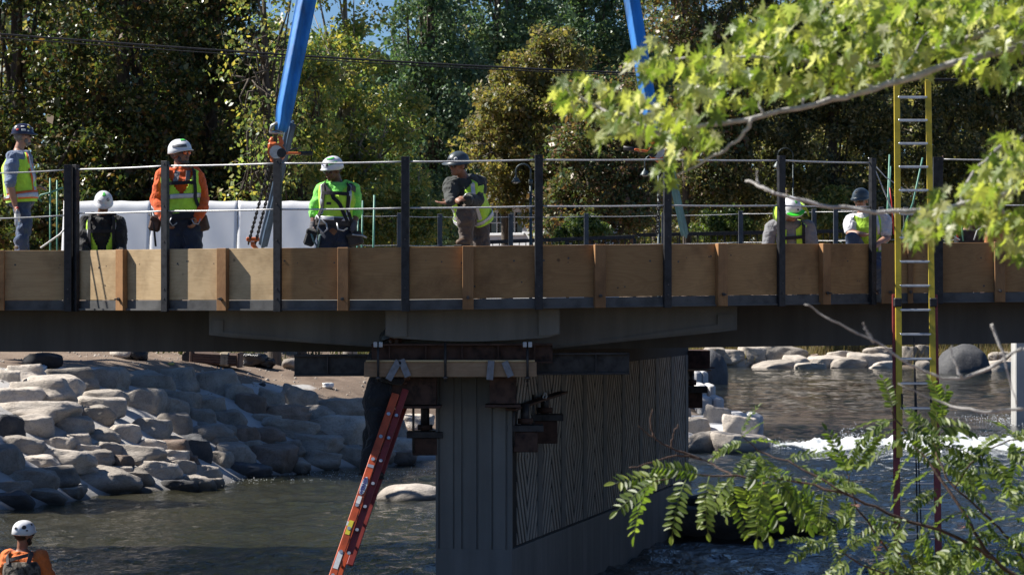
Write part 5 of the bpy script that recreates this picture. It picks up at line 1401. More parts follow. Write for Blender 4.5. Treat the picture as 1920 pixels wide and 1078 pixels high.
# sign
c = P(886, 452, 70); t = thing('sign', 'small white prohibition sign left of the kneeling man', 'sign', (c.x, c.y, hgt(c.x, c.y))); o0 = Vector((c.x, c.y, hgt(c.x, c.y)))
mm = MB(o0); mm.box(c, (0.22, 0.01, 0.22), ch=0.004); sb = mm.build('board', PAPER, t)
mm = MB(o0); mm.tube([c + Vector((0.07 * math.cos(a), -0.008, 0.07 * math.sin(a))) for a in np.linspace(0, 2 * math.pi, 17)], 0.011, 6, caps=False); mm.build('red_ring', REDROD, sb)
mm = MB(o0); mm.bar(c + Vector((-0.05, -0.008, 0.05)), c + Vector((0.05, -0.008, -0.05)), 0.018, 0.006, hint=(0, 1, 0)); mm.build('red_bar', REDROD, sb)
mm = MB(o0); mm.box(c + Vector((0.01, -0.009, -0.01)), (0.07, 0.006, 0.035)); mm.build('black_symbol', BLACK, sb)
mm = MB(o0); mm.cyl(o0 - Vector((0, -0.03, .1)), c + Vector((0, 0.03, 0)), 0.025, 8); mm.build('post', BLACK, t)
# overhead cables
for i, dy in enumerate((0, 7)):
    q = []
    for px in range(-400, 2500, 100):
        y = 62 + (px / 1190) * 64 - 26 * math.sin(max(0, min(1, (px + 100) / 1900)) * math.pi) * -0.55 + dy * (1 - px / 2600) - (0.00002 * max(0, px - 1100) ** 2)
        q.append(P(px, y, 60 + i * 0.3))
    mm = MB(q[0]); mm.tube(q, 0.021 if i == 0 else 0.012, 6); o = mm.build('overhead_cable', BLACK); o.location = q[0]
    tag(o, ['upper black overhead cable crossing in front of the trees', 'thinner overhead cable just under the upper one'][i], 'cable', 'overhead cables')
# concrete abutment at the right edge
mm = MB(); a = P(1904, 665, 86); mm.box((a.x + 1.5, 86.4, -2.3), (3.0, 0.8, 4.6), ch=0.03); o = mm.build('abutment', m_concrete('pale_concrete', (0.46, 0.45, 0.43), 0.2)); tag(o, 'pale concrete abutment wall at the right edge of the water', 'abutment')
# ------------------------------------------------------------------ odds and ends on the dirt bank
BROWNP = pm('brown_plastic_cart', (0.11, 0.065, 0.045), 0.6, var=0.25, scale=6, bump=0.1)
BAGBLK = pm('black_bag_film', (0.012, 0.012, 0.014), 0.22, var=0.3, scale=8, bump=0.5, bscale=14, bdist=0.03)
STRAPC = pm('tan_cloth', (0.33, 0.27, 0.19), 0.9, var=0.3, scale=10, bump=0.3)
def spot(px, py): 
    return ray_ground(px, py)
c = spot(405, 686); k = c.y / F
t = thing('litter_bin', 'brown litter bin lying on its side on the dirt, cloth tied round', 'bin', c)
m_ = MB(); L_ = 90 * k; hh = 24 * k
link('barrel', MB().box((0, 0, hh / 2 + 0.02), (L_, 0.42, hh), ch=0.05).mesh('barrel', BROWNP), None, t)
for s in (-1, 1): link('rim', MB().box((s * L_ / 2, 0, hh / 2 + 0.02), (0.07, 0.47, hh + 0.06), ch=0.03).mesh('rim', BROWNP), None, t)
link('cloth_band', MB().box((L_ * 0.2, 0, hh / 2 + 0.02), (0.24, 0.45, hh + 0.03), ch=0.04).mesh('cloth_band', STRAPC), None, t)
for i in range(4): link('slat', MB().box((0, -0.215, hh * (0.2 + 0.2 * i) + 0.02), (L_ * 0.9, 0.014, 0.03)).mesh('slat', RUST), None, t)
for s in (-1, 1): link('wheel', MB().cyl((-L_ * 0.5 - 0.08, s * 0.12 - 0.03, 0.16), (-L_ * 0.5 - 0.08, s * 0.12 + 0.03, 0.16), 0.15, 16).mesh('wheel', BLACK), None, t)
t.rotation_euler = (0, 0.05, -0.1)
def lump(name, label, cat, px, py, w, h, mat, seed, lumpy=0.3, dep=0.8):
    c = spot(px, py); k = c.y / F
    me = rock_mesh(name, seed, lumpy, sub=3, boxy=0.1); me.materials.append(mat)
    o = link(name, me); o.scale = (w * k / 2, w * k / 2 * dep, h * k / 2); o.location = c + Vector((0, 0, h * k * 0.42)); return tag(o, label, cat)
lump('rubbish_bag', 'shiny black rubbish bag on the dirt right of the fallen bin', 'bag', 478, 688, 46, 34, BAGBLK, 31, 0.5)
lump('rubbish_bag', 'smaller black rubbish bag leaning on the larger bag', 'bag', 500, 690, 30, 24, BAGBLK, 33, 0.5)
lump('plastic_jug', 'white plastic bag lying on the dirt above the boulders', 'bag', 615, 728, 24, 14, PAPER, 35, 0.3)
lump('paper_scrap', 'pale yellow paper scrap on the dirt left of the bin', 'paper', 321, 684, 12, 5, pm('yellow_paper', (0.55, 0.5, 0.15), 0.8), 36, 0.5)
lump('stone', 'small dark stone lying alone on the dirt bank', 'stone', 492, 724, 14, 8, ROCK['dark'], 37)
lump('boulder', 'pale boulder on the dirt under the bridge girder', 'boulder', 238, 672, 60, 30, ROCK['pale'], 38, 0.2)
lump('backpack', 'black backpack standing on the dirt against the pale boulder', 'backpack', 262, 676, 34, 34, BAGBLK, 39, 0.3)
lump('clothes_heap', 'dark heap of clothes at the left end of the dirt bank', 'clothes', 82, 690, 70, 34, pm('dark_cloth', (0.02, 0.02, 0.024), 0.9, var=0.3, scale=8, bump=0.4), 40, 0.4)
lump('plastic_bag', 'pale blue plastic bag on the top left boulder', 'bag', 76, 694, 28, 12, pm('blue_film', (0.42, 0.52, 0.62), 0.3, var=0.2, scale=10, bump=0.4), 41, 0.5)
lump('boulder', 'grey boulder on the dirt left of the tree trunk', 'boulder', 548, 694, 40, 30, ROCK['pale'], 42, 0.2)
# pebbles, leaf litter and dry grass: nobody could count them
xs = rng.uniform(-11, 2, 9000); ys = rng.uniform(58, 92, 9000); d_ = river_dist(xs, ys); ok = (d_ > 2.5) & (d_ < 22)
xs, ys = xs[ok], ys[ok]; zs = height(xs, ys); r = rng.uniform(0.006, 0.022, len(xs)) * rng.choice([1, 1, 1, 1, 1, 2.2], len(xs))
SV = (np.stack([xs, ys, zs], -1)[:, None, :] + oct_v[None] * r[:, None, None] * rng.uniform(0.5, 1.3, (len(xs), 1, 3))).reshape(-1, 3)
SF = (oct_f[None] + (np.arange(len(xs)) * 6)[:, None, None]).reshape(-1, 3)
tag(link('gravel', np_mesh('gravel', SV, SF, False, ROCK['pale'])), 'loose pebbles scattered over the dirt bank', 'gravel', kind='stuff')
def blades(name, label, X, Y, hmin, hmax, mat, cat):
    n_ = len(X); Z = height(X, Y); a = rng.uniform(0, 2 * np.pi, n_); h_ = rng.uniform(hmin, hmax, n_); ln = rng.normal(0, 0.3, (n_, 2))
    w = 0.012 + 0.02 * rng.random(n_)
    b0 = np.stack([X - np.cos(a) * w, Y - np.sin(a) * w, Z - 0.02], -1); b1 = np.stack([X + np.cos(a) * w, Y + np.sin(a) * w, Z - 0.02], -1)
    tp = np.stack([X + ln[:, 0] * h_, Y + ln[:, 1] * h_, Z + h_], -1)
    V = np.stack([b0, b1, tp], 1).reshape(-1, 3)
    tag(link(name, np_mesh(name, V, np.arange(n_ * 3).reshape(-1, 3), False, mat)), label, cat, kind='stuff')
DRY = m_leaf('dry_grass', [(0.16, 0.11, 0.05), (0.26, 0.19, 0.09), (0.32, 0.25, 0.13), (0.12, 0.13, 0.05)], 0.3, 0.7)
cx_ = rng.uniform(8, 32, 90); cy_ = rng.uniform(162, 171, 90); kk = rng.integers(0, 90, 16000)
X_ = cx_[kk] + rng.normal(0, 0.6, 16000); Y_ = cy_[kk] + rng.normal(0, 0.6, 16000); okk = river_dist(X_, Y_) > 0.8
blades('dry_grass', 'dry straw-coloured grass behind the far shore boulders', X_[okk], Y_[okk], 0.25, 1.1, DRY, 'grass')
GRS = m_leaf('bank_grass', [(0.05, 0.07, 0.02), (0.09, 0.10, 0.03), (0.16, 0.13, 0.06)], 0.3, 0.7)
X_ = rng.uniform(-14, 6, 30000); Y_ = rng.uniform(74, 110, 30000); okk = (river_dist(X_, Y_) > 6) & (fbm(X_ * 0.4, Y_ * 0.4, 3) > 0.05)
blades('bank_grass', 'patchy grass on the bank behind the bridge', X_[okk], Y_[okk], 0.08, 0.35, GRS, 'grass')
# ------------------------------------------------------------------ people
def m_skin(name, c):
    n = NT(name); v = n.coord('Object', rnd=False)
    f = n.noise(v, 14, 4); n.base(n.ramp(f, [(0.3, tuple(x * 0.8 for x in c)), (0.6, c), (0.8, tuple(min(1, x * 1.12) for x in c))]))
    n.set(Roughness=0.5); n.b.inputs['Subsurface Weight'].default_value = 0.08; n.b.inputs['Subsurface Scale'].default_value = 0.01
    n.bump(n.noise(v, 90, 3), 0.12, 0.003); return n.m
def m_cloth(name, c, folds=0.6, fs=7.0, var=0.2, blot=None, stretch=(1, 1, 0.7)):
    n = NT(name); v = n.coord('Object', stretch, rnd=False)
    f = n.noise(v, 9, 4); fo = n.noise(v, fs, 3, 0.5, 0.8)
    col = n.ramp(f, [(0.3, tuple(x * (1 - var) for x in c)), (0.6, c), (0.85, tuple(min(1, x * (1 + var * 0.5)) for x in c))])
    if blot:
        b = n.noise(v, 13, 4, 0.65); col = n.ramp(b, [(0.36, blot[0]), (0.46, blot[1]), (0.54, blot[2]), (0.64, blot[3])])
    n.base(col); n.set(Roughness=0.85); n.b.inputs['Sheen Weight'].default_value = 0.15
    w = n.noise(v, 160, 2); s = n.N('Math', operation='MULTIPLY_ADD'); n.L(w, s.inputs[0]); s.inputs[1].default_value = 0.05; n.L(fo, s.inputs[2])
    n.bump(s.outputs[0], folds, 0.07); return n.m
SKIN_L = m_skin('fair_skin', (0.40, 0.21, 0.14)); SKIN_D = m_skin('brown_skin', (0.16, 0.075, 0.045)); SKIN_T = m_skin('tanned_skin', (0.30, 0.145, 0.09))
LIME = m_cloth('lime_vest_cloth', (0.52, 0.86, 0.06), 0.5, 9, var=0.25); LIME2 = m_cloth('lime_green_shirt', (0.24, 0.80, 0.12), 0.8, 7)
ORANGE = m_cloth('orange_shirt_cloth', (0.72, 0.105, 0.012), 0.8, 7); ORTEE = m_cloth('orange_tee_cloth', (0.75, 0.17, 0.03), 0.7, 7)
BLUESH = m_cloth('blue_shirt_cloth', (0.16, 0.21, 0.32), 0.8, 7); JEANS = m_cloth('denim', (0.045, 0.075, 0.15), 0.8, 7); DKJEANS = m_cloth('dark_denim', (0.016, 0.024, 0.048), 0.8, 7)
BLACKC = m_cloth('black_cloth', (0.012, 0.012, 0.014), 0.9, 7); CHAR = m_cloth('charcoal_hoodie', (0.038, 0.042, 0.038), 0.9, 7); KHAKI = m_cloth('brown_work_cloth', (0.105, 0.078, 0.062), 1.0, 8)
GREYTEE = m_cloth('grey_tee_cloth', (0.20, 0.20, 0.21), 0.8, 7); WHITETEE = m_cloth('white_tee_cloth', (0.62, 0.62, 0.65), 0.8, 7)
CAMO = m_cloth('camouflage_cloth', (0.06, 0.05, 0.04), 0.6, 7, blot=((0.010, 0.010, 0.009), (0.045, 0.036, 0.026), (0.16, 0.14, 0.115), (0.025, 0.026, 0.018)))
REFL = pm('reflective_tape', (0.50, 0.50, 0.52), 0.35, 0.3, var=0.1, scale=20, bump=0.05)
REFL_O = pm('orange_tape', (0.85, 0.16, 0.03), 0.6, var=0.1, scale=20, bump=0.05)
STRAPB = pm('black_webbing', (0.012, 0.012, 0.016), 0.8, var=0.3, scale=30, bump=0.3, bscale=200)
STRAPG = pm('grey_webbing', (0.085, 0.07, 0.07), 0.8, var=0.3, scale=30, bump=0.3, bscale=200)
LEATHER = pm('brown_leather', (0.10, 0.05, 0.03), 0.6, var=0.4, scale=14, bump=0.3); DKLEATH = pm('dark_leather', (0.03, 0.022, 0.018), 0.6, var=0.4, scale=14, bump=0.3)
H_WHITE = pm('white_helmet_shell', (0.74, 0.74, 0.76), 0.28, var=0.06, scale=6, bump=0.02, coat=0.3); H_DARK = pm('slate_helmet_shell', (0.05, 0.066, 0.075), 0.42, var=0.2, scale=6, bump=0.03, coat=0.3)
H_NAVY = pm('navy_helmet_shell', (0.02, 0.018, 0.045), 0.3, var=0.2, scale=8, bump=0.03, coat=0.3); H_GREEN = pm('green_helmet_decal', (0.10, 0.55, 0.10), 0.4, var=0.1, scale=8, bump=0)
NEONG = pm('neon_green_plastic', (0.05, 0.62, 0.03), 0.4, var=0.1, scale=8, bump=0); NEONY = m_cloth('neon_yellow_shade_cloth', (0.52, 0.80, 0.05), 0.4, 9)
HAIR_G = pm('grey_hair', (0.20, 0.18, 0.165), 0.8, var=0.3, scale=40, bump=0.6, bscale=120); HAIR_S = pm('salt_hair', (0.09, 0.08, 0.075), 0.8, var=0.4, scale=40, bump=0.6, bscale=120); HAIR_D = pm('dark_hair', (0.02, 0.014, 0.01), 0.8, var=0.3, scale=40, bump=0.6, bscale=120)
LENS = pm('dark_lens', (0.01, 0.01, 0.012), 0.08, var=0.1, scale=5, bump=0, coat=0.5); LENSO = pm('orange_lens', (0.75, 0.13, 0.02), 0.1, 0.3, var=0.1, scale=5, bump=0, coat=0.5)
BOOT = pm('work_boot_leather', (0.10, 0.06, 0.035), 0.7, var=0.3, scale=12, bump=0.3); SOLE = pm('rubber_sole', (0.02, 0.02, 0.02), 0.8, var=0.3, scale=12)
EYEM = pm('eye_dark', (0.02, 0.015, 0.012), 0.2, var=0.1, bump=0); LIPM = pm('lip', (0.24, 0.09, 0.07), 0.5, var=0.1, bump=0)
GLOVE = m_cloth('grey_work_glove', (0.10, 0.095, 0.105), 0.8, 12)
STICK = {'y': YELLABEL, 'w': PAPER, 'r': REDROD, 'k': BLACK}

def solid(mb, vox, smooth=3, name='s', wrinkle=0.0, seed=0.0):
    """melt overlapping closed shapes into one continuous skin"""
    me = mb.mesh(name)
    o = bpy.data.objects.new(name, me); COL.objects.link(o)
    r = o.modifiers.new('r', 'REMESH'); r.mode = 'VOXEL'; r.voxel_size = vox; r.use_smooth_shade = True
    if smooth: s = o.modifiers.new('s', 'SMOOTH'); s.factor = 0.5; s.iterations = smooth
    if name == 'body': dc = o.modifiers.new('d', 'DECIMATE'); dc.ratio = 0.4
    dg = bpy.context.evaluated_depsgraph_get()
    out = bpy.data.meshes.new_from_object(o.evaluated_get(dg)); out.name = name
    bpy.data.objects.remove(o); bpy.data.meshes.remove(me)
    if wrinkle:
        n_ = len(out.vertices); co = np.empty(n_ * 3, np.float32); out.vertices.foreach_get('co', co); co = co.reshape(-1, 3)
        nr = np.empty(n_ * 3, np.float32); out.vertices.foreach_get('normal', nr); nr = nr.reshape(-1, 3)
        d = fbm(co[:, 0] * 9 + co[:, 1] * 6 + seed, co[:, 2] * 14 + co[:, 1] * 4, 3)
        co = co + nr * (d * wrinkle)[:, None]; out.vertices.foreach_set('co', co.ravel()); out.update()
    return out

class Body:
    """a posed figure; every joint is a world point"""
    def __init__(self, name, label, Y, J, face, tf, k=1.0, group=None, skin=None, girth=1.0, base=None):
        self.J = {q: P(v[0], v[1], Y + (v[2] if len(v) > 2 else 0.0)) for q, v in J.items()}
        self.k = k; self.face = Vector(face).normalized(); self.tf = Vector(tf).normalized(); self.g = girth
        b = base if base is not None else Vector(((self.J['anL'].x + self.J['anR'].x) / 2, (self.J['anL'].y + self.J['anR'].y) / 2, min(self.J['anL'].z, self.J['anR'].z) - 0.09 * k))
        self.o = b; self.root = tag(empty(name, b), label, 'person', group)
        self.skin = skin or SKIN_L
        J = self.J
        up = (J['neck'] - J['pelvis']).normalized()
        self.spine = [J['pelvis'] - up * 0.10 * k, J['pelvis'], J['pelvis'].lerp(J['chest'], 0.5), J['chest'], J['chest'].lerp(J['neck'], 0.62), J['neck']]
        g = self.g
        self.rw = [0.160 * g, 0.172 * g, 0.155 * g, 0.172 * (g + 1) / 2, 0.168, 0.070]
        self.rd = [0.115 * g, 0.130 * g, 0.118 * g * g, 0.125 * g, 0.100, 0.065]
        self.skinmb = MB(); 
    def side(self, t=0):
        up = (self.J['neck'] - self.J['pelvis']).normalized()
        s = self.tf.cross(up); return s.normalized()
    def tp(self, t, phi, inf=0.0):
        """point of the trunk; t 0 (hips) .. 5 (neck), phi 0 = front, 90 = figure's right"""
        i = max(0, min(4, int(t))); f = t - i; f = f * f * (3 - 2 * f) if 0 <= f <= 1 else f
        c = self.spine[i].lerp(self.spine[i + 1], t - i)
        w = (self.rw[i] * (1 - f) + self.rw[i + 1] * f) * self.k + inf; d = (self.rd[i] * (1 - f) + self.rd[i + 1] * f) * self.k + inf
        s = self.side(); up = (self.spine[min(i + 1, 5)] - self.spine[i]).normalized(); fw = up.cross(s).normalized()
        if fw.dot(self.tf) < 0: fw = -fw
        a = R_(phi); ex = 0.8
        cs, sn = math.cos(a), math.sin(a)
        cs = math.copysign(abs(cs) ** ex, cs); sn = math.copysign(abs(sn) ** ex, sn)
        return c + fw * d * cs + s * w * sn
    def trunk(self, mb, t0, t1, inf, n=24, m=18):
        V = []; Fq = []
        for j in range(m + 1):
            t = t0 + (t1 - t0) * j / m
            V += [self.tp(t, 360 * i / n, inf) for i in range(n)]
        for j in range(m):
            for i in range(n): Fq.append((j * n + i, j * n + (i + 1) % n, (j + 1) * n + (i + 1) % n, (j + 1) * n + i))
        Fq.append(list(range(n))[::-1]); Fq.append(list(range(m * n, m * n + n)))
        # orient outwards
        a, b, c = V[0], V[1], V[n]
        ctr = self.spine[0]
        if (b - a).cross(c - a).dot(a - ctr) < 0: Fq = [tuple(reversed(f)) for f in Fq]
        mb.add(V, Fq)
    def limb(self, mb, pts, radii, n=12):
        k = self.k; P_ = [Vector(pts[0])]; R2 = [radii[0]]
        for i in range(1, len(pts)):
            for s in range(1, 5):
                f = s / 4; P_.append(Vector(pts[i - 1]).lerp(Vector(pts[i]), f)); e = f * f * (3 - 2 * f); R2.append(radii[i - 1] * (1 - e) + radii[i] * e + (0.006 * math.sin(math.pi * f) if len(pts) > 2 else 0))
        mb.tube(P_, [r * k for r in R2], n)
        mb.ball(P_[0], radii[0] * k); mb.ball(P_[-1], radii[-1] * k)
    def arm(self, mb, s, inf=0.0, to=2.0):
        J = self.J; a, b, c = J['sh' + s], J['el' + s], J['wr' + s]
        if to <= 1: b = a.lerp(b, to); self.limb(mb, [a, b], [0.066 + inf, 0.054 + inf])
        else:
            c2 = b.lerp(c, to - 1); self.limb(mb, [a, b, c2], [0.064 + inf, 0.047 + inf, 0.047 + inf - 0.017 * (to - 1)])
    def leg(self, mb, s, inf=0.0, to=2.0):
        J = self.J; self.limb(mb, [J['hip' + s], J['kn' + s], J['kn' + s].lerp(J['an' + s], to - 1)], [0.092 + inf, 0.062 + inf, 0.062 + inf - 0.02 * (to - 1)])
    def hand(self, mb, s, d, palm, curl=0.4, thumb=1):
        """palm plus four unequal fingers and a thumb that leaves the side of the palm"""
        k = self.k; w = self.J['wr' + s]; d = Vector(d).normalized(); pn = Vector(palm); pn = (pn - d * pn.dot(d)).normalized(); sd = d.cross(pn) * thumb
        M = Matrix((sd, pn, d)).transposed()
        mb.ball(w + d * 0.05 * k, (0.042 * k, 0.017 * k, 0.056 * k), M)
        for i, (off, L) in enumerate(((0.030, 0.072), (0.010, 0.082), (-0.011, 0.076), (-0.031, 0.060))):
            p = w + d * 0.088 * k + sd * off * k; a = p; pts = [w + d * 0.05 * k + sd * off * 0.8 * k, p]; ang = 0
            for j in range(3):
                ang += curl * (0.5 + 0.35 * j); a = a + (d * math.cos(ang) + pn * math.sin(ang)) * L * k * (0.42, 0.33, 0.25)[j]; pts.append(a)
            mb.tube(pts, [0.0105 * k, 0.010 * k, 0.0095 * k, 0.009 * k, 0.0075 * k], 8)
        b = w + d * 0.02 * k + sd * 0.030 * k; c1 = b + (sd * 0.75 + d * 0.6 + pn * 0.35).normalized() * 0.042 * k; c2 = c1 + (d * 0.85 + sd * 0.15 + pn * (0.3 + curl * 0.5)).normalized() * 0.034 * k
        mb.tube([w + d * 0.03 * k, b, c1, c2], [0.014 * k, 0.014 * k, 0.0115 * k, 0.009 * k], 8)
    def head(self, mb):
        k = self.k; h = self.J['head']; f = self.face; up = Vector((0, 0, 1)) ; nk = (h - self.J['neck']).normalized()
        up = (nk * 0.5 + up * 0.5); up = (up - f * up.dot(f)).normalized(); r = f.cross(up)
        self.hu, self.hf, self.hr = up, f, r; M = Matrix((r, f, up)).transposed()
        def q(x, y, z): return h + (r * x + f * y + up * z) * k
        self.hq = q; self.hM = M
        mb.ball(q(0, -0.008, 0.025), (0.076 * k, 0.096 * k, 0.092 * k), M)       # skull
        mb.ball(q(0, 0.030, -0.050), (0.058 * k, 0.062 * k, 0.068 * k), M)       # jaw
        mb.ball(q(0, 0.070, -0.088), (0.028 * k, 0.024 * k, 0.022 * k), M)       # chin
        mb.tube([q(0, 0.082, 0.018), q(0, 0.104, -0.018), q(0, 0.098, -0.030)], [0.011 * k, 0.017 * k, 0.016 * k], 8)   # nose
        mb.ball(q(0, 0.080, 0.030), (0.055 * k, 0.016 * k, 0.012 * k), M)        # brow
        for s in (-1, 1):
            mb.ball(q(s * 0.040, 0.066, -0.018), (0.022 * k, 0.02 * k, 0.02 * k), M)
            mb.ball(q(s * 0.079, -0.008, -0.008), (0.012 * k, 0.024 * k, 0.034 * k), M)   # ear
        mb.ball(q(0, 0.084, -0.058), (0.026 * k, 0.014 * k, 0.012 * k), M)
        self.limb(mb, [self.J['neck'] - nk * 0.04 * k, h + (f * -0.012 + up * -0.045) * k], [0.060, 0.056])
    def part(self, name, mb, mat, parent=None):
        mb.org = self.o; return mb.build(name, mat, parent or self.root)
    def solidpart(self, name, mb, mat, vox=0.012, smooth=3, parent=None, wrinkle=0.0):
        mb.org = self.o; me = solid(mb, vox, smooth, name, wrinkle, self.o.x * 3); me.materials.append(mat); return link(name, me, None, parent or self.root)
    def build_body(self, hands=()):
        mb = MB(); self.trunk(mb, 0, 5, -0.004); self.head(mb)
        mb.ball(self.J['pelvis'] - Vector((0, 0, 0.06)), 0.13 * self.k)
        for s in 'LR':
            self.arm(mb, s); self.leg(mb, s)
            mb.ball(self.J['an' + s], 0.05 * self.k)
        for h in hands: self.hand(mb, *h)
        b = self.solidpart('body', mb, self.skin, 0.0088, 2)
        q = self.hq; k = self.k
        for s in (-1, 1):
            e = MB(); e.ball(q(s * 0.032, 0.080, 0.010), (0.012 * k, 0.007 * k, 0.006 * k), self.hM, 10, 6); self.part('eye', e, EYEM, b)
        m = MB(); m.ball(q(0, 0.094, -0.056), (0.022 * k, 0.006 * k, 0.005 * k), self.hM, 10, 6); self.part('mouth', m, LIPM, b)
        return b
    def shirt(self, mat, sleeve=2.0, inf=0.014, low=0.85, hood=False, name='shirt'):
        mb = MB(); self.trunk(mb, low, 4.75, inf)
        for s in 'LR': self.arm(mb, s, inf + 0.006, sleeve)
        for s in 'LR': mb.ball(self.J['sh' + s] + (self.J['neck'] - self.J['sh' + s]) * 0.15, 0.085 * self.k)
        if hood: mb.tube([self.tp(4.7, a, 0.03) for a in range(60, 301, 30)], 0.04 * self.k, 8)
        return self.solidpart(name, mb, mat, 0.012, 3, wrinkle=0.026)
    def trousers(self, mat, inf=0.018, to=1.95):
        mb = MB(); self.trunk(mb, 0.0, 1.35, inf)
        J = self.J
        mb.ball(J['pelvis'] - Vector((0, 0, 0.05)), 0.14 * self.k)
        for s in 'LR':
            self.limb(mb, [J['hip' + s], J['kn' + s], J['kn' + s].lerp(J['an' + s], to - 1)], [0.100 + inf, 0.070 + inf, 0.056 + inf])
        return self.solidpart('trousers', mb, mat, 0.0155, 3, wrinkle=0.03)
    def boots(self, mat, d):
        for s in 'LR':
            a = self.J['an' + s]; f = Vector(d[s]).normalized(); k = self.k; up = Vector((0, 0, 1)); r = f.cross(up).normalized(); M = Matrix((r, f, up)).transposed()
            mb = MB(); mb.cyl(a + up * 0.10 * k, a - up * 0.03 * k, 0.062 * k, 12); mb.ball(a + f * 0.07 * k - up * 0.045 * k, (0.05 * k, 0.135 * k, 0.05 * k), M); mb.ball(a + f * 0.15 * k - up * 0.05 * k, (0.048 * k, 0.06 * k, 0.042 * k), M); mb.ball(a - up * 0.04 * k, 0.062 * k)
            b = self.solidpart('boot', mb, mat, 0.012, 2)
            m = MB(); m.box(a + f * 0.06 * k - up * 0.085 * k, (0.1 * k, 0.29 * k, 0.024 * k), M, ch=0.01); self.part('sole', m, SOLE, b)
    def shell(self, name, mat, t0, t1, inf, keep, n=96, m=60, parent=None, thick=0.004):
        V = []; Fq = []
        for j in range(m + 1):
            t = t0 + (t1 - t0) * j / m
            V += [self.tp(t, 360 * i / n, inf + 0.004 * math.sin(i * 0.38 + j * 0.18) + 0.003 * math.sin(i * 0.13 - j * 0.3)) - self.o for i in range(n)]
        for j in range(m):
            for i in range(n):
                ph = 360 * (i + .5) / n; ph = ph - 360 if ph > 180 else ph; t = t0 + (t1 - t0) * (j + .5) / m
                if keep(t, ph): Fq.append((j * n + i, j * n + (i + 1) % n, (j + 1) * n + (i + 1) % n, (j + 1) * n + i))
        me = np_mesh(name, [tuple(v) for v in V], Fq, True, mat); bm = bmesh.new(); bm.from_mesh(me)
        bmesh.ops.delete(bm, geom=[v for v in bm.verts if not v.link_faces], context='VERTS'); bm.to_mesh(me); bm.free()
        o = link(name, me, None, parent or self.root); sd = o.modifiers.new('t', 'SOLIDIFY'); sd.thickness = thick; sd.offset = 1.0
        return o
    def vest(self, mat, stripe=REFL, low=0.3, inf=0.034, vdepth=2.1, open_front=4, edge=None, bands=(1.15,), tall=True, top=4.62, width=26, border=None):
        def keep(t, ph):
            a = abs(ph)
            if a < open_front: return False
            if t > 5 - vdepth and a < open_front + (t - (5 - vdepth)) / vdepth * 62: return False
            if t > 3.75 and 62 < a < 118: return False
            return True
        v = self.shell('vest', mat, low, top, inf, keep)
        if border is not None:
            self.shell('edge_trim', border, low, top, inf + 0.003, lambda t, ph: keep(t, ph) and not keep(t, abs(ph) - 9) and abs(ph) < 70, parent=v)
        for b in bands:
            if edge: self.shell('stripe_edge', edge, b - 0.34, b + 0.34, inf + 0.005, lambda t, ph: abs(ph) > open_front, m=4, parent=v)
            self.shell('stripe', stripe, b - 0.17, b + 0.17, inf + 0.009, lambda t, ph: abs(ph) > open_front, m=4, parent=v)
        if tall:
            for lo, hi, c in ((33, 47, None),):
                if edge: self.shell('stripe_edge', edge, bands[0] + 0.3, top, inf + 0.005, lambda t, ph: keep(t, ph) and lo - 6 < abs(ph) < hi + 8, parent=v)
                self.shell('stripe', stripe, bands[0] + 0.3, top, inf + 0.009, lambda t, ph: keep(t, ph) and lo < abs(ph) < hi, parent=v)
                self.shell('stripe', stripe, bands[0] + 0.3, top, inf + 0.009, lambda t, ph: 180 - hi + 8 < abs(ph) < 180 - lo + 8, parent=v)
        return v
    def strap(self, name, path, w, mat, inf=0.045, parent=None, th=0.006):
        """webbing laid on the trunk along (t, phi) points"""
        pts = []
        for a, b in zip(path[:-1], path[1:]):
            n_ = max(2, int(abs(b[1] - a[1]) / 8 + abs(b[0] - a[0]) * 6))
            for i in range(n_): f = i / n_; pts.append((a[0] + (b[0] - a[0]) * f, a[1] + (b[1] - a[1]) * f))
        pts.append(path[-1]); V = []; K = len(pts)
        W = [self.tp(t, p, inf) for t, p in pts]
        for i, (t, p) in enumerate(pts):
            nn = (self.tp(t, p, inf + 0.02) - W[i]).normalized(); d = (W[min(i + 1, K - 1)] - W[max(0, i - 1)]).normalized(); s = nn.cross(d).normalized()
            for (a, b) in ((-1, 0), (1, 0), (1, 1), (-1, 1)): V.append(W[i] + s * a * w / 2 + nn * b * th)
        Fq = []
        for i in range(K - 1):
            for j in range(4): Fq.append((i * 4 + j, i * 4 + (j + 1) % 4, (i + 1) * 4 + (j + 1) % 4, (i + 1) * 4 + j))
        Fq += [(0, 3, 2, 1), tuple(range((K - 1) * 4, K * 4))]
        mb = MB(); mb.add(V, Fq); return self.part(name, mb, mat, parent)
    def harness(self, mat=STRAPB, legs=True, inf=0.047):
        h = self.strap('harness', [(0.9, -60), (2.2, -38), (3.2, -34), (4.3, -38), (4.75, -60)], 0.045, mat, inf)
        self.strap('shoulder_strap', [(0.9, 60), (2.2, 38), (3.2, 34), (4.3, 38), (4.75, 60)], 0.045, mat, inf, h)
        self.strap('chest_strap', [(3.2, -36), (3.2, 36)], 0.04, mat, inf + 0.004, h)
        self.strap('waist_belt', [(0.85, -179), (0.85, 0), (0.85, 179)], 0.06, mat, inf - 0.006, h)
        return h
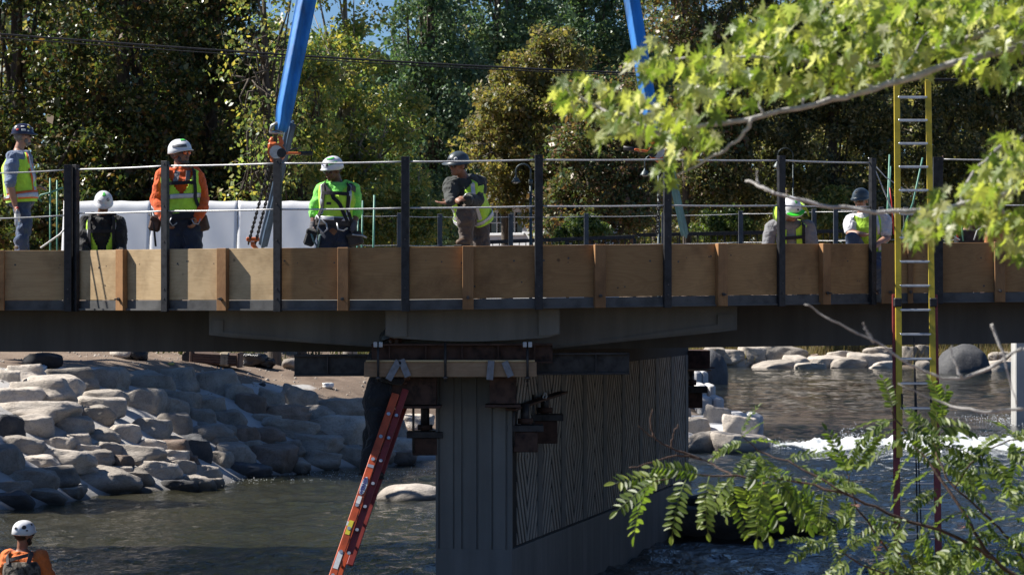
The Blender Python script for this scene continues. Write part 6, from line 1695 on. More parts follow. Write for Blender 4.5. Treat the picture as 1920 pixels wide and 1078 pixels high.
    def helmet(self, mat, style='cap', tilt=0.0):
        k = self.k; q = self.hq; r, f, u = self.hr, self.hf, self.hu
        c = q(0, -0.004, 0.045); rx, ry, rz = 0.108 * k, 0.134 * k, 0.112 * k; V = []; Fq = []; n_, m_ = 36, 12
        self.hel = (c, rx, ry, rz)
        for j in range(m_ + 1):
            th = math.pi / 2 * j / m_
            for i in range(n_):
                a = 2 * math.pi * i / n_; ridge = 1 + 0.028 * math.exp(-((math.cos(a) * math.sin(th)) / 0.16) ** 2) * math.sin(th) + 0.012 * math.cos(6 * a) * math.sin(2 * th)
                e = math.sin(th) ** 0.92
                V.append(c + r * rx * math.cos(a) * e * 1.0 + f * ry * math.sin(a) * e + u * rz * math.cos(th) * ridge)
        # brim
        for i in range(n_):
            a = 2 * math.pi * i / n_; fr = max(0, math.sin(a))
            if style == 'cap': ext = 0.008 + 0.050 * fr ** 2.2; drop = 0.012 + 0.012 * fr
            elif style == 'full': ext = 0.045 + 0.02 * fr; drop = 0.014
            else: ext = 0.004 + 0.020 * fr ** 3; drop = 0.035 - 0.03 * fr
            V.append(c + r * (rx + ext * k) * math.cos(a) + f * (ry + ext * k) * math.sin(a) - u * drop * k)
        for i in range(n_):
            V.append(V[(m_ + 1) * n_ + i] - u * 0.008 * k - (V[(m_ + 1) * n_ + i] - c).normalized() * 0.006 * k)
        for j in range(m_ + 2):
            for i in range(n_): Fq.append((j * n_ + i, (j + 1) * n_ + i, (j + 1) * n_ + (i + 1) % n_, j * n_ + (i + 1) % n_))
        mb = MB(); mb.add(V, Fq, True); mb.org = self.o; me = mb.mesh('helmet', mat); o = link('helmet', me, None, self.root)
        sd = o.modifiers.new('t', 'SOLIDIFY'); sd.thickness = 0.004; sd.offset = -1
        return o
    def decal(self, hel, az, el, w, h_, mat, rnd=False, name='sticker', rise=0.004, curve=True):
        """patch on the shell; az 0 = front, 90 = figure's right"""
        c, rx, ry, rz = self.hel; r, f, u = self.hr, self.hf, self.hu; V = []; Fq = []; n_ = 9; m_ = 7
        for i in range(n_):
            for j in range(m_):
                a = R_(az) + (i / (n_ - 1) - .5) * w; e = R_(el) + (j / (m_ - 1) - .5) * h_
                if rnd:
                    x_, y_ = (i / (n_ - 1) - .5) * 2, (j / (m_ - 1) - .5) * 2; L = max(abs(x_), abs(y_)); R2 = math.hypot(x_, y_) or 1
                    a = R_(az) + x_ * L / R2 * w / 2; e = R_(el) + y_ * L / R2 * h_ / 2
                st, ct = math.cos(e), math.sin(e); rr = 1 + 0.028 * math.exp(-((math.sin(a) * st) / 0.16) ** 2) * st
                V.append(c + r * (rx + rise) * math.sin(a) * st ** 0.92 + f * (ry + rise) * math.cos(a) * st ** 0.92 + u * (rz * rr + rise) * ct - self.o)
        for i in range(n_ - 1):
            for j in range(m_ - 1): Fq.append((i * m_ + j, (i + 1) * m_ + j, (i + 1) * m_ + j + 1, i * m_ + j + 1))
        me = np_mesh(name, [tuple(v) for v in V], Fq, True, mat); o = link(name, me, None, hel); o.modifiers.new('t', 'SOLIDIFY').thickness = 0.0015
        return o
    def helm_text(self, hel, s, az, el, size, mat):
        c, rx, ry, rz = self.hel; r, f, u = self.hr, self.hf, self.hu; a = R_(az); e = R_(el)
        p = c + r * (rx + 0.007) * math.sin(a) * math.cos(e) + f * (ry + 0.007) * math.cos(a) * math.cos(e) + u * (rz + .003) * math.sin(e)
        nn = (r * math.sin(a) * math.cos(e) + f * math.cos(a) * math.cos(e) + u * math.sin(e)).normalized()
        right = (u.cross(nn)).normalized(); return place_text(s, size, p, right, nn.cross(right), mat, hel, self.o, 0.001)
    def glasses(self, mat, frame=None):
        q = self.hq; k = self.k; mb = MB()
        for s in (-1, 1): mb.ball(q(s * 0.034, 0.089, 0.008), (0.031 * k, 0.013 * k, 0.020 * k), self.hM, 12, 8)
        g = self.part('sunglasses', mb, mat)
        fr = MB()
        for s in (-1, 1): fr.bar(q(s * 0.064, 0.082, 0.014), q(s * 0.083, -0.01, 0.012), 0.006 * k, 0.01 * k)
        fr.bar(q(-0.064, 0.094, 0.026), q(0.064, 0.094, 0.026), 0.006 * k, 0.006 * k); self.part('frame', fr, frame or BLACK, g)
    def hair(self, mat, beard=False, back=True, moust=False):
        q = self.hq; k = self.k; mb = MB()
        mb.ball(q(0, -0.035, 0.012), (0.080 * k, 0.080 * k, 0.078 * k), self.hM, 16, 10)
        self.part('hair', mb, mat)
        if beard:
            b = MB(); b.ball(q(0, 0.050, -0.088), (0.052 * k, 0.050 * k, 0.032 * k), self.hM); b.ball(q(0, 0.092, -0.042), (0.028 * k, 0.012 * k, 0.008 * k), self.hM)
            for s in (-1, 1): b.ball(q(s * 0.058, 0.026, -0.055), (0.012 * k, 0.026 * k, 0.034 * k), self.hM)
            self.solidpart('beard', b, mat, 0.008, 2)
    def pouch(self, name, px, py, Y, w, h_, mat, d=0.09, parent=None, tilt=0.0):
        c = P(px, py, Y); M = Matrix.Rotation(tilt, 3, 'Y'); mb = MB(); mb.box(c, (w, d, h_), M, ch=0.022); b = self.part(name, mb, mat, parent)
        m2 = MB(); m2.box(c + M @ Vector((0, -d * 0.32, h_ * 0.30)), (w * 1.04, d * 0.5, h_ * 0.28), M, ch=0.012); self.part('flap', m2, mat, b); return b
    def rig(self, name, pts, r, mat, Y, parent=None):
        mb = MB(); mb.tube([P(x, y, Y + (z[0] if z else 0)) for x, y, *z in pts], r, 8); return self.part(name, mb, mat, parent)

GRP = None
Z0 = lambda px, z, Y: (570 - z / Y * F)
# --- man with the water bottle ---------------------------------------
Y1 = 37.3
b = Body('person', 'man in navy stickered hard hat and lime orange-striped vest holding a water bottle', Y1,
  dict(head=(43, 256), neck=(35, 281), chest=(33, 318), pelvis=(40, 370), shL=(24, 297, -.19), shR=(48, 297, .19), elL=(19, 345, -.27), elR=(58, 340, .24), wrL=(29, 387, -.24), wrR=(66, 350, .05),
       hipL=(38, 376, -.09), hipR=(42, 376, .09), knL=(46, 424, -.09), knR=(44, 425, .10), anL=(36, 476, -.10), anR=(44, 476, .12)), (0.92, 0.38, 0.02), (0.95, 0.25, 0), 0.98, skin=SKIN_L, girth=1.16)
b.build_body((('L', (0.12, -.05, -1), (1, 0.2, 0), 0.9, 1), ('R', (1, -.3, -.1), (0, 0, -1), 0.5, 1)))
b.shirt(BLUESH, 0.92); b.trousers(JEANS); b.boots(BOOT, {'L': (1, 0, 0), 'R': (1, 0.3, 0)})
b.vest(LIME, REFL, low=0.35, inf=0.042, edge=REFL_O, bands=(1.05,), open_front=6, vdepth=1.8)
b.hair(HAIR_G, beard=True); b.glasses(LENS)
h = b.helmet(H_NAVY, 'cap')
for az, el, w_, hh_, mt, rd in ((60, 35, .35, .3, 'y', True), (25, 25, .22, .26, 'w', True), (95, 18, .4, .2, 'w', False), (100, 42, .4, .16, 'w', False), (130, 20, .25, .2, 'r', False), (40, 55, .35, .18, 'w', False), (5, 22, .22, .26, 'w', True), (70, 12, .2, .16, 'w', True), (150, 40, .3, .2, 'w', False)):
    b.decal(h, az, el, w_, hh_, STICK[mt], rd)
b.strap('pocket_pen', [(2.6, 60), (3.0, 62)], 0.012, BLACK, 0.05)
c = b.J['wrL'] + Vector((0.03, -.045, -0.13)); bt = thing('water_bottle', 'clear plastic water bottle in the left man\'s hand', 'bottle', c - Vector((0, 0, .1)))
CLEAR = NT('clear_plastic'); CLEAR.base((0.85, 0.88, 0.92)); CLEAR.set(Roughness=0.12, IOR=1.3); CLEAR.b.inputs['Transmission Weight'].default_value = 0.75; CLEAR = CLEAR.m
mb = MB(c - Vector((0, 0, .1))); mb.tube([c + Vector((0, 0, z)) for z in (-.1, -.09, -.03, -.02, .05, .085, .1)], [.030, .034, .034, .031, .034, .02, .014], 14); mb.build('bottle', CLEAR, bt)
mb = MB(c - Vector((0, 0, .1))); mb.cyl(c + Vector((0, 0, .1)), c + Vector((0, 0, .122)), .016, 12); mb.build('cap', REDROD, bt)
mb = MB(c - Vector((0, 0, .1))); mb.tube([c + Vector((0, 0, -.02)), c + Vector((0, 0, .04))], .0352, 14, caps=False); mb.build('label_band', PAPER, bt)
lumber('lumber stack behind the formwork carrying the bottle man', 40, Y1, 0.037, b.o.z + 0.0, 0.9, 0.8)
# --- crouching man in black --------------------------------------------
Y2_ = 36.6
b = Body('person', 'crouching man in white hard hat and black jacket looking down', Y2_,
  dict(head=(194, 383, -.12), neck=(192, 400, .06), chest=(192, 440, .05), pelvis=(194, 500, .1), shL=(163, 418, .05), shR=(222, 418, .05), elL=(158, 466, -.05), elR=(228, 466, -.05), wrL=(168, 505, -.25), wrR=(216, 505, -.25),
       hipL=(180, 508, .1), hipR=(208, 508, .1), knL=(172, 530, -.25), knR=(216, 530, -.25), anL=(174, 560, .15), anR=(214, 560, .15)), (0.15, -0.88, -0.42), (0.05, -1, -.15), 0.99, skin=SKIN_D)
b.build_body((('L', (0, -.4, -1), (1, 0, 0), 0.6, 1), ('R', (0, -.4, -1), (-1, 0, 0), 0.6, 1)))
b.shirt(BLACKC, 1.95, 0.022, hood=True, name='jacket'); b.trousers(DKJEANS); b.boots(BOOT, {'L': (0, -1, 0), 'R': (0, -1, 0)})
b.vest(LIME, REFL, low=0.4, inf=0.036, open_front=12, vdepth=2.6, tall=True, bands=(1.9,)); b.harness(STRAPB, inf=0.05); b.hair(HAIR_D); b.glasses(LENS)
h = b.helmet(H_WHITE, 'cap'); b.decal(h, 0, 68, .7, .5, H_GREEN, name='green_stripe')
b.helm_text(h, 'G', -28, 30, 0.05, BLACK); b.decal(h, 30, 22, .35, .08, BLACK, name='dark_print')
# --- man in orange sleeves -----------------------------------------------
Y3_ = 35.6
b = Body('person', 'bearded man in orange long sleeves and lime vest, mirrored sunglasses, hands at tool belt', Y3_,
  dict(head=(338, 289), neck=(337, 311, .02), chest=(340, 352), pelvis=(342, 404), shL=(307, 330, .02), shR=(368, 330, .02), elL=(293, 376, .05), elR=(381, 374, .05), wrL=(309, 410, -.12), wrR=(371, 408, -.12),
       hipL=(326, 420), hipR=(356, 420), knL=(318, 500, -.03), knR=(366, 500, -.02), anL=(312, 566), anR=(368, 566)), (0.86, -0.5, 0.02), (0.1, -1, 0), 1.09, skin=SKIN_T)
b.build_body((('L', (0.45, -.25, -.85), (1, .2, 0.2), 0.7, 1), ('R', (-0.45, -.25, -.85), (-1, .2, .2), 0.7, -1)))
b.shirt(ORANGE, 1.95, 0.020); b.trousers(DKJEANS); b.boots(BOOT, {'L': (-.3, -1, 0), 'R': (.3, -1, 0)})
b.vest(LIME, REFL, low=1.0, inf=0.044, open_front=1, vdepth=2.5, bands=(2.35,), tall=False); b.harness(STRAPB, inf=0.055)
b.strap('tee_neck', [(3.1, -14), (3.6, -18), (4.2, -22)], 0.05, GREYTEE, 0.022); b.strap('tee_neck', [(3.1, 14), (3.6, 10), (4.2, 4)], 0.06, GREYTEE, 0.022)
b.hair(HAIR_S, beard=True); b.glasses(LENSO)
h = b.helmet(H_WHITE, 'climb'); b.decal(h, 25, 62, .9, .3, H_GREEN, name='green_stripe'); b.decal(h, 60, 20, 1.3, .28, GREYST, name='grey_band')
b.strap('tool_belt', [(0.95, -179), (0.95, 0), (0.95, 179)], 0.09, DKLEATH, 0.04)
b.pouch('tool_pouch', 291, 420, Y3_, .13, .17, LEATHER, .12, tilt=.25); b.pouch('tool_pouch', 380, 418, Y3_, .13, .19, LEATHER, .12, tilt=-.25)
b.rig('carabiner', [(322, 408, -.2), (318, 416, -.2), (324, 424, -.2), (332, 418, -.2)], .008, GALV, Y3_); b.rig('carabiner', [(360, 412, -.2), (364, 420, -.2), (372, 420, -.2), (376, 410, -.2)], .008, GALV, Y3_)
b.rig('hammer_handle', [(282, 398, -.05), (288, 420, -.05), (292, 462, -.08)], .012, BLACK, Y3_); b.rig('pry_bar', [(284, 390, -.03), (294, 412, -.03)], .007, BLACK, Y3_); b.rig('pry_bar', [(278, 402, -.03), (290, 408, -.03)], .008, BLACK, Y3_)
lumber('low lumber stack behind the formwork under the orange-sleeved man', 340, Y3_, 0.037, b.o.z, 0.7, 0.5)
# --- man in lime sleeves --------------------------------------------------
Y4 = 35.2
b = Body('person', 'man in white hard hat, lime long sleeves and black harness looking down left', Y4,
  dict(head=(624, 319, -.04), neck=(632, 341, .03), chest=(632, 372), pelvis=(628, 416), shL=(604, 356, .02), shR=(661, 356, .02), elL=(592, 396, .05), elR=(668, 394, .05), wrL=(587, 424, -.02), wrR=(663, 424, -.1),
       hipL=(614, 430), hipR=(643, 430), knL=(608, 500, -.03), knR=(648, 500, -.02), anL=(606, 556), anR=(650, 556)), (-0.72, -0.62, -0.3), (-0.05, -1, 0), 1.0, skin=SKIN_D)
b.build_body((('L', (-.1, -.2, -1), (1, .1, 0), 0.9, 1), ('R', (-.1, -.2, -1), (-1, .1, 0), 0.9, 1)))
b.shirt(LIME2, 1.25, 0.022, hood=True); b.trousers(DKJEANS); b.boots(BOOT, {'L': (-.2, -1, 0), 'R': (.3, -1, 0)})
v = b.vest(LIME, REFL, low=1.0, inf=0.044, open_front=1, vdepth=2.0, bands=(1.25,), tall=True); b.harness(STRAPB, inf=0.052)
b.strap('harness_cross', [(4.3, 40), (3.3, 12), (2.4, -12), (1.0, -40)], .042, STRAPB, .05); b.strap('shoulder_pad', [(3.6, -58), (4.6, -62)], .07, STRAPG, .052)
b.strap('tool_belt', [(0.9, -179), (0.9, 0), (0.9, 179)], 0.085, DKLEATH, 0.046); b.strap('vest_print', [(2.5, 8), (2.5, 22)], .03, BLACK, .043, v)
b.strap('vest_pocket', [(2.3, -44), (2.3, -24)], .12, LIME, .044, v)
for s in 'LR':
    mb = MB(); b.hand(mb, s, (-.1, -.2, -1), (1 if s == 'L' else -1, .1, 0), 0.9, 1); mb.tube([b.J['wr' + s].lerp(b.J['el' + s], .25), b.J['wr' + s], b.J['wr' + s] + Vector((0, -.01, -.06))], [.042, .042, .046], 10); b.solidpart('glove', mb, GLOVE, 0.010, 1)
b.hair(HAIR_D); b.glasses(LENS)
h = b.helmet(H_WHITE, 'climb'); b.decal(h, -50, 62, 1.5, .22, H_GREEN, name='green_stripe'); b.decal(h, -66, 26, .9, .2, H_GREEN, name='green_stripe'); b.helm_text(h, 'C', 4, 30, 0.045, BLUEINK); b.decal(h, -30, 22, .28, .3, DARKST, True, 'round_badge')
b.pouch('tool_pouch', 582, 445, Y4 - .1, .12, .2, BLACKC, .12, tilt=.3); b.pouch('tool_pouch', 666, 448, Y4 - .1, .17, .16, DKLEATH, .13, tilt=-.25)
b.rig('carabiner', [(594, 404, -.2), (600, 412, -.22), (596, 426, -.22), (606, 437, -.22), (614, 430, -.22), (612, 420, -.2), (602, 412, -.2)], .010, GALV, Y4); b.rig('carabiner', [(632, 418, -.2), (634, 430, -.22), (644, 433, -.22), (652, 428, -.2)], .010, GALV, Y4)
b.rig('lanyard', [(583, 436, -.15), (588, 452, -.16), (596, 464, -.16), (600, 440, -.2)], .014, pm('teal_webbing', (.12, .2, .19), .8), Y4); b.rig('pliers', [(660, 440, -.2), (680, 442, -.2), (688, 446, -.2)], .01, GALV, Y4)
# --- man leaning on his raised knee -----------------------------------------
Y5 = 35.1
b = Body('person', 'man in dark full-brim hard hat leaning on his raised knee, palm out', Y5,
  dict(head=(859, 310, -.05), neck=(869, 332, .04), chest=(874, 362, .06), pelvis=(888, 408, .26), shL=(846, 346, -.02), shR=(898, 344, .10), elL=(845, 374, -.17), elR=(893, 378, -.08), wrL=(843, 381, -.3), wrR=(874, 372, -.27),
       hipL=(880, 416, .24), hipR=(898, 414, .26), knL=(872, 398, -.20), knR=(900, 480, .15), anL=(874, 447, -.13), anR=(902, 556, .25)), (-0.78, -0.6, -0.16), (-0.42, -0.9, -.1), 1.0, skin=SKIN_T)
b.build_body((('L', (-1, -.15, 0.03), (0.1, -.2, 1), 0.18, 1), ('R', (-0.75, -.5, -.12), (-.2, .5, -.8), 1.0, -1)))
b.shirt(CHAR, 1.95, 0.022, hood=True, name='hoodie'); b.trousers(KHAKI, 0.026, 1.97); b.boots(BOOT, {'L': (-.5, -1, 0), 'R': (-.2, -1, 0)})
b.vest(LIME, REFL, low=0.45, inf=0.046, open_front=12, vdepth=1.6, bands=(1.1,), tall=True); b.hair(HAIR_D); b.glasses(LENS)
h = b.helmet(H_DARK, 'full'); b.decal(h, -46, 22, .36, .36, PAPER, True, 'round_sticker'); b.decal(h, -46, 22, .2, .2, GREYST, True, 'round_sticker', rise=.006); b.decal(h, 0, 20, .4, .2, BLACK, name='headlamp_clip')
b.strap('radio', [(3.8, 36), (4.0, 36)], .03, BLACK, .06)
b.rig('pliers', [(868, 372, -.3), (874, 364, -.32), (884, 362, -.3)], .009, GALV, Y5); b.strap('radio', [(3.9, 40), (4.1, 40)], .03, BLACK, .06)
# --- bent man with a neck shade -------------------------------------------
Y6 = 36.6
b = Body('person', 'bent man in white hard hat with bright green visor and neck shade', Y6,
  dict(head=(1484, 394, -.20), neck=(1482, 410, -.02), chest=(1482, 446, .02), pelvis=(1486, 500, .15), shL=(1448, 428, -.02), shR=(1514, 428, -.02), elL=(1436, 470, -.1), elR=(1524, 470, -.1), wrL=(1462, 470, -.36), wrR=(1500, 482, -.36),
       hipL=(1472, 506, .15), hipR=(1500, 506, .15), knL=(1462, 520, -.25), knR=(1510, 520, -.25), anL=(1466, 548, .2), anR=(1506, 548, .2)), (0.35, -0.75, -0.55), (0, -1, -.3), 1.02, skin=SKIN_T)
b.build_body((('L', (1, -.3, 0), (0, 0, 1), 0.8, 1), ('R', (-1, -.3, 0), (0, 0, 1), 0.8, 1)))
b.shirt(GREYTEE, 0.85, 0.02); b.trousers(DKJEANS); b.boots(BOOT, {'L': (0, -1, 0), 'R': (0, -1, 0)})
b.vest(LIME, REFL, low=0.8, inf=0.036, open_front=10, vdepth=1.2, bands=(1.9,), tall=True); b.harness(STRAPB, inf=0.048); b.hair(HAIR_D)
h = b.helmet(H_WHITE, 'cap'); b.decal(h, -20, 62, .5, .3, H_GREEN, name='green_stripe'); b.decal(h, 160, 50, .4, .35, H_GREEN, name='green_stripe'); b.helm_text(h, 'H', -50, 22, .045, BLACK); b.decal(h, -10, 18, .2, .2, DARKST, True, 'round_badge')
q = b.hq
mb = MB(); mb.prism([q(0.11 * math.cos(a), 0.10 + 0.085 * math.sin(a), 0.048) for a in np.linspace(0, math.pi, 13)], b.hu * -0.012); b.part('visor', mb, NEONG)
V = []
for i in range(19):
    a = R_(100 + i * 340 / 18 - 80)
    for j, (rr, dz_) in enumerate(((0.115, 0.06), (0.18, 0.035), (0.215, -0.02), (0.225, -0.09))):
        a2 = R_(72 + 216 * i / 18)
        V.append(q(rr * math.sin(a2) * 0.92, rr * math.cos(a2) * 1.05, dz_ + 0.012 * math.sin(i * 2.1) * j / 3) - b.o)
Fq = [(i * 4 + j, (i + 1) * 4 + j, (i + 1) * 4 + j + 1, i * 4 + j + 1) for i in range(18) for j in range(3)]
o = link('neck_shade', np_mesh('neck_shade', [tuple(v) for v in V], Fq, True, NEONY), None, b.root); o.modifiers.new('t', 'SOLIDIFY').thickness = .004
# --- squatting man in white sleeves -----------------------------------------
Y7 = 37.2
b = Body('person', 'squatting man in slate hard hat, white sleeves and lime vest', Y7,
  dict(head=(1614, 376, -.05), neck=(1618, 396, .05), chest=(1624, 430, .05), pelvis=(1628, 478, .2), shL=(1595, 414, .03), shR=(1658, 414, .03), elL=(1593, 438, -.1), elR=(1664, 446, -.05), wrL=(1622, 440, -.32), wrR=(1640, 462, -.35),
       hipL=(1614, 484, .18), hipR=(1642, 484, .18), knL=(1598, 446, -.28), knR=(1650, 500, -.3), anL=(1602, 530, -.12), anR=(1640, 545, .2)), (-0.4, -0.9, -0.14), (-.15, -1, 0), 0.95, skin=SKIN_L)
b.build_body((('L', (1, -.3, 0), (0, 0, -1), 0.8, 1), ('R', (-.7, -.5, -.4), (0, 0, -1), 0.8, 1)))
b.shirt(WHITETEE, 0.7, 0.02); b.trousers(JEANS); b.boots(BOOT, {'L': (0, -1, 0), 'R': (0, -1, 0)})
b.vest(LIME, REFL, low=0.4, inf=0.042, open_front=1, vdepth=1.0, bands=(1.3,), tall=True); b.hair(HAIR_D); b.glasses(LENS)
h = b.helmet(H_DARK, 'cap'); b.decal(h, 20, 40, .3, .25, BLACK, name='sticker')
# --- climber dressed in black on the orange ladder ----------------------------
Y8 = 34.35
b = Body('person', 'climber all in black high on the orange ladder, head above the timber beam', Y8,
  dict(head=(736, 640, .75), neck=(728, 664, .72), chest=(720, 692, .62), pelvis=(708, 752, .42), shL=(704, 672, .55), shR=(744, 674, .8), elL=(720, 700, .3), elR=(760, 690, .9), wrL=(748, 712, .32), wrR=(765, 712, .85),
       hipL=(704, 760, .34), hipR=(713, 760, .5), knL=(706, 818, .25), knR=(700, 800, .5), anL=(686, 876, .20), anR=(690, 856, .52)), (0.9, -0.1, 0.3), (1, .1, 0), 1.0, skin=SKIN_D)
b.build_body((('L', (.8, 0, .3), (0, -1, 0), 1.0, 1), ('R', (.8, 0, .3), (0, 1, 0), 1.0, 1)))
b.shirt(BLACKC, 1.95, 0.03, name='jacket'); b.trousers(BLACKC, 0.03, 1.97); b.boots(DKLEATH, {'L': (1, .1, -.2), 'R': (1, .1, -.2)}); b.hair(HAIR_D); b.helmet(H_DARK, 'cap')
# --- man in waders --------------------------------------------------------------
Y9 = 34.9
b = Body('person', 'man in white hard hat, orange tee and camouflage waders standing in the river', Y9,
  dict(head=(45, 1002), neck=(42, 1030, .02), chest=(44, 1066, .0), pelvis=(46, 1134), shL=(14, 1047, .02), shR=(78, 1047, -.02), elL=(6, 1090, .03), elR=(92, 1090, -.03), wrL=(16, 1122, .22), wrR=(86, 1124, .2),
       hipL=(32, 1142), hipR=(60, 1142), knL=(30, 1210), knR=(62, 1210), anL=(28, 1276), anR=(64, 1276)), (0.72, 0.68, 0.0), (0.12, 1, 0), 1.05, skin=SKIN_T, girth=1.08)
b.build_body((('L', (.2, .8, -.3), (1, 0, 0), 0.6, 1), ('R', (-.2, .8, -.3), (-1, 0, 0), 0.6, 1)))
b.shirt(ORTEE, 0.95, 0.022); b.trousers(CAMO, 0.04, 1.98); b.boots(DKLEATH, {'L': (0, 1, 0), 'R': (0, 1, 0)})
v = b.shell('wader_bib', CAMO, 0.3, 3.55, 0.04, lambda t, ph: t < 2.6 or 110 < abs(ph) or abs(ph) < 70)
b.strap('brace', [(3.4, 158), (4.1, 150), (4.72, 125)], .05, STRAPG, .045, v); b.strap('brace', [(3.4, -150), (4.1, -146), (4.72, -125)], .05, STRAPG, .045, v); b.strap('brace', [(4.3, 149), (3.95, 180), (3.75, 205)], .04, STRAPG, .047, v)
b.hair(HAIR_D, beard=True); b.glasses(LENS)
h = b.helmet(H_WHITE, 'climb'); b.decal(h, 120, 26, .42, .40, DARKST, True, 'round_badge'); b.decal(h, 165, 18, .25, .2, BLACK, name='sticker'); b.decal(h, 70, 40, .2, .2, BLACK, name='sticker'); b.decal(h, 105, 8, .18, .12, BLACK, name='sticker')
# ------------------------------------------------------------------ foreground: maple branch and locust sprays near the camera
def m_front(name, cols, tr, trans=0.45):
    n = NT(name); oi = n.N('ObjectInfo'); g = n.N('NewGeometry')
    ad = n.N('Math', operation='ADD'); n.L(oi.outputs['Random'], ad.inputs[0]); n.L(g.outputs['Random Per Island'], ad.inputs[1]); fr = n.N('Math', operation='FRACT'); n.L(ad.outputs[0], fr.inputs[0])
    k = len(cols); c = n.ramp(fr.outputs[0], [((i + .5) / k, q) for i, q in enumerate(cols)])
    v = n.coord('Object', rnd=False); f = n.noise(v, 60, 3); c = n.mix(0.35, c, n.ramp(f, [(0.3, (0.6, 0.62, 0.5)), (0.65, (1, 1, 1))]), 'MULTIPLY')
    n.base(c); n.set(Roughness=0.42); t = n.N('BsdfTranslucent'); n.L(n.mix(1.0, c, tr, 'MULTIPLY'), t.inputs[0]); mx = n.N('MixShader'); mx.inputs[0].default_value = trans
    n.bump(f, 0.3, 0.003)
    n.L(n.b.outputs[0], mx.inputs[1]); n.L(t.outputs[0], mx.inputs[2]); n.L(mx.outputs[0], n.out.inputs[0]); return n.m
MAPLE = m_front('maple_leaf', [(0.10, 0.155, 0.035), (0.15, 0.22, 0.05), (0.22, 0.29, 0.07), (0.31, 0.35, 0.09), (0.44, 0.45, 0.20), (0.18, 0.25, 0.055), (0.5, 0.5, 0.36)], (1.7, 1.75, 0.7, 1), 0.5)
LOCUST = m_front('locust_leaf', [(0.055, 0.09, 0.018), (0.095, 0.145, 0.026), (0.14, 0.195, 0.036), (0.22, 0.27, 0.065)], (1.6, 1.8, 0.7, 1), 0.45)
DRYL = m_front('dry_leaflet', [(0.30, 0.12, 0.07), (0.4, 0.2, 0.14)], (1.2, 1.1, 1, 1), 0.3)
TWIG = m_bark('grey_twig_bark', (0.46, 0.44, 0.42)); RTWIG = m_bark('reddish_twig_bark', (0.085, 0.05, 0.036))
def maple_leaf_mesh(i):
    """five-lobed toothed leaf, slightly folded and curled, with its stalk"""
    r = random.Random(i)
    half = [(0.0, -0.02), (0.13, -0.08), (0.36, -0.17), (0.22, 0.0), (0.46, 0.10), (0.24, 0.18), (0.52, 0.50), (0.30, 0.40), (0.27, 0.48), (0.11, 0.36), (0.17, 0.64), (0.09, 0.66), (0.0, 1.0)]
    V = [(0, 0.25, 0)]; pts = [(x * r.uniform(.88, 1.1), y) for x, y in half] + [(-x * r.uniform(.88, 1.1), y) for x, y in half[-2:0:-1]]
    curl = r.uniform(-.4, .6); fold = r.uniform(0.05, 0.6)
    for x, y in pts: V.append((x, y, abs(x) * fold - curl * (y - .3) ** 2 + r.uniform(-.03, .03)))
    n_ = len(pts); Fq = [(0, k + 1, (k + 1) % n_ + 1) for k in range(n_)]
    b = len(V); V += [(0.012, -0.02, 0), (-0.012, -0.02, 0), (0.0, -0.5, 0.1)]; Fq.append((b, b + 1, b + 2))
    me = bpy.data.meshes.new('maple_leaf'); me.from_pydata(V, [], Fq); me.materials.append(MAPLE); return me
mleaf = [maple_leaf_mesh(i) for i in range(9)]
mt = empty('maple_tree', (3.45, 8.85, hgt(3.45, 8.85))); tag(mt, 'foreground maple with yellow-green leaves hanging in from the right', 'tree'); MO = Vector(mt.location)
def twig(pts, r0, r1, mat, parent, org, name='branch', side=0.0):
    q = [P(x, y, d * (0.75 if parent is mt else 1.62)) for x, y, d in pts]; dense = []
    for i in range(len(q) - 1):
        p0, p1, p2, p3 = q[max(i - 1, 0)], q[i], q[i + 1], q[min(i + 2, len(q) - 1)]
        for s in range(5):
            t = s / 5; dense.append(0.5 * ((2 * p1) + (p2 - p0) * t + (2 * p0 - 5 * p1 + 4 * p2 - p3) * t * t + (3 * p1 - p0 - 3 * p2 + p3) * t ** 3))
    dense.append(q[-1]); n_ = len(dense)
    dense = [p + Vector((random.gauss(0, .0025), random.gauss(0, .004), random.gauss(0, .0025))) for p in dense]
    mb = MB(org); mb.tube(dense, [(0.75 if parent is mt else 1.62) * (r0 + (r1 - r0) * i / (n_ - 1)) * (1.18 if i % 7 == 3 else 1) for i in range(n_)], 7); mb.build(name, mat, parent); return dense
mb = MB(MO); zb = MO.z - 0.3
mb.tube([(3.45, 8.85, zb), (3.46, 8.85, -0.5), (3.4, 8.85, 0.45), (3.3, 8.9, 1.7), (3.4, 9.0, 3.6)], [.2, .16, .13, .1, .04], 12); mb.build('trunk', BARK_PALE, mt)
mb = MB(MO); mb.tube([(3.4, 8.85, 0.4), (2.4, 8.9, 0.68), P(1920, 85, 9.2), P(1795, 118, 9)], [.07, .03, .012, .010], 8); mb.build('limb', TWIG, mt)
mb = MB(MO); mb.tube([(3.42, 8.85, 0.0), (2.4, 8.8, 0.22), P(1990, 345, 8.7), P(1920, 355, 8.7)], [.06, .025, .010, .0086], 8); mb.build('limb', TWIG, mt)
mb = MB(MO); mb.tube([(3.35, 8.9, 1.1), (2.4, 9.2, 1.0), P(1990, 20, 9.3)], [.06, .025, .012], 8); mb.build('limb', TWIG, mt)
mb = MB(MO); mb.tube([(3.44, 8.85, -0.5), (2.4, 8.8, -0.42), P(1990, 640, 8.7), P(1920, 655, 8.7)], [.04, .02, .007, .0048], 8); mb.build('limb', TWIG, mt)
tw = []
tw.append(twig([(1795, 118, 12), (1660, 160, 12), (1560, 188, 12), (1400, 222, 12), (1300, 240, 12), (1235, 250, 12)], .0135, .007, TWIG, mt, MO))
tw.append(twig([(1235, 250, 12), (1180, 225, 12), (1110, 195, 12.1), (1060, 165, 12.1)], .008, .003, TWIG, mt, MO))
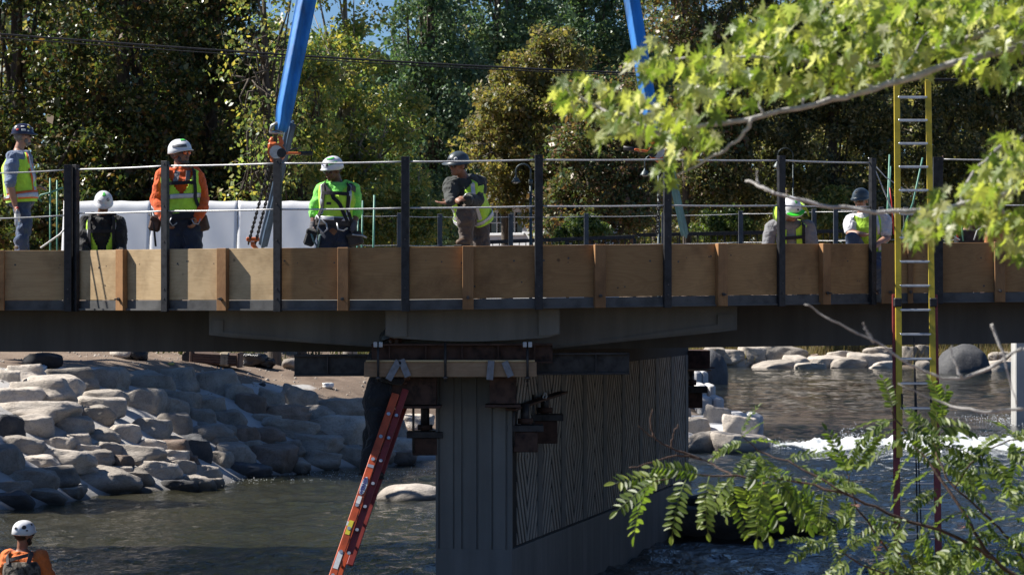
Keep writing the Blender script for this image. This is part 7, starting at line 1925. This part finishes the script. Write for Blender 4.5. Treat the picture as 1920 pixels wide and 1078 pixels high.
tw.append(twig([(1990, 20, 12.4), (1850, 60, 12.4), (1640, 120, 12.4), (1450, 108, 12.4), (1270, 110, 12.5)], .016, .004, TWIG, mt, MO))
tw.append(twig([(1410, 220, 12), (1395, 250, 12), (1360, 280, 12), (1305, 310, 12), (1270, 330, 12)], .009, .003, TWIG, mt, MO))
tw.append(twig([(1920, 355, 11.6), (1800, 385, 11.6), (1700, 397, 11.6), (1560, 386, 11.6), (1450, 362, 11.6), (1400, 338, 11.7)], .0115, .004, TWIG, mt, MO))
tw.append(twig([(1800, 385, 11.6), (1820, 330, 11.7), (1870, 280, 11.7), (1920, 255, 11.7)], .006, .004, TWIG, mt, MO))
for q in ([(1920, 655, 11.6), (1805, 708, 11.6), (1720, 690, 11.6), (1640, 640, 11.6), (1560, 600, 11.6), (1510, 570, 11.6)], [(1920, 768, 11.6), (1830, 768, 11.6), (1770, 755, 11.7), (1685, 720, 11.7)], [(1805, 708, 11.6), (1790, 680, 11.6), (1782, 650, 11.6)], [(1640, 640, 11.6), (1625, 620, 11.6), (1618, 605, 11.6)], [(1450, 362, 11.6), (1425, 348, 11.7), (1420, 320, 11.7)],
          [(1660, 160, 12), (1690, 130, 12), (1740, 60, 12.1)], [(1640, 165, 12), (1600, 150, 12), (1575, 135, 12)], [(1505, 200, 12), (1505, 175, 12), (1498, 160, 12)], [(1430, 215, 12), (1425, 190, 12)], [(1920, 100, 12.2), (1880, 60, 12.2), (1860, 10, 12.2)], [(1860, 610, 11.5), (1885, 680, 11.5), (1905, 760, 11.5)], [(1880, 395, 11.6), (1862, 360, 11.6), (1850, 330, 11.6)]):
    twig(q, .006, .002, TWIG, mt, MO)
BLOBS = [(1110, 175, 72, 34, 26, 12.1), (1075, 160, 36, 24, 10, 12.1), (1170, 205, 60, 44, 26, 12), (1230, 215, 60, 44, 28, 12), (1150, 240, 50, 26, 12, 12), (1235, 110, 55, 42, 26, 12.4), (1310, 130, 80, 60, 46, 12.4), (1300, 190, 70, 40, 26, 12), (1400, 90, 90, 55, 54, 12.4), (1390, 165, 60, 36, 24, 12.2),
         (1470, 50, 90, 55, 62, 12.4), (1520, 120, 100, 50, 60, 12.4), (1500, 165, 50, 22, 12, 12.2), (1600, 40, 100, 55, 72, 12.4), (1620, 110, 90, 42, 46, 12.3), (1720, 40, 90, 55, 66, 12.4), (1740, 100, 80, 34, 34, 12.3), (1830, 50, 80, 60, 54, 12.3), (1900, 60, 40, 70, 34, 12.3), (1870, 130, 60, 30, 24, 12.2), (1880, 20, 60, 40, 40, 12.3), (1800, 10, 80, 30, 36, 12.4), (1680, 10, 80, 30, 36, 12.4), (1560, 5, 90, 30, 30, 12.4), (1690, 120, 60, 26, 24, 12.3), (1580, 150, 60, 22, 16, 12.2),
         (1280, 265, 45, 36, 16, 12), (1245, 325, 18, 22, 8, 12), (1330, 245, 40, 26, 10, 12), (1255, 285, 24, 30, 8, 12),
         (1890, 300, 45, 50, 44, 11.7), (1850, 345, 50, 36, 36, 11.6), (1810, 370, 60, 36, 34, 11.6), (1760, 410, 50, 36, 30, 11.6), (1725, 420, 26, 36, 14, 11.6), (1880, 420, 40, 45, 26, 11.6), (1910, 460, 20, 50, 14, 11.6), (1840, 400, 50, 26, 16, 11.6)]
items = []
for (cx, cy, rx_, ry_, n_, d) in BLOBS:
    for i in range(int(n_ * 1.2)):
        a = random.uniform(0, 2 * math.pi); q = random.random() ** 0.55
        x = cx + rx_ * q * math.cos(a); y = cy + ry_ * q * math.sin(a); dd = d + random.gauss(0, 0.28)
        s = random.uniform(0.036, 0.068)
        # tips hang down and outwards, faces turned every way
        tip = Vector((random.gauss(-0.25, 0.5), random.gauss(0, 0.55), random.gauss(-0.9, 0.35))).normalized()
        nn = Vector((random.gauss(-0.2, 0.9), random.gauss(-0.2, 0.8), random.gauss(0.5, 0.6)))
        xa = tip.cross(nn).normalized(); za = xa.cross(tip).normalized()
        items.append((P(x, y, dd * 0.75), Matrix((xa, tip, za)).transposed(), s, random.randrange(len(mleaf))))
for (ax, ay, bx, by, d) in ((1930, 80, 3050, 250, 9.1), (1930, 20, 3000, -120, 9.2), (1930, 350, 2800, 430, 8.7), (2000, 620, 2700, 760, 8.7), (1950, -150, 3100, -500, 9.2)):
    for i in range(230):      # the boughs go on in leaf beyond the frame
        t = random.random(); dd = d + random.gauss(0, .25); s = random.uniform(.036, .068)
        tip = Vector((random.gauss(-0.25, 0.5), random.gauss(0, 0.55), random.gauss(-0.9, 0.35))).normalized(); nn = Vector((random.gauss(-0.2, 0.9), random.gauss(-0.2, 0.8), random.gauss(0.5, 0.6)))
        xa = tip.cross(nn).normalized(); za = xa.cross(tip).normalized(); x = ax + (bx - ax) * t + random.gauss(0, 40); y = ay + (by - ay) * t + random.gauss(20, 55)
        if x > 1935: items.append((P(x, y, dd), Matrix((xa, tip, za)).transposed(), s * 0.5, random.randrange(len(mleaf))))
items.sort(key=lambda t: -t[2] / t[0].y)
for p, M, s, i in items[:300]:
    o = link('leaf', mleaf[i], None, mt); o.matrix_local = Matrix.Translation(p - MO) @ M.to_4x4() @ Matrix.Scale(s, 4)
V = []; Fs = []
for p, M, s, i in items[300:]:
    if p.x / p.y * F + 960 > 1935: s *= 2.0
    b = len(V); V += [tuple((p - MO) + M @ (v.co * s)) for v in mleaf[i].vertices]; Fs += [[b + k for k in f.vertices] for f in mleaf[i].polygons]
me = bpy.data.meshes.new('smaller_leaves'); me.from_pydata(V, [], Fs); me.materials.append(MAPLE); tag(link('smaller_leaves', me, None, mt), kind='stuff')

# locust sprays --------------------------------------------------------
def frond_mesh(i, n=8, mat=None):
    """pinnate leaf: rachis with paired oval leaflets and one at the tip; length 1 along +Y"""
    r = random.Random(100 + i); V = []; Fs = []; droop = r.uniform(0.15, 0.55); bend = r.uniform(-.2, .2)
    def sp_(t): return Vector((bend * t * t, t, -droop * t * t))
    pts = [sp_(t / 8) for t in range(9)]
    mb = MB(); mb.tube(pts, [0.010 - 0.0006 * k for k in range(9)], 5)
    def leaflet(base, d, nrm, L, W):
        d = d.normalized(); s = d.cross(nrm).normalized(); nn = s.cross(d)
        prof = [(0, 0), (0.16, 0.62), (0.42, 1.0), (0.72, 0.82), (0.93, 0.35), (1.0, 0)]
        ring = [base + d * a * L + s * w * W + nn * (0.05 * L * math.sin(a * 3) + abs(w) * 0.22 * W) for a, w in prof] + [base + d * a * L - s * w * W + nn * (0.05 * L * math.sin(a * 3) + abs(w) * 0.22 * W) for a, w in prof[-2:0:-1]]
        c = base + d * L * 0.5
        mb.add([c] + ring, [(0, k + 1, (k + 1) % len(ring) + 1) for k in range(len(ring))])
    for k in range(n):
        t = 0.16 + 0.80 * k / n; p = sp_(t); tg = (sp_(t + .02) - p).normalized()
        for s in (-1, 1):
            d = Vector((s, 0.38 + r.uniform(-.15, .15), r.uniform(-.45, .05))); L = 0.235 * (1 - 0.25 * abs(t - .5)) * r.uniform(.85, 1.12)
            leaflet(p, d, Vector((r.uniform(-.7, .7), r.uniform(-.5, .5), 1)), L, L * 0.185)
    leaflet(sp_(0.97), sp_(1.0) - sp_(0.95), Vector((0, .2, 1)), 0.2, 0.05)
    return mb.mesh('compound_leaf', mat or LOCUST)
fronds = [frond_mesh(i, n) for i, n in enumerate((9, 11, 12, 10, 13, 9, 12, 11))]
DL = 13.0
LOr = Vector((3.3, 12.6, hgt(3.3, 12.6)))
lt = empty('locust_sapling', LOr); tag(lt, 'locust sapling with feathery green leaves leaning in at the lower right', 'sapling')
mb = MB(LOr); mb.tube([LOr - Vector((0, 0, .2)), LOr + Vector((-.1, 0, .3)), P(1960, 1110, 13.0)], [.04, .03, .012], 8); mb.build('stem', RTWIG, lt)
mb = MB(LOr); mb.tube([LOr + Vector((-.02, 0, .1)), LOr + Vector((-.25, 0, .35)), P(1760, 1120, 13.1)], [.02, .016, .008], 8); mb.build('stem', RTWIG, lt)
STEMS = [([(1960, 1110, 8.0), (1863, 1048, 8.0), (1806, 959, 8.0), (1749, 878, 8.05), (1704, 821, 8.1), (1672, 770, 8.1)], .010, .003),
         ([(1863, 1048, 8.0), (1780, 1000, 7.9), (1684, 969, 7.9), (1583, 926, 7.9), (1489, 902, 7.95), (1380, 893, 8.0), (1285, 890, 8.0), (1215, 905, 8.0)], .009, .002),
         ([(1960, 1110, 8.0), (1900, 1020, 8.1), (1855, 971, 8.1), (1790, 914, 8.1), (1760, 860, 8.15), (1750, 800, 8.2)], .008, .002),
         ([(1760, 1120, 8.1), (1680, 1052, 8.1), (1627, 979, 8.1), (1600, 935, 8.1), (1590, 890, 8.1)], .007, .002),
         ([(1580, 924, 7.9), (1490, 870, 7.95), (1430, 850, 8.0), (1390, 815, 8.0)], .005, .002),
         ([(1790, 914, 8.1), (1830, 860, 8.1), (1880, 830, 8.1), (1930, 820, 8.1)], .005, .002),
         ([(1760, 1120, 8.1), (1690, 1085, 8.0), (1600, 1050, 8.0), (1560, 1010, 8.0)], .006, .002)]
for pts, r0, r1 in STEMS: twig(pts, r0 * 0.55, r1 * 0.7, RTWIG, lt, LOr, 'stem')
for q in ([(1315, 861, 8.1), (1258, 839, 8.1), (1225, 820, 8.1), (1197, 797, 8.1)], [(1380, 893, 8.0), (1340, 872, 8.1), (1315, 861, 8.1)], [(1315, 861, 8.1), (1270, 853, 8.1), (1225, 866, 8.1), (1180, 876, 8.1)], [(1258, 839, 8.1), (1262, 815, 8.1), (1270, 798, 8.1)], [(1225, 820, 8.1), (1218, 790, 8.1), (1222, 768, 8.1)]):
    twig(q, .0028, .0014, RTWIG, lt, LOr, 'bare_twig')
FR = []   # (x, y, dx, dy, length px)
for (x, y, dx, dy, L) in ((1240, 893, -1, .55, 92), (1225, 900, -.7, 1, 95), (1265, 893, -1, -.05, 100), (1290, 892, -.55, .9, 90), (1320, 893, -.9, -.35, 80), (1330, 892, -.3, 1, 85), (1370, 895, .1, 1, 100), (1375, 893, -.7, .7, 90), (1400, 893, .5, .9, 105), (1405, 890, .55, -.3, 70), (1430, 897, -.2, 1, 90), (1440, 898, .8, .5, 95), (1460, 895, -.6, -.6, 70),
     (1390, 815, .2, -1, 50), (1400, 830, .9, -.4, 50), (1400, 828, -.9, .1, 60), (1420, 848, .6, .6, 70), (1425, 848, -.3, .9, 65), (1470, 862, .8, -.3, 70), (1490, 872, .9, .1, 80), (1500, 905, .7, .8, 80), (1520, 908, .6, -.7, 75), (1545, 915, -.2, 1, 70), (1570, 920, .9, -.3, 75),
     (1590, 890, -.3, -1, 80), (1592, 890, .5, -.9, 80), (1595, 900, -.9, -.3, 60), (1610, 945, -.9, .5, 70), (1625, 978, .8, -.2, 70), (1640, 1000, -.8, .2, 90), (1650, 1010, .7, .3, 80),
     (1675, 772, -.2, -1, 60), (1680, 785, -.9, .2, 75), (1690, 800, .9, .2, 75), (1700, 818, -.9, .4, 85), (1705, 822, .9, -.2, 80), (1720, 842, -.8, .5, 75), (1740, 868, .9, .1, 80), (1752, 880, -.9, .3, 80), (1770, 905, .9, -.1, 80), (1780, 920, -.8, .6, 80), (1800, 950, .9, .2, 85), (1806, 960, -.9, .2, 90), (1830, 995, .9, .1, 85), (1838, 1005, -.9, .3, 95), (1855, 1035, .9, .2, 80), (1858, 1040, -.9, .3, 100),
     (1750, 800, .3, -1, 70), (1752, 805, .9, -.3, 95), (1755, 815, -.6, -.6, 60), (1762, 835, .9, .1, 85), (1765, 860, .8, .5, 80), (1795, 905, .8, -.5, 80), (1830, 860, .5, -.9, 70), (1850, 848, .6, .8, 75), (1880, 830, .9, .5, 75), (1890, 828, .9, -.5, 80), (1900, 826, .3, 1, 75), (1905, 826, -.3, -.9, 60),
     (1640, 955, -.4, .9, 70), (1700, 978, -.5, .8, 85), (1730, 988, .5, .9, 85), (1740, 992, .8, .2, 80), (1780, 1000, -.3, 1, 90), (1800, 1010, .7, .7, 90), (1900, 1020, .7, -.6, 85), (1880, 1000, .9, .4, 85), (1868, 985, -.7, .7, 80), (1910, 1035, .6, .8, 85),
     (1560, 1010, -.6, -.8, 60), (1562, 1012, -.9, .2, 75), (1580, 1030, .7, -.5, 70), (1600, 1048, -.8, .6, 80), (1620, 1058, .7, .2, 80), (1640, 1066, -.5, .9, 80), (1670, 1078, .8, -.3, 90), (1690, 1085, .3, .9, 90), (1720, 1098, .7, -.7, 90), (1740, 1106, -.6, -.7, 90), (1780, 1080, .8, .1, 100), (1800, 1070, -.8, .1, 100), (1840, 1075, .8, .2, 95), (1900, 1080, -.6, .3, 95), (1560, 985, -.2, .9, 50), (1540, 960, .8, .6, 55),
     (1880, 1060, -.9, -.4, 90), (1820, 1030, -.3, .9, 90), (1905, 960, .4, -.9, 80), (1890, 975, .9, -.2, 80), (1860, 945, .7, -.6, 75), (1700, 1040, -.9, .2, 95), (1740, 1050, .9, .2, 95), (1720, 1030, .2, .9, 80)):
    FR.append((x, y, dx, dy, L)); 
    if x > 1330 and random.random() < 0.45: FR.append((x + random.uniform(-25, 25), y + random.uniform(-15, 15), dx + random.gauss(0, .4), dy + random.gauss(0, .4), L * random.uniform(.7, 1)))
for j, (x, y, dx, dy, L) in enumerate(FR):
    d = DL + random.gauss(0, 0.25); p = P(x, y, d)
    dirv = Vector((dx, random.gauss(0, .35), -dy)).normalized(); up_ = Vector((random.gauss(-.1, .3), -0.45 + random.gauss(0, .4), 1)); xa = dirv.cross(up_).normalized(); za = xa.cross(dirv)
    o = link('compound_leaf', fronds[j % len(fronds)], None, lt); s = L * d / F * 1.16
    o.matrix_local = Matrix.Translation(p - LOr) @ Matrix((xa, dirv, za)).transposed().to_4x4() @ Matrix.Scale(s, 4)
dryf = [frond_mesh(50, 3, DRYL)]
for x, y in ((1422, 930), (1640, 1030), (1800, 990), (1600, 945)):
    o = link('withered_leaf', dryf[0], None, lt); p = P(x, y, 12.9); o.matrix_local = Matrix.Translation(p - LOr) @ Matrix.Rotation(R_(180) + random.gauss(0, .3), 4, 'X') @ Matrix.Scale(0.09, 4)
